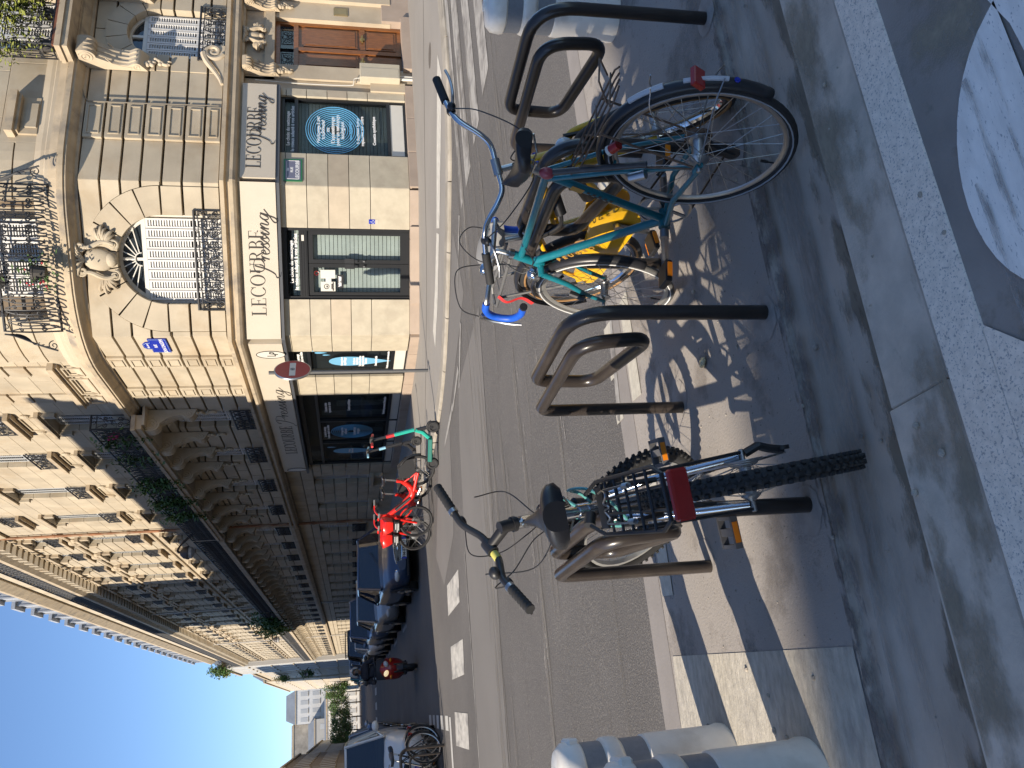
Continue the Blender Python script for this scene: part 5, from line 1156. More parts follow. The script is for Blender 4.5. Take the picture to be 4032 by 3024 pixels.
    dmm = MB(); dmm.box(-.62, .62, 0, 1.75, -1.5, 0.0); dmm.box(-.85, .85, 1.75, 1.95, -1.5, .25); dmm.box(-.64, -.55, 0, 1.75, -0.02, .07); dmm.box(.55, .64, 0, 1.75, -.02, .07); dme = dmm.mesh('dormer', pm('pale_zinc_dormer', (0.36, 0.38, 0.41), 0.5, var=0.08))
    for c_ in cen:
        place(W, dme, 'dormer', root, c_, 19.22, -0.30)
    # windows
    for bi, c_ in enumerate(cen):
        for fi, (z0, z1, w_) in enumerate(fl):
            o = place(W, far_window_mesh(w_, z1-z0, WHITEP if fi == 1 else shm), 'window', root, c_-w_/2, z0, -0.18)
            if fi in (0, 1, 3, 4): place(W, iron_mesh(w_+.3, 0.58, 3, 0.9, 0.016), 'window_railing', root, c_-w_/2-.15, z0, 0.04)
            if fi >= 2 and detail:
                mb = MB(); W.rect(mb, c_-w_/2-.25, c_+w_/2+.25, z1+.10, z1+.22, 0, .18); W.rect(mb, c_-w_/2-.2, c_-w_/2, z1-.25, z1+.1, 0, .12); W.rect(mb, c_+w_/2, c_+w_/2+.2, z1-.25, z1+.1, 0, .12)
                if fi == 3: mb.ell(tuple(W.P(c_, z1+.5, .05)), (.12, .35, .22), 10, 6); mb.ell(tuple(W.P(c_-.35, z1+.36, .04)), (.09, .2, .13), 8, 6); mb.ell(tuple(W.P(c_+.35, z1+.36, .04)), (.09, .2, .13), 8, 6)
                mb.build('window_hood', MOULD, root)
            if fi >= 3:
                mb = MB(); W.rect(mb, c_-w_/2-.25, c_+w_/2+.25, z0-.13, z0-.02, 0, .2); mb.build('window_sill', MOULD, root)
    mb = MB(); mb.tube([W.P(Ln-.06, z, .12) for z in (-.2, 5, 10, 15.2)], .06, 6); mb.build('drainpipe', pm('pale_downpipe', (0.36, 0.34, 0.31), 0.6, var=0.1), root, True)
    root.location = (X+3, (Y0+Y1)/2, -0.25)
    for ch in root.children: ch.matrix_parent_inverse = Matrix.Translation((-X-3, -(Y0+Y1)/2, 0.25))
    return root
row_building('apartment_building', 'cream stone apartment house just beyond the rusty drainpipe', 34.1, 59.8, 8)
row_building('apartment_building', 'shaded stone apartment house, second beyond the rusty drainpipe', 59.8, 86.0, 8, indiv=False)
row_building('apartment_building', 'brightly sunlit stone apartment house with pale blue railings behind the parked cars', 86.0, 115.0, 10, indiv=False, detail=False)
def plain_house(name, label, x0, x1, y0, y1, h, mat, roof, face='W', rows=5, cols=4, winm=None, parapet=True, rh=2.0, setback=1.2):
    root = thing(name, label, 'building', ((x0+x1)/2, (y0+y1)/2, -0.25)); ox, oy = (x0+x1)/2, (y0+y1)/2
    b = MB(); b.box(x0-ox, x1-ox, y0-oy, y1-oy, -0.2, h+0.25); b.build('wall', mat, root)
    b = MB(); b.box(x0-ox-.2, x1-ox+.2, y0-oy-.2, y1-oy+.2, h+.25, h+.55); b.build('cornice', MOULD, root)
    b = MB(); a = [(x0-ox, y0-oy, h+.55), (x1-ox, y0-oy, h+.55), (x1-ox, y1-oy, h+.55), (x0-ox, y1-oy, h+.55)]; s_ = setback
    t = [(x0-ox+s_, y0-oy+s_, h+.55+rh), (x1-ox-s_, y0-oy+s_, h+.55+rh), (x1-ox-s_, y1-oy-s_, h+.55+rh), (x0-ox+s_, y1-oy-s_, h+.55+rh)]
    b.add(a+t, [(0, 1, 5, 4), (1, 2, 6, 5), (2, 3, 7, 6), (3, 0, 4, 7), (4, 5, 6, 7)]); b.build('roof', roof, root)
    if rows:
        sides = [s for s in face]
        for s in sides:
            if s == 'W': W = Wall((x0-ox, y0-oy), (0, 1), (-1, 0)); L_ = y1-y0
            elif s == 'E': W = Wall((x1-ox, y0-oy), (0, 1), (1, 0)); L_ = y1-y0
            else: W = Wall((x0-ox, y0-oy), (1, 0), (0, -1)); L_ = x1-x0
            for r in range(rows):
                zb = 0.9+(h-0.6)/rows*r; zt = zb+(h-0.6)/rows*0.62
                for k in range(cols):
                    c = L_*(k+.5)/cols; m_ = MB(); wq = min(1.3, L_/cols*.5); W.rect(m_, c-wq/2, c+wq/2, zb, zt, 0.0, 0.03); o = m_.build('window', winm or GREYSH, root)
                    m_ = MB(); W.rect(m_, c-wq/2-.1, c+wq/2+.1, zb-.12, zb, 0, 0.14); m_.build('window_sill', MOULD, root)
    return root
plain_house('apartment_building', 'narrow grey plaster house projecting past the sunlit row', 6.9, 18, 115.05, 134, 17.5, PLASTER, ZINC, 'WS', 6, 4)
plain_house('apartment_building', 'cream terraced house with hanging balcony greenery farther down the street', 7.3, 18, 134.05, 168, 16.5, STONE3, ZINC, 'W', 5, 7)
plain_house('apartment_building', 'cream house at the far right end of the street', 7.0, 18, 168.05, 236, 17.5, STONE3, ZINC, 'WS', 5, 10)
plain_house('apartment_building', 'white plaster block closing the far end of the street', -1.5, 7.5, 252, 266, 17.0, PLASTW, ZINC, 'S', 5, 4, rh=2.5)
plain_house('apartment_building', 'bare rubble gable wall standing above the far rooftops', -14, -1.6, 258, 276, 18.0, BLANK, BLANK, 'S', 0, 0, rh=.3, setback=.1)
plain_house('apartment_building', 'low grey gabled house in front of the rubble gable wall', -12, -0.5, 244, 256, 11.5, PLASTER, ZINC, 'S', 3, 3, rh=1.6)
plain_house('market_hall', 'long low white building with ribbon windows behind the far trees', -13, 6, 232, 243, 8.0, PLASTW, ZINC, 'S', 2, 9, rh=.4)
# left side of the side street (mostly out of frame: they throw the shade across it)
plain_house('apartment_building', 'tall stone corner house on the left that shades the side street', -18, -4.9, 14.8, 42, 16.6, STONE, ZINC, 'ES', 5, 8, rh=.05, setback=.05)
plain_house('apartment_building', 'taller stone house on the left beyond the shading corner house', -18, -4.9, 42.05, 64, 23, STONE, ZINC, 'E', 6, 6, rh=1.8)
plain_house('apartment_building', 'low grey house with zinc roof along the left edge', -16, -4.9, 64.05, 100, 8.6, pm('warm_grey_plaster', (0.27, 0.25, 0.225), 0.9, var=0.1), ZINC, 'E', 3, 9, rh=.9)
plain_house('apartment_building', 'low brown shopfront house farther along on the left', -16, -4.9, 100.05, 135, 9.0, pm('brown_plaster', (0.22, 0.18, 0.14), 0.9, var=0.12), ZINC, 'E', 3, 9, rh=1.2)
plain_house('apartment_building', 'distant low house on the left before the far trees', -16, -4.9, 135.05, 200, 8.0, PLASTER, ZINC, 'E', 3, 12, rh=1.0)
plain_house('apartment_building', 'unseen tall block added behind the low left houses to shade the far fronts', -34, -19, 108, 165, 30, PLASTER, ZINC, 'E', 0, 0)  # out of view, added to throw shade on the far right house fronts
bh = plain_house('apartment_building', 'stone apartment block behind the viewer that shades the cycle track', -75, -4, -22, -8.9, 19.4, STONE, ZINC, 'E', 0, 0, rh=.02, setback=.02)
b = MB(); b.box(11.05, 13.6, 5.0, 6.55, 19.5, 22.6); b.build('shade_block', STONE, bh)  # unseen box added on the roof so its shadow covers the right bollard
# balcony greenery on the far houses
for k, (Y, z, x, n_, lab) in enumerate(((69.0, 7.1, 6.9, 500, 'yellow green bush on the balcony where the sunlight starts'), (63.5, 7.0, 6.9, 350, 'dark bush on the shaded balcony beyond the street lamp'), (114, 17.6, 6.6, 500, 'dense green plants on the roof terrace at the sky line'), (120, 17.9, 6.6, 300, 'pale green bush on the roof terrace of the narrow house'), (150, 12.5, 6.6, 350, 'bush on an upper far balcony'), (140, 8.0, 6.6, 420, 'hanging palm-like plant on a far balcony'))):
    planter('balcony_plant', lab, 'plant', (x, Y, z), [((0, 0, .5), n_, (.3, 1.0, .5)), ((-.1, .4, 0), n_//3, (.2, .6, .4))], n_, None, 0.16, LEAFY if 'yellow' in lab or 'pale' in lab else LEAF, 4, group='plants on far balconies')
# ---- trees at the far end
def tree(label, x, y, h, spread, n_, seed):
    t = thing('street_tree', label, 'tree', (x, y, -0.25), group='small trees at the end of the street'); rnd = random.Random(seed)
    b = MB(); b.tube([(0, 0, 0), (0.05, 0, h*.25), (0.0, .1, h*.45), (0, 0, h*.8)], [.14, .11, .09, .03], 7)
    for k in range(7):
        a = rnd.uniform(0, 2*PI); b.tube([(0, 0, h*(.35+.05*k)), (spread*.4*math.cos(a), spread*.4*math.sin(a), h*(.5+.05*k)), (spread*.8*math.cos(a), spread*.8*math.sin(a), h*(.58+.05*k))], [.06, .04, .015], 5)
    b.build('trunk', BARK, t); b = MB()
    for k in range(26):
        a = rnd.uniform(0, 2*PI); rr = spread*math.sqrt(rnd.random())*.95; zz = h*rnd.uniform(.38, .95)
        leafy(b, (rr*math.cos(a), rr*math.sin(a), zz), n_//26, (spread*.17, spread*.17, h*.06), 0.16, rnd, .6)
    b.build('crown', LEAF, t); return t
for k, (x, y, h, sp, lab) in enumerate(((4.6, 196, 7.8, 2.2, 'small street tree rightmost at the far end, against the white block'), (2.2, 188, 6.6, 2.4, 'small street tree second from the right at the far end'), (-0.6, 182, 6.4, 2.5, 'small dark street tree in the middle of the far row'), (-3.0, 176, 6.0, 2.4, 'small street tree second from the left in the far row'), (-5.2, 170, 5.8, 2.0, 'small street tree leftmost in the far row, above the white car'))):
    tree(lab, x, y, h, sp, 2600, 20+k)
# ------------------------------------------------------------------ bicycle stands and bollards
def stand_mesh():
    pts = [(0.028, 0.0, -0.02), (0.028, 0.0, 0.69), (0.028, 0.60, 0.69), (0.022, 0.605, 0.45), (0.0, 0.14, 0.375), (-0.024, 0.135, 0.638), (-0.028, 0.80, 0.635), (-0.028, 0.80, -0.02)]
    b = MB(); b.tube(fillet(pts, [0.17, 0.06, 0.085, 0.075, 0.11, 0.065], 8), 0.0255, 14); return b.mesh('stand_tube', TUBE, True, 60)
SM = stand_mesh()
for k, (x, y, rz, lab) in enumerate(((0.455, 2.31, 0.4, 'brown tubular bicycle stand holding the silver mountain bike'), (1.13, 2.31, 0.0, 'empty brown tubular bicycle stand between the two parked bikes'), (1.785, 2.28, -2.6, 'brown tubular bicycle stand between the teal and yellow bicycles'), (2.41, 2.27, -1.5, 'empty dark bicycle stand next to the white bollard on the right'))):
    t = thing('bicycle_stand', lab, 'bicycle stand', (x, y, 0), (0, 0, R(rz)), 'row of bicycle stands'); obj_of('bent_tube', SM, t)
def bollard_at(x, y, lab, tilt=0.0):
    t = thing('bollard', lab, 'bollard', (x, y, 0), (0, tilt, 0), 'white plastic bollards'); r0 = 0.132
    b = MB(); b.lathe([(r0+.004, 0), (r0+.006, 0.02), (r0, 0.045), (r0-.002, 0.31), (r0-.004, 0.335), (r0-.012, 0.34), (r0-.012, 0.435), (r0-.004, 0.44), (r0+.001, 0.452), (r0+.001, 0.492), (r0-.004, 0.504), (r0-.012, 0.508), (r0-.012, 0.59), (r0-.002, 0.595), (r0+.001, 0.61), (r0-.006, 0.655), (r0-.03, 0.678), (0.05, 0.683), (0.035, 0.69), (0.001, 0.692)], n=40); b.build('bollard_body', BOLLW, t, True, 50)
    for (a, c) in ((0.342, 0.433), (0.510, 0.588)):
        b = MB(); b.lathe([(r0-.0105, a), (r0-.0105, c)], n=40, cap=False); b.build('reflective_band', BOLLG, t, True)
    b = MB(); st = 0
    b.bbox(0.085, 0.139, -0.055, 0.055, 0.595, 0.64, 0.008); b.build('cap_latch', BOLLW, t)
    b = MB(); b.lathe([(0.030, 0.69), (0.028, 0.697), (0.001, 0.698)], n=20); b.build('cap_knob', BOLLW, t, True)
bollard_at(-0.30, 3.27, 'off-white plastic bollard at the left edge, the farther of the pair'); bollard_at(-0.335, 2.64, 'off-white plastic bollard at the left edge, the nearer of the pair'); bollard_at(3.325, 3.12, 'white plastic bollard at the right beside the dark empty stand')
# ------------------------------------------------------------------ bicycles (local x forward, y left, z up, origin at the rear tyre's contact)
def bike_root(name, label, rear, front, lean, rad, cat='bicycle', group=None):
    """lean > 0 tips to the right; the wheels stay on the ground line rear-front"""
    hd = math.atan2(front[1]-rear[1], front[0]-rear[0])
    t = thing(name, label, cat, (rear[0], rear[1], rear[2] if len(rear) > 2 else 0.0), group=group); t.rotation_mode = 'QUATERNION'
    t.rotation_quaternion = (Matrix.Rotation(hd, 4, 'Z') @ Matrix.Rotation(lean, 4, 'X')).to_quaternion(); return t
def steer_matrix(p, axis, ang): return Matrix.Translation(p) @ Matrix.Rotation(ang, 4, V3(axis).normalized()) @ Matrix.Translation(-V3(p))
def circ(r, n=40, c=(0, 0, 0)): return [(c[0]+r*math.cos(2*PI*i/n), c[1], c[2]+r*math.sin(2*PI*i/n)) for i in range(n)]
def wheel(par, c, r, tw, M=None, tyre=RUBBER, rimm=STEEL, nsp=32, hubw=0.05, rimh=0.018, knob=0, side=None, hubr=0.018, n=48, rimw=None, stripe=None, spoke_r=0.0011, hubm=STEEL):
    """rim (the part) carrying tyre, spokes, hub; axis along y"""
    rw = rimw or tw*0.85; rr = r-tw*1.9
    b = MB()
    prof = [(rr, -rw/2), (rr, rw/2), (rr-rimh*.6, rw/2), (rr-rimh, 0), (rr-rimh*.6, -rw/2)]
    rows = []
    for i in range(n+1):
        a = 2*PI*i/n; rows.append([(q*math.cos(a), y, q*math.sin(a)) for q, y in prof+prof[:1]])
    b.grid(rows); rim = b.build('wheel', rimm, par, True, 50)
    rim.matrix_local = (M if M is not None else Matrix.Identity(4)) @ Matrix.Translation(c)
    b = MB(); b.tube(circ(r-tw, n), tw, 10, closed=True)
    if knob:
        for i in range(knob):
            a = 2*PI*i/knob
            for k, (y, dz) in enumerate(((-tw*.82, -.25), (-tw*.3, 0.02), (tw*.3, 0.02), (tw*.82, -.25))):
                st = len(b.v); b.bbox(-tw*.24, tw*.24, -tw*.2, tw*.2, -tw*.2, tw*.26, tw*.05)
                b.xf(Matrix.Rotation(-a-(k % 2)*PI/knob, 4, 'Y') @ Matrix.Translation((0, y, 0)) @ Matrix.Translation((0, 0, r+tw*dz*1.0-tw*.06)) @ Matrix.Rotation(R(28)*(1 if k in (1,) else -1 if k == 2 else 0), 4, 'Z'), st)
    b.build('tyre', tyre, rim, True, 50)
    if side:
        b = MB()
        for sg in (-1, 1): b.tube(circ(r-tw*1.25, n, (0, sg*tw*.86, 0)), tw*.28, 6, closed=True)
        b.build('tyre_wall', side, rim, True)
    if stripe:
        b = MB()
        for sg in (-1, 1): b.tube(circ(r-tw*1.15, n, (0, sg*tw*.96, 0)), 0.0028, 5, closed=True)
        b.build('reflex_stripe', stripe, rim, True)
    b = MB()
    for i in range(nsp):
        a = 2*PI*i/nsp; sg = 1 if i % 2 else -1; a2 = a+(0.95 if (i//2) % 2 else -0.95)
        b.tube([(hubr*1.5*math.cos(a2), sg*hubw*.7, hubr*1.5*math.sin(a2)), ((rr-rimh)*math.cos(a), 0, (rr-rimh)*math.sin(a))], spoke_r, 4, cap=False)
    o = b.build('spoke_set', STEEL, rim, True)
    b = MB(); b.lathe([(0.004, -hubw-.03), (0.008, -hubw-.028), (0.008, -hubw), (hubr*1.6, -hubw*.75), (hubr*1.6, -hubw*.65), (hubr, -hubw*.6), (hubr, hubw*.6), (hubr*1.6, hubw*.65), (hubr*1.6, hubw*.75), (0.008, hubw), (0.008, hubw+.028), (0.004, hubw+.03)], axis='y', n=14); b.build('hub', hubm, rim, True)
    b = MB(); b.tube([(0, 0, -rr+rimh), (0, 0, -rr+rimh+.045)], .003, 5); b.tube([(0, 0, -rr+rimh+.02), (0, 0, -rr+rimh+.045)], .0045, 6); b.build('valve', BLKPL, rim)
    return rim
def arc(c, r, a0, a1, n=24, y=0): return [(c[0]+r*math.cos(R(a0+(a1-a0)*i/n)), y, c[2]+r*math.sin(R(a0+(a1-a0)*i/n))) for i in range(n+1)]
def guard(par, c, r, a0, a1, wd, mat, name='mudguard', M=None):
    b = MB(); rows = []; n = 26
    for i in range(n+1):
        a = R(a0+(a1-a0)*i/n); row = []
        for k in range(7):
            ph = -1+2*k/6; rr = r-0.012*ph*ph*1.2; row.append((c[0]+rr*math.cos(a), wd/2*ph, c[2]+rr*math.sin(a)))
        rows.append(row)
    b.grid(rows); st = len(b.v)
    if M is not None: b.xf(M)
    o = b.build(name, mat, par, True, 60); md = o.modifiers.new('thick', 'SOLIDIFY'); md.thickness = 0.0025; return o
def pedal(par, c, l, mat, refl=True, cage=False):
    b = MB(); x, y, z = c
    if cage:
        for dx in (-.045, .045): b.box(x+dx-.004, x+dx+.004, y-l/2, y+l/2, z-.012, z+.012)
        for dy in (-l/2, l/2-.012): b.box(x-.041, x+.041, y+dy, y+dy+.012, z-.010, z+.010)
        b.box(x-.041, x+.041, y-.012, y+.012, z-.009, z+.009)
    else: 
        b.bbox(x-.04, x+.04, y-l/2, y+l/2, z-.013, z+.013, .004)
    o = b.build('pedal', mat, par)
    if refl:
        for dx in (-.047, .047):
            q = MB(); q.box(x+dx-.003, x+dx+.003, y-l*.32, y+l*.32, z-.009, z+.009); q.build('pedal_reflector', ORANGE, o)
    return o
def chainset(par, bb, rr, crank, ang, ringm, crm, pm_, y_off=0.045, cage=False, plen=.09, left_ang=None):
    b = MB(); b.tube([(bb[0]+rr*math.cos(2*PI*i/40), -y_off, bb[2]+rr*math.sin(2*PI*i/40)) for i in range(40)], .005, 5, closed=True)
    for i in range(5):
        a = 2*PI*i/5; b.tube([(bb[0], -y_off, bb[2]), (bb[0]+rr*math.cos(a), -y_off, bb[2]+rr*math.sin(a))], .007, 5)
    b.build('chainring', ringm, par, True)
    for sg, a in ((1, ang), (-1, ang+PI)):
        y0 = sg*(y_off+.022); e = (bb[0]+crank*math.cos(a), y0+sg*.012, bb[2]+crank*math.sin(a))
        b = MB(); b.tube([(bb[0], y0, bb[2]), e], [.016, .012], 8); b.tube([(bb[0], y0-.02*sg, bb[2]), (bb[0], y0+.014*sg, bb[2])], .017, 10); b.build('crank_arm', crm, par, True)
        pedal(par, (e[0], e[1]+sg*(.015+plen/2), e[2]), plen, pm_, cage=cage)
def saddle(par, c, l, w, tilt=0.0, mat=SADDLE, h=0.055):
    """c: centre of the top; nose forward"""
    b = MB(); rows = []; n = 18
    for i in range(n+1):
        t = i/n; x = -l*.42+l*t; ww = w/2*(math.sin(PI*min(1, (t+.02)/.55)**.8)**.55 if t < .275 else max(.17, (1-(t-.275)/.725)**1.5*.83+.17))
        if i == 0: ww = w*.22
        if t > .94: ww *= math.sqrt(max(.04, 1-((t-.94)/.06)**2))
        zt = .012*math.cos(t*5)+.010*(t < .2)*(1-t/.2)
        row = []
        for k in range(13):
            a = PI*(k/12); row.append((x, ww*math.cos(a), zt+(-h*.75+h*.75*math.sin(a)**.6)))
        row.append((x, -ww*.8, zt-h)); row.insert(0, (x, ww*.8, zt-h)); rows.append(row)
    b.grid(rows); b.f.append(tuple(range(len(rows[0])))); st = len(b.v)-len(rows[0]); b.f.append(tuple(range(st, st+len(rows[0])))[::-1])
    b.xf(Matrix.Translation(c) @ Matrix.Rotation(tilt, 4, 'Y')); o = b.build('saddle', mat, par, True, 60)
    q = MB(); 
    for sg in (-1, 1): q.tube([(c[0]-l*.3, sg*.05, c[2]-h*.9), (c[0]-l*.1, sg*.022, c[2]-h*1.35), (c[0]+l*.18, sg*.02, c[2]-h*1.3), (c[0]+l*.45, sg*.015, c[2]-h*.9)], .0035, 5)
    q.build('saddle_rail', STEEL, o); return o
def cable(par, pts, M=None, r=.0025, mat=None, name='brake_cable'):
    b = MB(); b.tube(catmull(pts, 7), r, 5)
    if M is not None: b.xf(M)
    return b.build(name, mat or BLKPL, par, True)
# ================= teal touring bicycle
def teal_bike():
    r = .304; wb = 1.05
    t = bike_root('bicycle', 'teal touring bicycle with blue drop-bar tape and rear toward the viewer', (1.535, 1.995), (1.585, 3.045), R(8.4), r)
    AX, FX = (0, 0, r), (wb, 0, r); BB = (.42, 0, .262); SCl = (.265, 0, .745); HT, HB_ = (.848, 0, .74), (.885, 0, .635)
    b = MB(); T = lambda p, q, rr, n=12: b.tube([p, q], rr, n)
    T(SCl, (HT[0]+.008, 0, HT[2]-.022), .0145); T((HB_[0]-.01, 0, HB_[2]+.025), BB, .0165); T((SCl[0]-.008, 0, SCl[2]+.025), BB, .0148); T((HT[0]-.006, 0, HT[2]+.016), (HB_[0]+.006, 0, HB_[2]-.016), .0185)
    T((BB[0], -.036, BB[2]), (BB[0], .036, BB[2]), .022)
    for sg in (-1, 1):
        b.tube([(SCl[0]-.005, sg*.02, SCl[2]-.005), (.13, sg*.045, .555), (.01, sg*.062, r+.02)], [.009, .0085, .007], 9)
        b.tube([(BB[0]-.02, sg*.028, BB[2]), (.22, sg*.05, .305), (.015, sg*.062, r-.008)], [.011, .010, .008], 9)
        b.tube([(-.01, sg*.062, r), (.03, sg*.062, r)], .012, 8)
    b.tube([(.12, -.045, .545), (.12, .045, .545)], .006, 6)
    fr = b.build('frame', TEAL, t, True, 60)
    # transfers on the down tube and seat tube
    dv = (V3(BB)-V3(HB_)).normalized(); up = V3((0, 1, 0)).cross(dv); 
    M4 = Matrix.Identity(4)
    for i, v in enumerate((dv, V3((0, 1, 0)).cross(dv).normalized(), V3((0, 1, 0)))): M4[0][i], M4[1][i], M4[2][i] = v
    # x along the tube downwards; y must point up so that the word reads from the left side
    yv = V3((-dv.z, 0, dv.x)); 
    if yv.z < 0: yv = -yv
    zv = dv.cross(yv)
    for i, v in enumerate((dv, yv, zv)): M4[0][i], M4[1][i], M4[2][i] = v
    p0 = V3(HB_)+dv*.10
    M4[0][3], M4[1][3], M4[2][3] = p0+yv*-.009+V3((0, .0168, 0))
    txt = text_mesh('PEUGEOT', .030, M4, GOLD, 'frame_lettering', fr, .0008, bold=.0012, spacing=1.9)
    b = MB(); sv = (V3(BB)-V3(SCl)).normalized()
    for i in range(9):
        for j in range(2):
            if (i+j) % 2: continue
            p = V3(SCl)+sv*(.17+.012*i)+V3((0, .0150, 0)); q = V3((-sv.z, 0, sv.x)); q = q*(.010*j-.005)
            b.add([p+q-sv*.006-q.normalized()*.005, p+q+sv*.006-q.normalized()*.005, p+q+sv*.006+q.normalized()*.005, p+q-sv*.006+q.normalized()*.005], [(0, 1, 2, 3)])
    b.build('chequer_transfer', DARKINK, fr)
    b = MB(); p = V3(SCl)+sv*.10+V3((0, .0152, 0)); q = V3((-sv.z, 0, sv.x)).normalized()*.012; b.add([p-q, p+sv*.05-q, p+sv*.05+q, p+q], [(0, 1, 2, 3)]); b.build('lion_badge', GOLD, fr)
    # fork, front wheel, bars are steered together
    ax = V3(HT)-V3(HB_); M = steer_matrix(V3(HB_), ax, R(-3))
    b = MB()
    for sg in (-1, 1): b.tube([(HB_[0]+.006, sg*.045, HB_[2]-.02), (HB_[0]+.045, sg*.052, .50), (wb-.05, sg*.055, .40), (wb-.008, sg*.055, r)], [.0135, .0125, .010, .0075], 9)
    b.tube([(HB_[0]+.006, -.05, HB_[2]-.018), (HB_[0]+.004, 0, HB_[2]-.006), (HB_[0]+.006, .05, HB_[2]-.018)], .016, 9); b.xf(M); b.build('fork', TEAL, t, True, 60)
    wheel(t, AX, r, .0145, None, RUBBER, STEEL, 32, .055, stripe=pm('grey_reflex_stripe', (0.35, 0.37, 0.40), 0.3, var=0), hubr=.02)
    wf = wheel(t, FX, r, .0145, M, RUBGREY, pm('dull_alloy_rim', (0.42, 0.41, 0.38), 0.45, metal=.8, var=.15), 32, .045, stripe=WHITEINK)
    b = MB(); b.box(.03, .052, -.006, .006, -.30, -.262); o = b.build('spoke_reflector', pm('orange_red_reflector', (0.6, 0.1, 0.03), 0.3), wf)
    BLKG = pm('black_mudguard', (0.02, 0.02, 0.023), 0.35, var=.1)
    guard(t, AX, r+.022, 198, 48, .044, BLKG); guard(t, FX, r+.022, 195, 60, .042, BLKG, M=M)
    b = MB(); b.tube(arc(AX, r+.027, 140, 120, 8), .010, 5); b.tube(arc(AX, r+.027, 172, 150, 8), .008, 5); b.build('mudguard_stripe', pm('pale_strip', (0.5, 0.52, 0.56), 0.35), t, True)
    b = MB(); st = len(b.v); b.bbox(-.010, .010, -.031, .031, -.022, .022, .003); b.xf(Matrix.Translation((-.308, 0, .435)) @ Matrix.Rotation(R(-25), 4, 'Y')); b.build('rear_reflector', REDPL, t)
    b = MB(); b.lathe([(.009, 0), (.009, .003)], (0, 0, 0), 14); b.xf(Matrix.Translation((-.328, 0, .325)) @ Matrix.Rotation(R(-90), 4, 'Y')); b.build('mudguard_badge', BLUEENA, t)
    for sg in (-1, 1): cable(t, [(-.01, sg*.066, r), (-.17, sg*.05, r+.21), (-.26, sg*.024, r+.255)], r=.0022, mat=STEEL, name='mudguard_stay'); cable(t, [(.0, sg*.066, r), (-.25, sg*.05, r+.06), (-.352, sg*.024, r+.07)], r=.0022, mat=STEEL, name='mudguard_stay')
    # luggage carrier, pump, bottle dynamo light
    b = MB(); zt = r*2+.055
    for y in (-.055, -.018, .018, .055): b.tube([(.20, y*.5, zt+.01), (.12, y, zt), (-.22, y, zt-.01), (-.26, y*.6, zt-.012)], .0032, 5)
    for x in (-.2, -.05, .1): b.tube([(x, -.06, zt-.003), (x, .06, zt-.003)], .003, 5)
    for sg in (-1, 1): b.tube([(.0, sg*.068, r+.02), (-.08, sg*.066, zt-.01)], .004, 5); b.tube([(.01, sg*.068, r+.02), (.10, sg*.058, zt)], .0035, 5)
    b.tube([(-.20, -.05, zt+.006), (-.27, -.04, zt+.05), (-.27, .04, zt+.05), (-.2, .05, zt+.006)], .003, 5); b.build('luggage_carrier', RUSTY, t, True)
    b = MB(); p, q = V3((.17, .052, .74)), V3((.02, .072, .47)); b.tube([p, q], .011, 10); b.build('pump', pm('dark_pump', (0.05, 0.045, 0.045), 0.4, var=.2, scale=40), t, True); b = MB(); b.ell(p+V3((.012, 0, .02)), (.022, .02, .026), 12, 8); b.build('rear_lamp', pm('dull_pink_lens', (0.33, 0.06, 0.08), 0.3), t, True)
    b = MB(); b.tube([(.10, .075, .50), (.06, .08, .46)], .016, 10); b.build('dynamo', STEEL, t, True); b = MB(); b.tube([(-.02, .07, .60), (-.05, .07, .585)], .016, 10); b.build('tail_lamp', REDPL, t, True); b = MB(); b.tube([(-.01, .07, .605), (-.02, .07, .60)], .017, 10); b.build('tail_lamp_base', OFFW, t, True)
    # saddle and post
    b = MB(); b.tube([SCl, (.233, 0, .83)], .0128, 10); b.build('seat_post', STEEL, t, True); saddle(t, (.205, 0, .872), .27, .15, R(-4))
    # stem and dropped handlebar
    stt = V3((HT[0]-.014, 0, HT[2]+.075)); bc = V3((HT[0]+.075, 0, HT[2]+.088))
    b = MB(); b.tube([V3(HT), stt, stt+V3((.004, 0, .004))], .0115, 10); b.tube([stt, bc], .0125, 10); b.tube([bc+V3((0, -.022, 0)), bc+V3((0, .022, 0))], .018, 10); b.tube([V3((HT[0]-.004, 0, HT[2]+.012)), V3((HT[0]-.008, 0, HT[2]+.032))], .0215, 12); b.xf(M); b.build('stem', STEEL, t, True)
    rel = lambda sg: [(0, 0, 0), (0, sg*.12, .002), (.01, sg*.185, .002), (.06, sg*.205, -.004), (.105, sg*.208, -.045), (.095, sg*.21, -.115), (.03, sg*.212, -.145), (-.05, sg*.214, -.142)]
    b = MB()
    for sg in (-1, 1): b.tube(catmull([bc+V3(p) for p in rel(sg)], 5), .0118, 9)
    b.xf(M); hb = b.build('handlebar', STEEL, t, True)
    for sg in (-1, 1):
        cp = catmull([bc+V3(p) for p in rel(sg)], 5); b = MB(); b.tube(cp[11:], .0158, 10); b.xf(M); b.build('bar_tape', BLUET, hb, True); b = MB(); b.tube([cp[-1], cp[-1]-V3((.012, 0, 0))], .0165, 10); b.xf(M); b.build('bar_plug', BLKPL, hb, True)
        L = bc+V3((.10, sg*.208, -.02)); b = MB(); b.tube(catmull([L+V3((.0, 0, .02)), L+V3((.035, 0, .022)), L+V3((.055, 0, -.03)), L+V3((.045, sg*.006, -.10)), L+V3((.02, sg*.012, -.15))], 5), [.010]*6+[.008]*6+[.006]*6+[.005]*3, 7); b.xf(M); b.build('brake_lever', STEEL, hb, True)
        cable(hb, [L+V3((.035, 0, .025)), L+V3((.01, -sg*.02, .12)), bc+V3((.03, sg*.07, .14)), bc+V3((.05, sg*.01, .05)), bc+V3((.02, 0, -.08))], M)
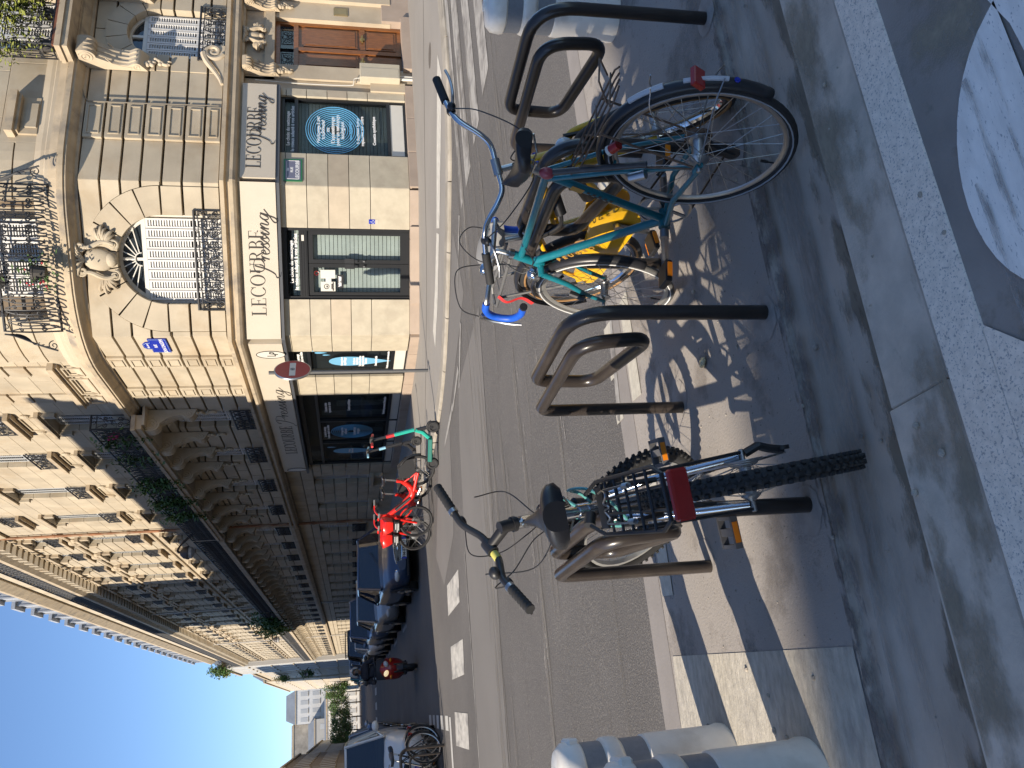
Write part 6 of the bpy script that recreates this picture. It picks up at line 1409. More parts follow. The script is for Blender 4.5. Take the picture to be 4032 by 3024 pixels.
    cable(t, [bc+V3((.02, 0, -.08)), V3((HT[0]+.04, .03, HT[2]-.05)), V3((HT[0]+.05, .01, HT[2]-.11)), V3((HB_[0]+.02, 0, HB_[2]-.03))]); cable(t, [V3((HT[0]+.03, .02, HT[2]+.05)), V3((HT[0]+.05, .05, HT[2]-.04)), V3((HT[0]-.02, .03, HT[2]-.07)), V3((HT[0]-.1, .02, HT[2]-.02))])
    b = MB(); b.ell(bc+V3((-.005, .05, .028)), (.026, .026, .022), 14, 8); b.xf(M); b.build('bell', CHROME, hb, True)
    b = MB(); pz = V3((HB_[0]+.10, 0, HB_[2]+.0)); b.ell(pz, (.032, .034, .034), 14, 10); b.tube([pz, V3((HB_[0]+.02, 0, HB_[2]-.02))], .006, 6); b.xf(M); b.build('head_lamp', CHROME, t, True)
    b = MB()
    for sg in (-1, 1): b.tube([(HB_[0]+.03, sg*.035, HB_[2]-.03), (HB_[0]+.05, sg*.045, HB_[2]-.09), (HB_[0]+.035, sg*.02, HB_[2]-.115)], .007, 6)
    b.xf(M); b.build('front_brake', BLKPL, t, True)
    b = MB(); b.tube([(wb-.03, .05, r+.16), (wb-.05, .075, r+.10)], .014, 9); b.build('bottle_dynamo', BLKPL, t, True)
    chainset(t, BB, .098, .17, R(-22), STEEL, pm('grey_crank', (0.3, 0.3, 0.31), 0.4, metal=.8), BLKPL, plen=.09)
    b = MB(); b.tube([(BB[0], -.045, BB[2]+.098), (0, -.05, r+.03)], .004, 4); b.tube([(BB[0]-.03, -.045, BB[2]-.095), (.05, -.05, r-.12), (.04, -.05, r-.03)], .004, 4); b.build('chain', pm('oily_chain', (0.06, 0.045, 0.035), 0.5, metal=.6, var=.4, scale=200), t)
    b = MB(); b.lathe([(.045, -.052), (.045, -.05), (.035, -.045), (.03, -.04), (.02, -.035)], AX, 18, 'y'); b.build('freewheel', RUSTY, t, True); b = MB(); b.tube([(.02, -.055, r-.03), (.05, -.055, r-.10), (.06, -.055, r-.15)], .012, 7); b.lathe([(.028, -.06), (.028, -.05)], (.055, 0, r-.14), 14, 'y'); b.build('derailleur', BLKPL, t, True)
    return t
teal_bike()
# ================= silver mountain bike
def mountain_bike():
    r = .312; wb = 1.03
    t = bike_root('bicycle', 'silver mountain bike with knobbly tyres, black rack and red reflector', (0.555, 2.08), (0.74, 3.09), R(-7.5), r)
    AX, FX = (0, 0, r), (wb, 0, r-.005); BB = (.42, 0, .30); SC_ = (.265, 0, .70); HT, HB_ = (.735, 0, .845), (.785, 0, .72)
    b = MB()
    b.tube([(SC_[0]-.01, 0, SC_[2]+.02), BB], .0185, 12); b.tube([(SC_[0]+.01, 0, SC_[2]-.02), (HT[0], 0, HT[2]-.03)], .021, 12); b.tube([(HB_[0]-.02, 0, HB_[2]+.03), BB], .0265, 12); b.tube([HT, HB_], .0235, 14); b.tube([(BB[0], -.038, BB[2]), (BB[0], .038, BB[2])], .024, 12)
    for sg in (-1, 1):
        b.tube([(SC_[0]-.01, sg*.03, SC_[2]-.03), (.13, sg*.055, .54), (.0, sg*.068, r+.01)], [.0115, .011, .009], 9); b.tube([(BB[0]-.02, sg*.035, BB[2]), (.22, sg*.058, .32), (.01, sg*.068, r)], [.013, .012, .010], 9)
    fr = b.build('frame', SILVER, t, True, 60)
    ax = V3(HT)-V3(HB_); M = steer_matrix(V3(HB_), ax, R(46))
    b = MB()
    for sg in (-1, 1): b.tube([(HB_[0]+.03, sg*.062, HB_[2]-.02), (HB_[0]+.09, sg*.062, .55)], .0165, 10)
    b.tube([(HB_[0]+.015, -.065, HB_[2]-.015), (HB_[0]+.015, .065, HB_[2]-.015)], .02, 10); b.xf(M); fk = b.build('fork', BLKPL, t, True)
    b = MB()
    for sg in (-1, 1): b.tube([(HB_[0]+.08, sg*.062, .56), (wb-.01, sg*.062, r)], [.021, .019], 10)
    b.tube([(HB_[0]+.05, -.062, .60), (HB_[0]+.02, 0, .70), (HB_[0]+.05, .062, .60)], .014, 8); b.xf(M); b.build('fork_leg', pm('dark_fork', (0.025, 0.026, 0.03), 0.35), fk, True)
    wheel(t, AX, r, .026, None, RUBBER, STEEL, 32, .06, knob=64, rimw=.03); wf = wheel(t, FX, r, .026, M, RUBBER, pm('pale_rim', (0.5, 0.5, 0.48), 0.4, metal=.6), 32, .05, knob=64, rimw=.03)
    b = MB(); b.box(-.055, .055, -.006, .006, -.012, .012); b.xf(Matrix.Rotation(R(-35), 4, 'Y') @ Matrix.Translation((0, .004, .225)) ); b.build('spoke_reflector', ORANGE, wf)
    # stem, bar, grips
    s0 = V3(HT)+V3((-.012, 0, .04)); bc = V3(HT)+V3((.055, 0, .115)); 
    b = MB(); b.tube([V3(HT)+V3((.004, 0, -.01)), s0+V3((-.006, 0, .028))], .0225, 14); b.tube([V3(HT)+V3((0, 0, .004)), V3(HT)+V3((-.003, 0, .018))], .028, 14); b.tube([s0, bc], [.021, .019], 10); b.tube([bc+V3((0, -.026, 0)), bc+V3((0, .026, 0))], .0225, 12); b.xf(M); b.build('stem', BLKPL, t, True)
    b = MB()
    for sg in (-1, 1): b.tube(catmull([bc, bc+V3((0, sg*.06, 0)), bc+V3((-.005, sg*.14, .03)), bc+V3((-.02, sg*.20, .035)), bc+V3((-.045, sg*.32, .034))], 6), .0135, 10)
    b.xf(M); hb = b.build('handlebar', BLKPL, t, True)
    b = MB(); b.tube([bc+V3((0, .03, 0)), bc+V3((0, .062, .001))], .0148, 10); b.xf(M); b.build('yellow_tape', pm('pale_yellow_tape', (0.55, 0.5, 0.12), 0.5), hb, True)
    for sg in (-1, 1):
        g0, g1 = bc+V3((-.025, sg*.215, .035)), bc+V3((-.047, sg*.335, .034)); b = MB(); b.tube([g0, g1], .0165, 12)
        for k in range(7): p = g0.lerp(g1, (k+.5)/7); b.tube([p, p+(g1-g0).normalized()*.006], .0178, 12)
        b.xf(M); b.build('grip', RUBBER, hb, True)
        b = MB(); b.tube([g0-(g1-g0).normalized()*.016, g0], .018, 12); b.xf(M); b.build('grip_collar', STEEL, hb, True)
        L = bc+V3((0, sg*.17, .03)); b = MB(); b.ell(L+V3((.01, 0, -.008)), (.03, .022, .016), 12, 8); b.tube([L+V3((.03, sg*.01, -.008)), L+V3((.045, sg*.06, -.014)), L+V3((.03, sg*.13, -.016))], [.008, .007, .005], 7); b.xf(M); b.build('brake_lever', BLKPL, hb, True)
        cable(hb, [L+V3((.03, -sg*.01, -.01)), L+V3((.10, -sg*.08, .01)), bc+V3((.12, sg*.05, -.06)), bc+V3((.06, sg*.02, -.16)), V3(HB_)+V3((.04, sg*.02, .02))], M)
    b = MB(); b.ell(bc+V3((-.01, .115, .045)), (.024, .024, .02), 12, 8); b.xf(M); b.build('bell', BLKPL, hb, True)
    cable(t, [bc+V3((.05, -.12, .0)), bc+V3((.07, -.12, -.12)), V3(HT)+V3((-.02, -.03, -.06)), V3(HT)+V3((-.15, -.02, -.05))])
    cable(t, [bc+V3((.05, .16, .01)), bc+V3((.0, .17, -.16)), V3(HT)+V3((-.10, .07, -.10)), V3(HT)+V3((-.16, .02, -.08))])
    # seat
    b = MB(); b.tube([SC_, (.232, 0, .80)], .0145, 10); b.tube([(SC_[0]-.004, 0, SC_[2]+.02), (SC_[0]-.012, 0, SC_[2]+.05)], .021, 12); b.build('seat_post', SILVER, t, True)
    sd_ = saddle(t, (.205, 0, .885), .29, .195, R(-3), h=.07)
    yv = Matrix.Translation((.135, .03, .868)) @ Matrix.Rotation(R(-90), 4, 'Z'); text_mesh('GC', .03, yv, pm('grey_print', (0.3, 0.3, 0.3), 0.5), 'saddle_print', sd_, .0008, spacing=.8)
    # pannier rack with sprung flap, reflector
    b = MB(); zt = .725; rr = .006
    b.tube([(.16, -.045, zt+.02), (.10, -.075, zt), (-.33, -.075, zt-.008), (-.37, -.055, zt-.012), (-.37, .055, zt-.012), (-.33, .075, zt-.008), (.10, .075, zt), (.16, .045, zt+.02)], rr, 7)
    for x in (-.29, -.21, -.13, -.05, .03): b.tube([(x, -.075, zt-.004), (x, .075, zt-.004)], .0045, 6)
    for y in (-.02, .02): b.tube([(.09, y, zt), (-.37, y*1.4, zt-.01)], .004, 6)
    b.box(.05, .11, -.058, .058, zt-.003, zt+.004)
    for sg in (-1, 1): b.tube([(-.16, sg*.064, zt-.006), (-.01, sg*.08, r+.02)], .005, 6); b.tube([(-.22, sg*.064, zt-.008), (-.03, sg*.08, r+.02)], .005, 6); b.tube([(.12, sg*.055, zt), (SC_[0]-.03, sg*.035, SC_[2]-.06)], .005, 6)
    rk = b.build('luggage_carrier', BLKPL, t, True)
    b = MB(); b.tube(catmull([(.06, -.04, zt+.012), (.0, -.045, zt+.016), (-.02, -.03, zt+.018), (.01, -.01, zt+.018), (-.03, 0, zt+.018), (.01, .01, zt+.018), (-.02, .03, zt+.018), (.0, .045, zt+.016), (-.2, .048, zt+.012)], 5), .003, 5); b.tube([(-.2, -.048, zt+.012), (.0, -.046, zt+.016)], .003, 5); b.build('spring_clip', STEEL, rk, True)
    for sg in (-1, 1):
        b = MB(); b.tube([(-.19+.002*math.cos(i*1.3), sg*.045+.007*math.cos(i*1.3), zt+.012+.007*math.sin(i*1.3)) if False else (-.16-.0006*i, sg*.045+.007*math.cos(i*1.0), zt+.012+.007*math.sin(i*1.0)) for i in range(70)], .0014, 4); b.build('spring_coil', STEEL, rk, True)
    b = MB(); st = 0; b.bbox(-.010, .010, -.06, .06, -.026, .026, .005); b.xf(Matrix.Translation((-.39, 0, zt-.04)) @ Matrix.Rotation(R(-12), 4, 'Y')); b.build('rear_reflector', REDPL, t)
    # drivetrain
    chainset(t, BB, .085, .17, R(186), BLKPL, STEEL, pm('dark_grey_pedal', (0.10, 0.10, 0.105), 0.5, var=.1), cage=True, plen=.10, y_off=.05)
    b = MB(); b.lathe([(.055, -.058), (.055, -.055), (.048, -.052), (.048, -.050), (.04, -.046), (.04, -.044), (.03, -.04)], AX, 20, 'y'); b.build('cassette', STEEL, t, True); b = MB(); b.tube([(.0, -.075, r-.01), (-.01, -.09, r-.05), (.03, -.08, r-.10), (.06, -.07, r-.16)], .013, 7); b.lathe([(.022, -.08), (.022, -.068)], (.055, 0, r-.16), 12, 'y'); b.build('derailleur', BLKPL, t, True)
    b = MB(); b.tube([(BB[0], -.05, BB[2]+.085), (0, -.05, r+.045)], .004, 4); b.tube([(BB[0], -.05, BB[2]-.085), (.06, -.06, r-.17), (.05, -.05, r-.05)], .004, 4); b.build('chain', STEEL, t)
    b = MB()
    for sg in (-1, 1): b.tube([(.055, sg*.05, .56), (.06, sg*.055, .68)], .008, 6)
    b.tube([(.06, -.055, .68), (.06, .055, .68)], .003, 4); b.build('rear_brake', BLKPL, t, True)
    # coiled green cable lock round the frame
    lk = thing('cable_lock', 'pale green coiled cable lock wound round the silver mountain bike', 'lock', t.location); lk.rotation_mode = 'QUATERNION'; lk.rotation_quaternion = t.rotation_quaternion.copy()
    cp = catmull([(.20, .05, .66), (.26, .06, .60), (.33, .03, .64), (.34, -.05, .70), (.28, -.07, .76), (.20, -.06, .72), (.17, 0, .66), (.20, .06, .62), (.30, .05, .66), (.37, -.02, .72), (.42, -.06, .76), (.45, .0, .73), (.40, .06, .62)], 8)
    b = MB(); b.tube(cp, .0052, 8); b.build('cable', CABLEG, lk, True); b = MB(); b.tube([(.24, .012, .715), (.225, .045, .73)], .018, 12); b.build('lock_barrel', BLKPL, lk, True)
    return t
mountain_bike()
# ================= yellow city bicycle facing the viewer
def yellow_bike():
    r = .305; wb = 1.05
    t = bike_root('bicycle', 'yellow city bicycle with wide chrome handlebar behind the teal one', (1.935, 3.32), (1.985, 2.27), R(6), r)
    AX, FX = (0, 0, r), (wb, 0, r); BB = (.46, 0, .28); SC_ = (.31, 0, .62); HT, HB_ = (.80, 0, .76), (.86, 0, .60)
    b = MB(); b.tube([(SC_[0], 0, SC_[2]), BB], .017, 12); b.tube([(HB_[0]-.02, 0, HB_[2]+.06), (.62, 0, .42), BB], .024, 12); b.tube([(HT[0], 0, HT[2]-.04), (.58, 0, .60), (SC_[0]+.02, 0, .50)], .019, 12); b.tube([HT, HB_], .022, 12)
    for sg in (-1, 1): b.tube([(SC_[0]-.01, sg*.02, SC_[2]-.04), (.13, sg*.055, .50), (0, sg*.066, r)], .011, 9); b.tube([(BB[0], sg*.03, BB[2]), (.2, sg*.058, .30), (0, sg*.066, r)], .011, 9)
    fr = b.build('frame', YELLOW, t, True, 60)
    b = MB(); st = 0; dv = (V3(BB)-V3(HB_)).normalized(); b.tube([V3(HB_)+dv*.10+V3((0, .0, .035)), V3(HB_)+dv*.36+V3((0, 0, .045))], [.030, .034], 10); b.build('black_frame_cover', BLKPL, t, True)
    b = MB(); b.lathe([(.015, -.0232), (.015, .0232)], (.822, 0, .70), 16, 'y'); b.build('blue_badge', BLUEENA, fr, True); b = MB(); b.lathe([(.011, -.0238), (.011, .0238)], (.822, 0, .70), 16, 'y'); b.build('white_badge', WHITEINK, fr, True)
    ax = V3(HT)-V3(HB_); M = steer_matrix(V3(HB_), ax, R(-25))
    b = MB()
    for sg in (-1, 1): b.tube(catmull([(HB_[0]+.005, sg*.028, HB_[2]-.015), (HB_[0]+.02, sg*.062, HB_[2]-.05), (HB_[0]+.10, sg*.066, .45), (wb-.02, sg*.066, r+.03), (wb, sg*.066, r)], 5), .0155, 10)
    b.tube([(HB_[0]+.005, -.04, HB_[2]-.018), (HB_[0]+.005, .04, HB_[2]-.018)], .018, 10); b.xf(M); b.build('fork', YELLOW, t, True, 60)
    wheel(t, AX, r, .021, None, RUBBER, CHROME, 32, .055, side=TANWALL); wheel(t, FX, r, .023, M, RUBBER, CHROME, 32, .05, side=TANWALL)
    guard(t, AX, r+.022, 200, 60, .055, pm('black_mudguard', (0.02, 0.02, 0.023), 0.35)); 
    b = MB(); b.prism([(BB[0]-.02+.115*math.cos(R(a)), BB[2]+.115*math.sin(R(a))) for a in range(-90, 100, 15)]+[(.05, r+.06), (-.02, r+.03), (-.02, r-.05), (.05, r-.08)], lambda x, z: V3((x, -.075, z)), lambda x, z: V3((x, -.055, z))); b.build('chain_guard', YELLOW, t)
    b = MB(); b.prism([(BB[0]-.02+.10*math.cos(R(a)), BB[2]+.10*math.sin(R(a))) for a in range(-90, 100, 15)]+[(.20, r+.06), (.2, r-.07)], lambda x, z: V3((x, .052, z)), lambda x, z: V3((x, .060, z))); b.build('chain_guard', YELLOW, t)
    chainset(t, BB, .08, .165, R(75), STEEL, STEEL, BLKPL, y_off=.062, plen=.09)
    # handlebar
    s0 = V3(HT)+V3((-.02, 0, .085)); bc = V3(HT)+V3((.03, 0, .105))
    b = MB(); b.tube([HT, s0], .0125, 10); b.tube([s0, bc], .014, 10); b.tube([bc+V3((0, -.03, 0)), bc+V3((0, .03, 0))], .019, 10); b.xf(M); b.build('stem', STEEL, t, True)
    b = MB()
    for sg in (-1, 1): b.tube(catmull([bc, bc+V3((0, sg*.08, 0)), bc+V3((.0, sg*.13, .03)), bc+V3((-.02, sg*.20, .09)), bc+V3((-.06, sg*.27, .105)), bc+V3((-.12, sg*.38, .10))], 6), .0115, 10)
    b.xf(M); hb = b.build('handlebar', CHROME, t, True)
    for sg in (-1, 1):
        g0, g1 = bc+V3((-.075, sg*.295, .105)), bc+V3((-.135, sg*.405, .10)); b = MB(); b.tube([g0, g1], .0165, 12); b.xf(M); b.build('grip', RUBBER, hb, True)
        L = bc+V3((-.05, sg*.25, .10)); b = MB(); b.ell(L, (.022, .02, .018), 10, 7); b.ell(L+V3((.02, sg*.01, 0)), (.02, .018, .016), 10, 7); b.xf(M); b.build('lever_clamp', BLKPL, hb, True)
        b = MB(); b.tube(catmull([L+V3((.02, 0, 0)), L+V3((.045, sg*.05, -.01)), L+V3((.02, sg*.11, -.02)), L+V3((.01, sg*.15, -.015))], 4), .0055, 7); b.xf(M); b.build('brake_lever', STEEL, hb, True)
        cable(hb, [L+V3((.03, 0, 0)), L+V3((.10, -sg*.05, -.08)), bc+V3((.10, sg*.08, -.10)), bc+V3((.04, sg*.01, -.05)), V3(HT)+V3((.03, 0, -.06))], M)
    b = MB(); hl = V3((HB_[0]+.07, 0, HB_[2]+.02)); b.ell(hl, (.03, .038, .038), 14, 9); b.tube([hl, V3((HB_[0], 0, HB_[2]))], .006, 6); b.xf(M); b.build('head_lamp', LENS, t, True)
    b = MB()
    for sg in (-1, 1): b.tube([(HB_[0]+.055, sg*.045, HB_[2]-.10), (HB_[0]+.035, sg*.05, HB_[2]-.0)], .009, 6)
    b.xf(M); b.build('front_brake', BLKPL, t, True)
    b = MB(); b.tube([SC_, (.285, 0, .76)], .0135, 10); b.build('seat_post', STEEL, t, True); saddle(t, (.27, 0, .82), .27, .20, 0, pm('grey_saddle_cover', (0.22, 0.22, 0.22), 0.35), .06)
    b = MB(); zt = .70
    for sg in (-1, 1): b.tube([(.2, sg*.04, zt), (-.2, sg*.055, zt), (-.23, sg*.03, zt), (-.23, 0, zt)], .008, 7); b.tube([(-.12, sg*.055, zt), (0, sg*.075, r)], .007, 6)
    for x in (-.1, .05): b.tube([(x, -.05, zt), (x, .05, zt)], .005, 5)
    b.build('luggage_carrier', pm('grey_carrier', (0.12, 0.12, 0.12), 0.4), t, True)
    b = MB(); b.ribbon(catmull([(-.1, -.06, zt+.01), (-.11, -.09, zt-.03), (-.10, -.08, zt-.10), (-.13, -.10, zt-.16)], 5), .02, .001, (0, 1, 0)); b.build('red_ribbon', pm('red_strap', (0.5, 0.02, 0.02), 0.6), t)
    lk = thing('u_lock', 'black loop lock with orange keyhole hanging on the yellow bicycle', 'lock', t.location); lk.rotation_mode = 'QUATERNION'; lk.rotation_quaternion = t.rotation_quaternion.copy()
    b = MB(); b.tube(catmull([(.52, -.03, .66), (.48, -.10, .72), (.44, -.10, .64), (.50, -.09, .55), (.58, -.06, .56)], 7), .009, 8); b.build('shackle', BLKPL, lk, True); b = MB(); b.tube([(.60, -.10, .57), (.66, -.05, .60)], .024, 12); b.build('lock_body', BLKPL, lk, True)
    return t
yellow_bike()
# ------------------------------------------------------------------ street furniture
sg_ = thing('no_entry_sign', 'weathered red no entry sign on a dark grey post at the corner', 'road sign', (6.02, 14.42, zg(14.42)+KZ), (0, 0, math.atan2(0.6, 0.8)))
b = MB(); b.tube([(0, 0.03, 0), (0, 0.03, 2.95)], 0.034, 12); b.build('post', pm('dark_grey_post', (0.10, 0.10, 0.10), 0.5, var=.1), sg_, True)
b = MB(); b.lathe([(.325, 0), (.335, .004), (.335, .03), (.325, .034)], (0, 0, 0), 40); b.xf(Matrix.Translation((0, 0, 2.52)) @ Matrix.Rotation(R(90), 4, 'X')); b.build('sign_back', STEEL, sg_, True, 30)
b = MB(); b.lathe([(.315, 0.0), (.315, .003)], (0, 0, .034), 40); b.xf(Matrix.Translation((0, 0, 2.52)) @ Matrix.Rotation(R(90), 4, 'X')); b.build('red_face', NOENTRY, sg_)
b = MB(); b.box(-.23, .23, -.0415, -.0375, 2.465, 2.575); b.build('white_bar', OFFW, sg_); b = MB(); b.tube([(.035*math.cos(2*PI*i/20), -.042, 2.52+.035*math.sin(2*PI*i/20)) for i in range(20)], .006, 4, closed=True); b.ell((0, -.042, 2.52), (.015, .001, .02), 8, 5); b.build('round_sticker', DARKINK, sg_)
for (Y, lab) in ((34.45, 'large wall lantern on a curved bracket by the rusty drainpipe'), (76.0, 'small wall lantern far down the sunlit stone facades'), (125, 'distant wall lantern on the grey plaster house')):
    t = thing('wall_lantern', lab, 'street lamp', (7.5 if Y < 100 else 6.68, Y, 7.4), group='wall lanterns along the side street')
    b = MB(); b.tube(catmull([(0, 0, 0), (-.25, 0, .30), (-.55, .02, .62), (-.8, .03, .78), (-.92, .03, .70)], 6), [.05]*12+[.035]*13, 8); b.build('bracket', pm('lamp_iron', (0.05, 0.042, 0.038), 0.5), t, True)
    b = MB(); b.lathe([(.03, .40), (.10, .38), (.22, .26), (.27, .10), (.27, .06), (.25, .05)], (-.92, .03, .28), 20); b.build('hood', pm('lamp_iron', (0.05, 0.042, 0.038), 0.5), t, True); b = MB(); b.lathe([(.245, .05), (.22, -.06), (.12, -.13), (.001, -.15)], (-.92, .03, .28), 20, cap=False); b.build('glass_bowl', LENS, t, True)
# ------------------------------------------------------------------ cars (local x forward, y left, z up)
def lerp_tab(tab, x):
    for i in range(len(tab)-1):
        if tab[i][0] <= x <= tab[i+1][0]:
            t = (x-tab[i][0])/(tab[i+1][0]-tab[i][0]); t = t*t*(3-2*t)*.5+t*.5
            return [a+(c-a)*t for a, c in zip(tab[i][1:], tab[i+1][1:])]
    return list(tab[-1][1:])
CARS = {
 # body table: x, half width, bottom, belt/hood height ; cabin: x and half widths of base and roof
 'sedan': dict(L=4.55, body=[(-2.28, .55, .42, .74), (-2.2, .78, .26, .92), (-1.6, .88, .20, .97), (-.9, .90, .19, .96), (.9, .90, .19, .94), (1.5, .88, .20, .86), (2.0, .82, .22, .74), (2.2, .70, .26, .62), (2.27, .52, .34, .52)], cab=((-1.75, .93), (-1.05, 1.43), (.25, 1.45), (1.15, .93)), wb=(-1.33, 1.36), wr=.32),
 'hatch': dict(L=4.0, body=[(-1.98, .62, .40, .9), (-1.9, .78, .26, .98), (-1.3, .86, .20, 1.0), (.7, .87, .19, .97), (1.25, .86, .20, .92), (1.7, .80, .22, .80), (1.93, .66, .27, .66), (1.99, .5, .35, .55)], cab=((-1.93, .98), (-1.5, 1.46), (.1, 1.50), (1.1, .96)), wb=(-1.22, 1.22), wr=.30),
 'suv': dict(L=4.4, body=[(-2.18, .7, .48, 1.0), (-2.1, .84, .32, 1.08), (-1.4, .91, .26, 1.1), (.8, .92, .26, 1.08), (1.4, .91, .26, 1.02), (1.95, .86, .28, .95), (2.14, .74, .34, .82), (2.2, .6, .42, .7)], cab=((-2.12, 1.08), (-1.85, 1.66), (.2, 1.69), (1.0, 1.07)), wb=(-1.32, 1.32), wr=.36),
 'jeep': dict(L=4.3, body=[(-2.1, .80, .5, 1.1), (-2.05, .86, .42, 1.15), (-1.2, .88, .40, 1.16), (.7, .88, .40, 1.14), (1.2, .86, .40, 1.12), (1.9, .80, .42, 1.08), (2.05, .76, .46, 1.0), (2.08, .72, .5, .95)], cab=((-2.06, 1.15), (-2.0, 1.84), (.35, 1.85), (.72, 1.13)), wb=(-1.25, 1.3), wr=.40),
 'van': dict(L=4.6, body=[(-2.3, .78, .4, 1.0), (-2.25, .88, .3, 1.1), (-1.2, .92, .24, 1.12), (.9, .92, .24, 1.12), (1.6, .90, .24, 1.02), (2.05, .84, .26, .86), (2.26, .70, .3, .72), (2.31, .55, .38, .6)], cab=((-2.28, 1.12), (-2.1, 1.78), (.75, 1.80), (1.62, 1.06)), wb=(-1.35, 1.42), wr=.33)}
def car(label, x, y, kind, col, cat='car', front=True, plate=None, rich=False, group='cars parked along the side street', metal=.35, rack=False):
    """parked with its nose towards the main street (heading -Y) when front is True; (x, y) is the middle of the front bumper"""
    D = CARS[kind]; L = D['L']
    t = thing('parked_car' if kind != 'van' else 'parked_van', label, cat, (x, y+L/2 if front else y+L/2, zg(y)), (0, 0, R(-90) if front else R(90)), group)
    paint_ = pm('car_paint_'+'_'.join(str(int(c*255)) for c in col), col, 0.28, metal=metal, var=0, coat=0.6)
    b = MB(); rows = []; N = 46; x0, x1 = D['body'][0][0], D['body'][-1][0]
    for i in range(N+1):
        xx = x0+(x1-x0)*i/N; w_, zb, zt = lerp_tab(D['body'], xx); hh = zt-zb
        half = [(w_*.80, zb), (w_*.95, zb+hh*.10), (w_*1.0, zb+hh*.30), (w_*1.015, zb+hh*.55), (w_*.99, zb+hh*.80), (w_*.93, zb+hh*.95), (w_*.80, zt+.005), (w_*.45, zt+.022), (0, zt+.030)]
        rows.append([(xx, a, z) for a, z in half]+[(xx, -a, z) for a, z in half[::-1][1:]]+[(xx, half[0][0], zb)])
    b.grid(rows); n = len(rows[0]); b.f.append(tuple(range(n-1))); e = len(b.v)-n; b.f.append(tuple(range(e, e+n-1))[::-1])
    b.build('body', paint_, t, True, 45)
    (xa, za), (xb, zbb), (xc, zc), (xd, zd) = D['cab']; wl = lerp_tab(D['body'], 0)[0]*.93; wt_ = wl*.76
    # cabin: dark glass volume with painted roof and pillars on it
    g = MB(); prof = [(xa, za-.03, wl), (xb, zbb, wt_), (xc, zc, wt_), (xd, zd-.03, wl*.97)]
    def ring(px, pz, pw, s_=1): return (px, pw*s_, pz)
    P = [[ring(*p, s_) for p in prof] for s_ in (1, -1)]
    g.add(P[0]+P[1], [(0, 1, 2, 3), (7, 6, 5, 4), (0, 4, 5, 1), (1, 5, 6, 2), (2, 6, 7, 3)]); g.build('window_glass', CARGL, t)
    q = MB(); q.bbox(xb-.03, xc+.03, -wt_*.99, wt_*.99, min(zbb, zc)-.03, max(zbb, zc)+.025, .03); q.build('roof', paint_, t, True, 60)
    q = MB()
    for s_ in (-1, 1):
        for (i, j) in ((0, 1), (2, 3)): q.tube([(prof[i][0], s_*prof[i][2]*1.0, prof[i][1]), (prof[j][0], s_*prof[j][2]*1.0, prof[j][1])], .032, 6)
        xm = (xb+xc)/2-.1; q.tube([(xm, s_*wl*1.0, za), (xm+.05, s_*wt_, zbb)], .03, 6); q.tube([(xb, s_*wt_, zbb), (xc, s_*wt_, zc)], .035, 6); q.tube([(xa, s_*wl, za-.01), (xd, s_*wl*.98, zd-.01)], .02, 6)
    q.build('pillar', paint_, t, True)
    ww = lerp_tab(D['body'], 0)[0]
    for wx in D['wb']:
        for s_ in (-1, 1):
            a = MB(); a.lathe([(D['wr']+.05, 0), (D['wr']+.05, .012)], (wx, s_*(ww*1.005)-.006, D['wr']+.015), 28, 'y'); a.build('wheel_arch', BLKPL, t)
            a = MB(); yy = s_*(ww*.90); a.lathe([(D['wr']*.7, -.11), (D['wr'], -.09), (D['wr'], .09), (D['wr']*.7, .11)], (wx, yy, D['wr']), 26, 'y'); wo = a.build('wheel', RUBBER, t, True, 40)
            a = MB(); a.lathe([(D['wr']*.64, 0), (D['wr']*.60, .02), (D['wr']*.2, .01)], (wx, yy+s_*.105-.01, D['wr']), 22, 'y'); 
            for k in range(7):
                an = 2*PI*k/7; a.tube([(wx, yy+s_*.12, D['wr']), (wx+D['wr']*.58*math.cos(an), yy+s_*.115, D['wr']+D['wr']*.58*math.sin(an))], .022, 5)
            a.build('hub_cap', STEEL, wo, True)
    xf_ = D['body'][-1][0]; wf, zbf, ztf = lerp_tab(D['body'], xf_-.07)
    for s_ in (-1, 1):
        hl = MB(); c = (xf_-.20, s_*wf*.86, zbf+(ztf-zbf)*.80); hl.ell(c, (.17, .18, .085), 16, 10, Matrix.Rotation(s_*R(-28), 3, 'Z')); ho = hl.build('headlight', LENS, t, True)
        if rich:
            hl = MB(); hl.ell((c[0]+.10, c[1]-s_*.06, c[2]), (.07, .075, .055), 14, 8); hl.build('headlight_reflector', CHROME, ho, True); hl = MB(); hl.ell((c[0]+.03, c[1]+s_*.10, c[2]-.01), (.07, .07, .05), 12, 8); hl.build('indicator', ORANGE, ho, True)
        mr = MB(); mr.ell((xd-.28, s_*(ww+.10), za+.07), (.08, .11, .07), 12, 8); mr.tube([(xd-.28, s_*(ww-.03), za+.03), (xd-.28, s_*(ww+.08), za+.06)], .025, 6); mr.build('wing_mirror', paint_ if not rich else BLKPL, t, True)
        tl = MB(); xr = D['body'][0][0]; wr_, zr, zrt = lerp_tab(D['body'], xr+.06); tl.ell((xr+.09, s_*wr_*.88, zr+(zrt-zr)*.72), (.10, .12, .12), 12, 8); tl.build('tail_light', REDPL, t, True)
    gr = MB(); gz = zbf+(ztf-zbf)*.72; gr.ell((xf_-.035, 0, gz), (.06, wf*.56, .10), 24, 12); gr.build('grille', DARKIN, t, True)
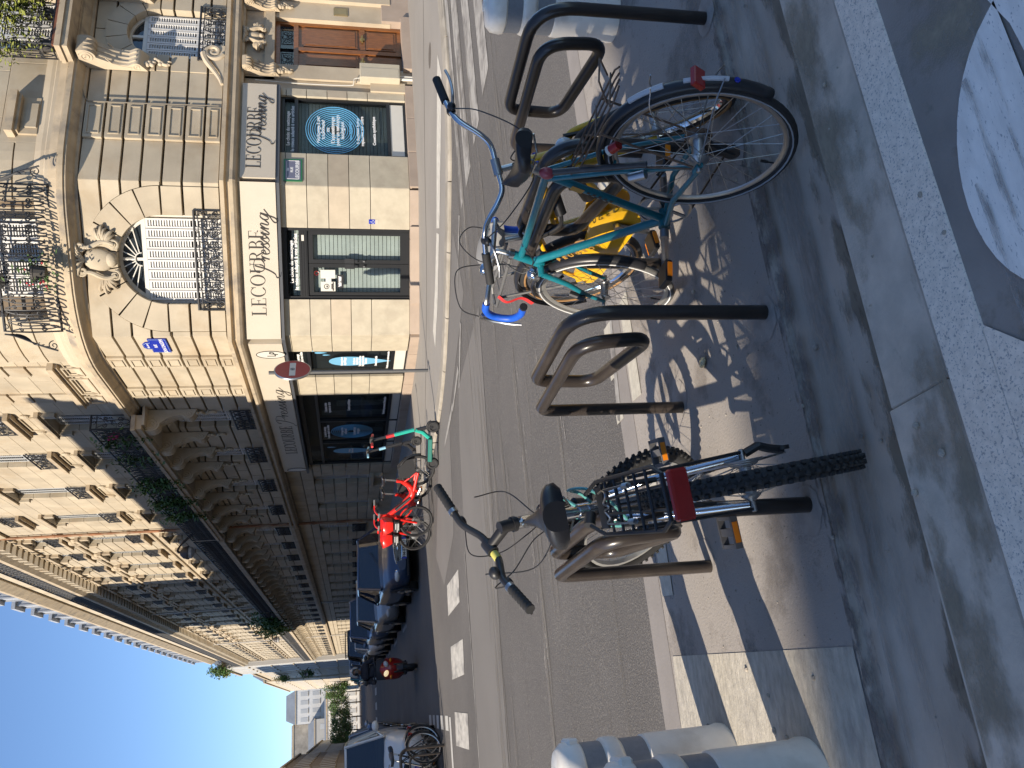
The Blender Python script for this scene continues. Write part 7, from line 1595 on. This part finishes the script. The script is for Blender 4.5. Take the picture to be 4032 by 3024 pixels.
    if rich:
        gr = MB(); gr.tube([(xf_+.02-.05*abs(math.cos(a)), wf*.56*math.cos(a), gz+.10*math.sin(a)) for a in [2*PI*i/32 for i in range(32)]], .014, 6, closed=True); gr.build('grille_ring', CHROME, t, True)
        gr = MB()
        for k in range(-7, 8): gr.tube([(xf_+.026-.0006*k*k, k*wf*.066, gz-.085), (xf_+.026-.0006*k*k, k*wf*.066+.04, gz+.085)], .004, 4); gr.tube([(xf_+.027-.0006*k*k, k*wf*.066+.04, gz-.085), (xf_+.027-.0006*k*k, k*wf*.066, gz+.085)], .004, 4)
        gr.build('grille_mesh', STEEL, t); gr = MB(); gr.ell((xf_+.03, 0, gz), (.014, .05, .032), 14, 8); gr.build('maker_badge', CHROME, t, True)
        gr = MB(); gr.bbox(xf_-.14, xf_-.01, -wf*.95, wf*.95, zbf+.0, zbf+.05, .01); gr.build('lower_intake', DARKIN, t)
        for s_ in (-1, 1): gr = MB(); gr.ell((xf_-.13, s_*wf*.80, zbf+.06), (.05, .12, .035), 12, 8); gr.build('fog_lamp_recess', DARKIN, t, True)
        wp = MB()
        for yy in (-.25, .3): wp.tube([(xd+.02, yy, zd+.01), (xd-.38, yy+.45, zd+.24)], .008, 5)
        wp.build('wiper', BLKPL, t)
    pl = MB(); pz = zbf+(ztf-zbf)*.30; pl.box(xf_+.002, xf_+.014, -.26, .26, pz-.055, pz+.055); po = pl.build('number_plate', OFFW, t)
    for s_ in (-1, 1): pl = MB(); pl.box(xf_+.0135, xf_+.0155, s_*.238-.022, s_*.238+.022, pz-.055, pz+.055); pl.build('plate_band', BLUEENA, po)
    if plate:
        M4 = Matrix(((0, 0, 1, xf_+.0145), (1, 0, 0, 0), (0, 1, 0, pz-.033), (0, 0, 0, 1))); text_mesh(plate, .095, M4, DARKINK, 'plate_lettering', po, .001, align='CENTER', bold=.002)
    if rack:
        rk = MB()
        for s_ in (-1, 1): rk.tube([(-1.9, s_*wt_*.9, 1.98), (.5, s_*wt_*.9, 1.98)], .02, 6)
        for xx in (-1.5, -.6, .4): rk.tube([(xx, -wt_, 1.98), (xx, wt_, 1.98)], .02, 6); rk.tube([(xx, -wt_*.9, 1.85), (xx, -wt_*.9, 1.98)], .015, 5); rk.tube([(xx, wt_*.9, 1.85), (xx, wt_*.9, 1.98)], .015, 5)
        rk.build('roof_rack', BLKPL, t, True)
    return t
car('dark blue saloon car with oval chrome grille, nearest parked on the right', 3.64, 20.0, 'sedan', (0.035, 0.06, 0.12), plate='FM-872-YV', rich=True)
car('silver grey saloon parked directly behind the dark blue one', 3.40, 25.6, 'sedan', (0.30, 0.31, 0.32))
car('steel blue sports utility car, third parked on the right', 3.40, 31.2, 'suv', (0.09, 0.14, 0.25))
car('small white hatchback parked in front of the black off-roader', 3.30, 36.8, 'hatch', (0.70, 0.70, 0.69), metal=0)
car('black off-road car with roof rack parked on the right', 3.35, 42.6, 'jeep', (0.012, 0.013, 0.015), rack=True, metal=0)
car('bluish grey car parked just beyond the black off-roader', 3.35, 48.6, 'suv', (0.14, 0.19, 0.27))
car('pale silver car hidden behind the rider on the right', 3.35, 55.0, 'van', (0.5, 0.52, 0.55))
car('distant dark blue car on the right of the side street', 3.35, 62.0, 'sedan', (0.03, 0.05, 0.10)); car('distant turquoise van at the far right', 3.35, 72, 'van', (0.05, 0.30, 0.32), 'van'); car('distant grey car at the far right end', 3.35, 82, 'hatch', (0.2, 0.2, 0.21))
car('white hatchback parked nose forward on the left edge', -1.30, 17.45, 'van', (0.66, 0.65, 0.62), group='cars parked on the left', metal=0)
car('steel blue van parked behind the white one on the left', -1.40, 24.3, 'van', (0.13, 0.20, 0.33), 'van', group='cars parked on the left'); car('tall pale blue van farthest back on the left', -1.40, 30.6, 'van', (0.40, 0.46, 0.55), 'van', group='cars parked on the left')
car('small silver car beyond the vans on the left', -1.4, 40, 'hatch', (0.4, 0.41, 0.42), group='cars parked on the left')
# ------------------------------------------------------------------ motor scooter and rider
def motor_scooter(x, y):
    z0 = zg(y); t = thing('motor_scooter', 'red and black motor scooter riding toward the viewer', 'scooter', (x, y, z0), (0, 0, R(-90)))
    b = MB(); b.tube(circ(.20, 28, (.66, 0, .26)), .062, 10, closed=True); w_ = b.build('front_wheel', RUBBER, t, True); b = MB(); b.lathe([(.15, -.03), (.15, .03)], (.66, 0, .26), 20, 'y'); b.build('front_rim', BLKPL, w_, True)
    b = MB(); b.tube(circ(.19, 24, (-.66, 0, .25)), .07, 10, closed=True); b.build('rear_wheel', RUBBER, t, True)
    b = MB(); 
    for s_ in (-1, 1): b.tube([(.66, s_*.09, .26), (.50, s_*.09, .62)], .025, 8)
    b.build('fork', BLKPL, t, True)
    guard(t, (.66, 0, .26), .285, 150, 25, .16, BLKPL, 'front_mudguard')
    b = MB(); rows = []
    for z, wd, xx in ((.30, .14, .46), (.45, .24, .50), (.62, .27, .56), (.80, .26, .55), (.92, .21, .48), (1.0, .12, .40)):
        rows.append([(xx-.20*(k/6-.5)**2*4, wd*(k/3-1), z) for k in range(7)])
    b.grid(rows); o = b.build('front_fairing', pm('red_scooter_paint', (0.32, 0.012, 0.01), 0.3, var=.05, coat=.5), t, True); md = o.modifiers.new('thick', 'SOLIDIFY'); md.thickness = .03
    for s_ in (-1, 1):
        b = MB(); b.ell((.545, s_*.115, .80), (.05, .085, .06), 14, 8, Matrix.Rotation(s_*R(25), 3, 'X')); b.build('headlight', LENS if s_ > 0 else pm('lit_headlight', (0.9, 0.8, 0.6), .2, emit=((1, .75, .4), 0.4)), t, True)
        b = MB(); b.ell((.50, s_*.21, .68), (.03, .05, .03), 10, 7); b.build('indicator', ORANGE, t, True)
        b = MB(); b.tube([(.36, s_*.05, 1.06), (.33, s_*.22, 1.10), (.27, s_*.35, 1.08)], .017, 8); b.tube([(.30, s_*.24, 1.1), (.34, s_*.30, 1.28)], .007, 5); b.ell((.34, s_*.31, 1.31), (.02, .07, .045), 10, 7); b.build('handlebar', BLKPL, t, True)
    b = MB(); b.bbox(-.70, .05, -.17, .17, .45, .78, .07); b.bbox(.0, .45, -.18, .18, .26, .34, .03); b.build('rear_body', BLKPL, t, True, 60)
    b = MB(); b.bbox(-.65, .08, -.14, .14, .77, .84, .03); b.build('seat', SADDLE, t, True)
    b = MB(); rows = [[(.44-.10*(k/4-.5)**2*4+.0, .26*(k/2-1), z) for k in range(5)] for z in (.60, .85, 1.05)]; b.grid(rows); b.build('leg_apron', pm('dark_leg_apron', (0.02, 0.024, 0.035), .6), t, True)
    # rider
    r_ = thing('person', 'rider in dark jacket and pale open helmet on the red scooter', 'person', (x, y+.22, z0+.80), (0, 0, R(-90)))
    me = bpy.data.meshes.new('rider_body')
    V = [(0, 0, .05), (.02, 0, .25), (.03, 0, .42), (.04, 0, .56), (.06, 0, .66), (.05, .20, .50), (.20, .30, .30), (.44, .28, .28), (.05, -.20, .50), (.20, -.30, .30), (.44, -.28, .28), (.10, .10, .06), (.42, .17, .08), (.42, .15, -.34), (.52, .15, -.40), (.10, -.10, .06), (.42, -.17, .08), (.42, -.15, -.34), (.52, -.15, -.40)]
    E = [(0, 1), (1, 2), (2, 3), (3, 4), (3, 5), (5, 6), (6, 7), (3, 8), (8, 9), (9, 10), (0, 11), (11, 12), (12, 13), (13, 14), (0, 15), (15, 16), (16, 17), (17, 18)]
    RD = [.17, .17, .19, .13, .065, .085, .065, .045, .085, .065, .045, .115, .085, .06, .05, .115, .085, .06, .05]
    me.from_pydata(V, E, []); me.materials.append(pm('dark_jacket_cloth', (0.018, 0.02, 0.03), .8, var=.2, scale=12)); me.update()
    o = bpy.data.objects.new('body', me); link(o, r_); md = o.modifiers.new('skin', 'SKIN')
    for i, sv in enumerate(me.skin_vertices[0].data): sv.radius = (RD[i]*1.0, RD[i]*1.0); sv.use_root = (i == 0)
    s_ = o.modifiers.new('sub', 'SUBSURF'); s_.levels = 2; s_.render_levels = 2
    b = MB(); b.ell((.085, 0, .735), (.085, .075, .105), 16, 12); b.ell((.172, 0, .725), (.018, .014, .02), 8, 6); b.build('head', pm('skin', (0.34, 0.19, 0.13), .6, var=.05), r_, True)
    b = MB(); rows = []
    for i in range(10):
        th = PI*.62*i/9; rows.append([(.07+.135*math.sin(th)*math.cos(a), .125*math.sin(th)*math.sin(a), .76+.145*math.cos(th)) for a in [R(40)+R(280)*j/20 for j in range(21)]] if i > 4 else [(.07+.135*math.sin(th)*math.cos(a), .125*math.sin(th)*math.sin(a), .76+.145*math.cos(th)) for a in [2*PI*j/20 for j in range(21)]])
    b.grid(rows); o = b.build('helmet', pm('pale_grey_helmet', (0.42, 0.43, 0.44), .3, var=.04, coat=.4), r_, True); md = o.modifiers.new('thick', 'SOLIDIFY'); md.thickness = .02
    b = MB(); b.grid([[(.07+.15*math.cos(a), .14*math.sin(a), z) for a in [R(-65)+R(130)*j/12 for j in range(13)]] for z in (.79, .70)]); b.build('visor', CARGL, r_, True)
    for s_ in (-1, 1):
        b = MB(); b.ell((.46, s_*.285, .285), (.045, .035, .03), 10, 7)
        for k in range(4): b.tube([(.49, s_*(.26+.018*k), .29), (.515, s_*(.26+.018*k), .275), (.50, s_*(.262+.018*k), .25)], .010, 5)
        b.tube([(.47, s_*.25, .28), (.49, s_*.235, .265)], .011, 5); b.build('glove', pm('black_glove', (0.015, 0.015, 0.016), .7), r_, True)
motor_scooter(1.0, 22.95)
# ------------------------------------------------------------------ hire bicycles and kick scooters on the corner
def red_bike(label, rear, front):
    r = .33; wb = 1.12; t = bike_root('hire_bicycle', label, (*rear, zg(rear[1])), front, R(-4), r, group='red electric hire bicycles')
    BB = (.46, 0, .33)
    b = MB(); b.tube(catmull([(.20, 0, .60), (.34, 0, .46), (.50, 0, .42), (.70, 0, .58), (.92, 0, .86)], 6), [.055]*6+[.065]*6+[.06]*6+[.045]*7, 10); b.tube([(.20, 0, .62), (BB[0]-.02, 0, BB[2])], .04, 10); b.tube([(.92, 0, .92), (.98, 0, .74)], .035, 10)
    for s_ in (-1, 1): b.tube([(.40, s_*.05, .40), (0, s_*.075, r)], .028, 8); b.tube([(.22, s_*.03, .60), (0, s_*.075, r+.02)], .016, 8)
    b.build('frame', REDEB, t, True, 60); b = MB(); b.tube([(.55, .048, .46), (.80, .040, .73)], .03, 8); b.tube([(.55, -.048, .46), (.80, -.040, .73)], .03, 8); b.build('battery_panel', BLKPL, t, True)
    M = steer_matrix(V3((.98, 0, .74)), V3((-.06, 0, .18)), R(8))
    b = MB()
    for s_ in (-1, 1): b.tube([(.985, s_*.06, .74), (wb, s_*.07, r)], [.026, .020], 8)
    b.tube([(.98, -.07, .74), (.98, .07, .74)], .03, 8); b.xf(M); b.build('fork', REDEB, t, True)
    for c, mm in (((0, 0, r), None), ((wb, 0, r), M)): wheel(t, c, r, .024, mm, RUBBER, BLKPL, 24, .06, hubr=.05 if mm is not None else .035, n=32, hubm=STEEL, spoke_r=.002)
    guard(t, (0, 0, r), r+.03, 190, 60, .07, BLKPL); guard(t, (wb, 0, r), r+.03, 150, 70, .07, REDEB, M=M)
    b = MB(); b.prism([(0, r+.03), (-.30, r+.10), (-.27, r+.22), (-.1, r+.37), (.1, r+.34), (.12, r+.1)], lambda x, z: V3((x, .062, z)), lambda x, z: V3((x, .068, z))); b.prism([(0, r+.03), (-.30, r+.10), (-.27, r+.22), (-.1, r+.37), (.1, r+.34), (.12, r+.1)], lambda x, z: V3((x, -.068, z)), lambda x, z: V3((x, -.062, z))); b.build('skirt_guard', BLKPL, t)
    b = MB(); b.tube([(.20, 0, .60), (.15, 0, .95)], .018, 8); b.build('seat_post', STEEL, t, True); b = MB(); b.tube([(.205, 0, .62), (.185, 0, .72)], .035, 10); b.build('seat_clamp', REDEB, t, True); saddle(t, (.14, 0, 1.0), .27, .19)
    b = MB(); rows = []
    for z, a_, c_ in ((.80, .10, .13), (.86, .13, .15), (.99, .16, .18)): rows.append([(1.13+x, y, z) for x, y in ((-a_, -c_), (a_*.7, -c_), (a_, -c_*.6), (a_, c_*.6), (a_*.7, c_), (-a_, c_), (-a_, -c_))])
    b.grid(rows); b.f.append((0, 1, 2, 3, 4, 5)); b.xf(M); o = b.build('basket', REDEB, t, True, 50); md = o.modifiers.new('thick', 'SOLIDIFY'); md.thickness = .014
    b = MB(); b.bbox(1.0, 1.26, -.13, .13, .66, .79, .03); b.xf(M); bo = b.build('front_module', BLKPL, t, True)
    b = MB()
    for k, l in enumerate((.14, .18, .12)): b.box(1.06+.0, 1.06+l, .131, .133, .69+.028*k, .70+.028*k); 
    b.xf(M); b.build('white_print', WHITEINK, bo)
    b = MB()
    for s_ in (-1, 1): b.tube(catmull([(.92, 0, 1.0), (.94, s_*.10, 1.05), (.90, s_*.22, 1.09), (.76, s_*.29, 1.08)], 5), .016, 8)
    b.tube([(.92, 0, .90), (.915, 0, 1.01)], .022, 8); b.xf(M); hb = b.build('handlebar', REDEB, t, True)
    for s_ in (-1, 1): b = MB(); b.tube([(.83, s_*.265, 1.085), (.72, s_*.30, 1.078)], .02, 8); b.xf(M); b.build('grip', pm('grey_grip', (0.12, 0.12, 0.12), .6), hb, True); b = MB(); b.tube([(.88, s_*.24, 1.09), (.84, s_*.30, 1.03)], .008, 5); b.xf(M); b.build('brake_lever', STEEL, hb, True)
    chainset(t, BB, .06, .16, R(200), BLKPL, STEEL, BLKPL, y_off=.07)
    return t
red_bike('red electric hire bicycle nearest the kerb, basket toward the blue car', (4.12, 14.75), (3.34, 15.55)); red_bike('red electric hire bicycle standing behind its twin beside the blue car', (4.05, 15.50), (3.22, 16.25))
def kick_scooter(label, rear, front, body, deck, accent, z):
    t = bike_root('kick_scooter', label, (*rear, z), front, R(-3), .11, 'kick scooter', 'electric kick scooters'); L = math.hypot(front[0]-rear[0], front[1]-rear[1])
    for c in ((0, 0, .11), (L, 0, .11)): b = MB(); b.tube(circ(.078, 24, c), .034, 9, closed=True); b.lathe([(.06, -.02), (.06, .02)], c, 16, 'y'); b.build('wheel', RUBBER, t, True)
    b = MB(); b.bbox(.06, L-.20, -.085, .085, .12, .20, .015); b.build('deck', deck, t); b = MB(); b.bbox(.08, L-.22, -.07, .07, .2, .206, .002); b.build('deck_mat', BLKPL, t)
    b = MB(); b.tube([(L-.22, 0, .17), (L-.10, 0, .30), (L-.06, 0, .42)], .04, 8); b.tube([(L-.055, 0, .44), (L-.15, 0, .78)], .035, 8); b.build('stem_lower', body, t, True)
    b = MB(); b.tube([(L-.15, 0, .78), (L-.19, 0, .92)], .032, 8); b.build('stem_accent', accent, t, True)
    b = MB(); b.tube([(L-.19, 0, .92), (L-.25, 0, 1.16)], .026, 8); b.tube([(L-.25, -.13, 1.16), (L-.25, .13, 1.16)], .018, 8); b.tube([(L-.06, 0, .40), (L-.02, 0, .25), (L, 0, .12)], .035, 8); b.box(L-.29, L-.21, -.05, .05, 1.15, 1.2); b.build('stem_upper', BLKPL, t, True)
    for s_ in (-1, 1): b = MB(); b.tube([(L-.25, s_*.13, 1.16), (L-.26, s_*.25, 1.155)], .021, 8); b.build('grip', accent, t, True)
    guard(t, (L, 0, .11), .125, 150, 20, .07, BLKPL); guard(t, (0, 0, .11), .125, 170, 40, .07, BLKPL)
    b = MB(); b.tube([(.35, .09, .13), (.30, .22, .01)], .008, 6); b.build('kickstand', BLKPL, t)
    return t
kick_scooter('green electric kick scooter with red grips at the kerb corner', (3.98, 13.86), (4.50, 13.38), GREENS, GREEND, pm('coral_red_grip', (0.55, 0.03, 0.03), .5), zg(13.6))
kick_scooter('black kick scooter with pale blue grips behind the red bicycles', (4.75, 17.6), (5.4, 17.0), BLKPL, BLKPL, pm('pale_blue_grip', (0.25, 0.5, 0.65), .5), zg(17.2)+KZ)
# ------------------------------------------------------------------ dark bicycles on the hoop at the left edge
def plain_bike(label, rear, front, lean, col=BLKPL):
    r = .34; wb = math.hypot(front[0]-rear[0], front[1]-rear[1]); t = bike_root('bicycle', label, (*rear, zg(rear[1])), front, R(lean), r, group='dark bicycles at the left edge')
    b = MB(); BB = (.42, 0, .29); b.tube([(.27, 0, .82), BB], .016, 8); b.tube([(.27, 0, .78), (.80, 0, .80)], .015, 8); b.tube([(.84, 0, .70), BB], .018, 8); b.tube([(.79, 0, .86), (.85, 0, .66)], .019, 8)
    for s_ in (-1, 1): b.tube([(.27, s_*.02, .77), (0, s_*.06, r)], .009, 6); b.tube([(BB[0], s_*.03, BB[2]), (0, s_*.06, r)], .010, 6)
    b.build('frame', col, t, True); b = MB()
    for s_ in (-1, 1): b.tube([(.855, s_*.05, .65), (wb, s_*.055, r)], .012, 7)
    b.build('fork', col, t, True)
    for c in ((0, 0, r), (wb, 0, r)): wheel(t, c, r, .02, None, RUBBER, STEEL, 28, .05, n=36, spoke_r=.0016)
    guard(t, (0, 0, r), r+.025, 200, 60, .05, STEEL); guard(t, (wb, 0, r), r+.025, 170, 50, .05, STEEL)
    b = MB()
    for s_ in (-1, 1): b.tube(catmull([(.78, 0, .98), (.80, s_*.12, 1.0), (.76, s_*.24, 1.05), (.65, s_*.30, 1.04)], 4), .012, 7)
    b.tube([(.79, 0, .86), (.775, 0, .99)], .013, 7); b.build('handlebar', CHROME, t, True); saddle(t, (.22, 0, .98), .26, .19); b = MB(); b.tube([(.27, 0, .80), (.24, 0, .93)], .013, 7); b.build('seat_post', STEEL, t, True)
    b = MB(); b.bbox(-.30, -.27, -.04, .04, .55, .62, .006); b.build('rear_reflector', REDPL, t); chainset(t, BB, .09, .17, R(60), STEEL, STEEL, BLKPL)
plain_bike('dark bicycle on the hoop at the left edge, nearer the road', (-0.72, 16.5), (-1.55, 15.85), -6); plain_bike('dark bicycle with orange reflector tight behind the hoop at the left edge', (-0.62, 16.9), (-1.45, 16.30), -6)
t = thing('hoop_stand', 'rounded brown hoop bicycle stand at the left edge', 'bicycle stand', (-0.95, 15.75, zg(15.75)), (0, 0, R(38)))
b = MB(); b.tube(fillet([(-.35, 0, -.02), (-.35, 0, .80), (.35, 0, .80), (.35, 0, -.02)], .20, 8), .028, 12); b.build('hoop', TUBE, t, True); b = MB(); b.tube(fillet([(-.20, 0, .10), (-.20, 0, .64), (.20, 0, .64), (.20, 0, .10)], .15, 6), .02, 10); b.build('inner_hoop', TUBE, t, True)
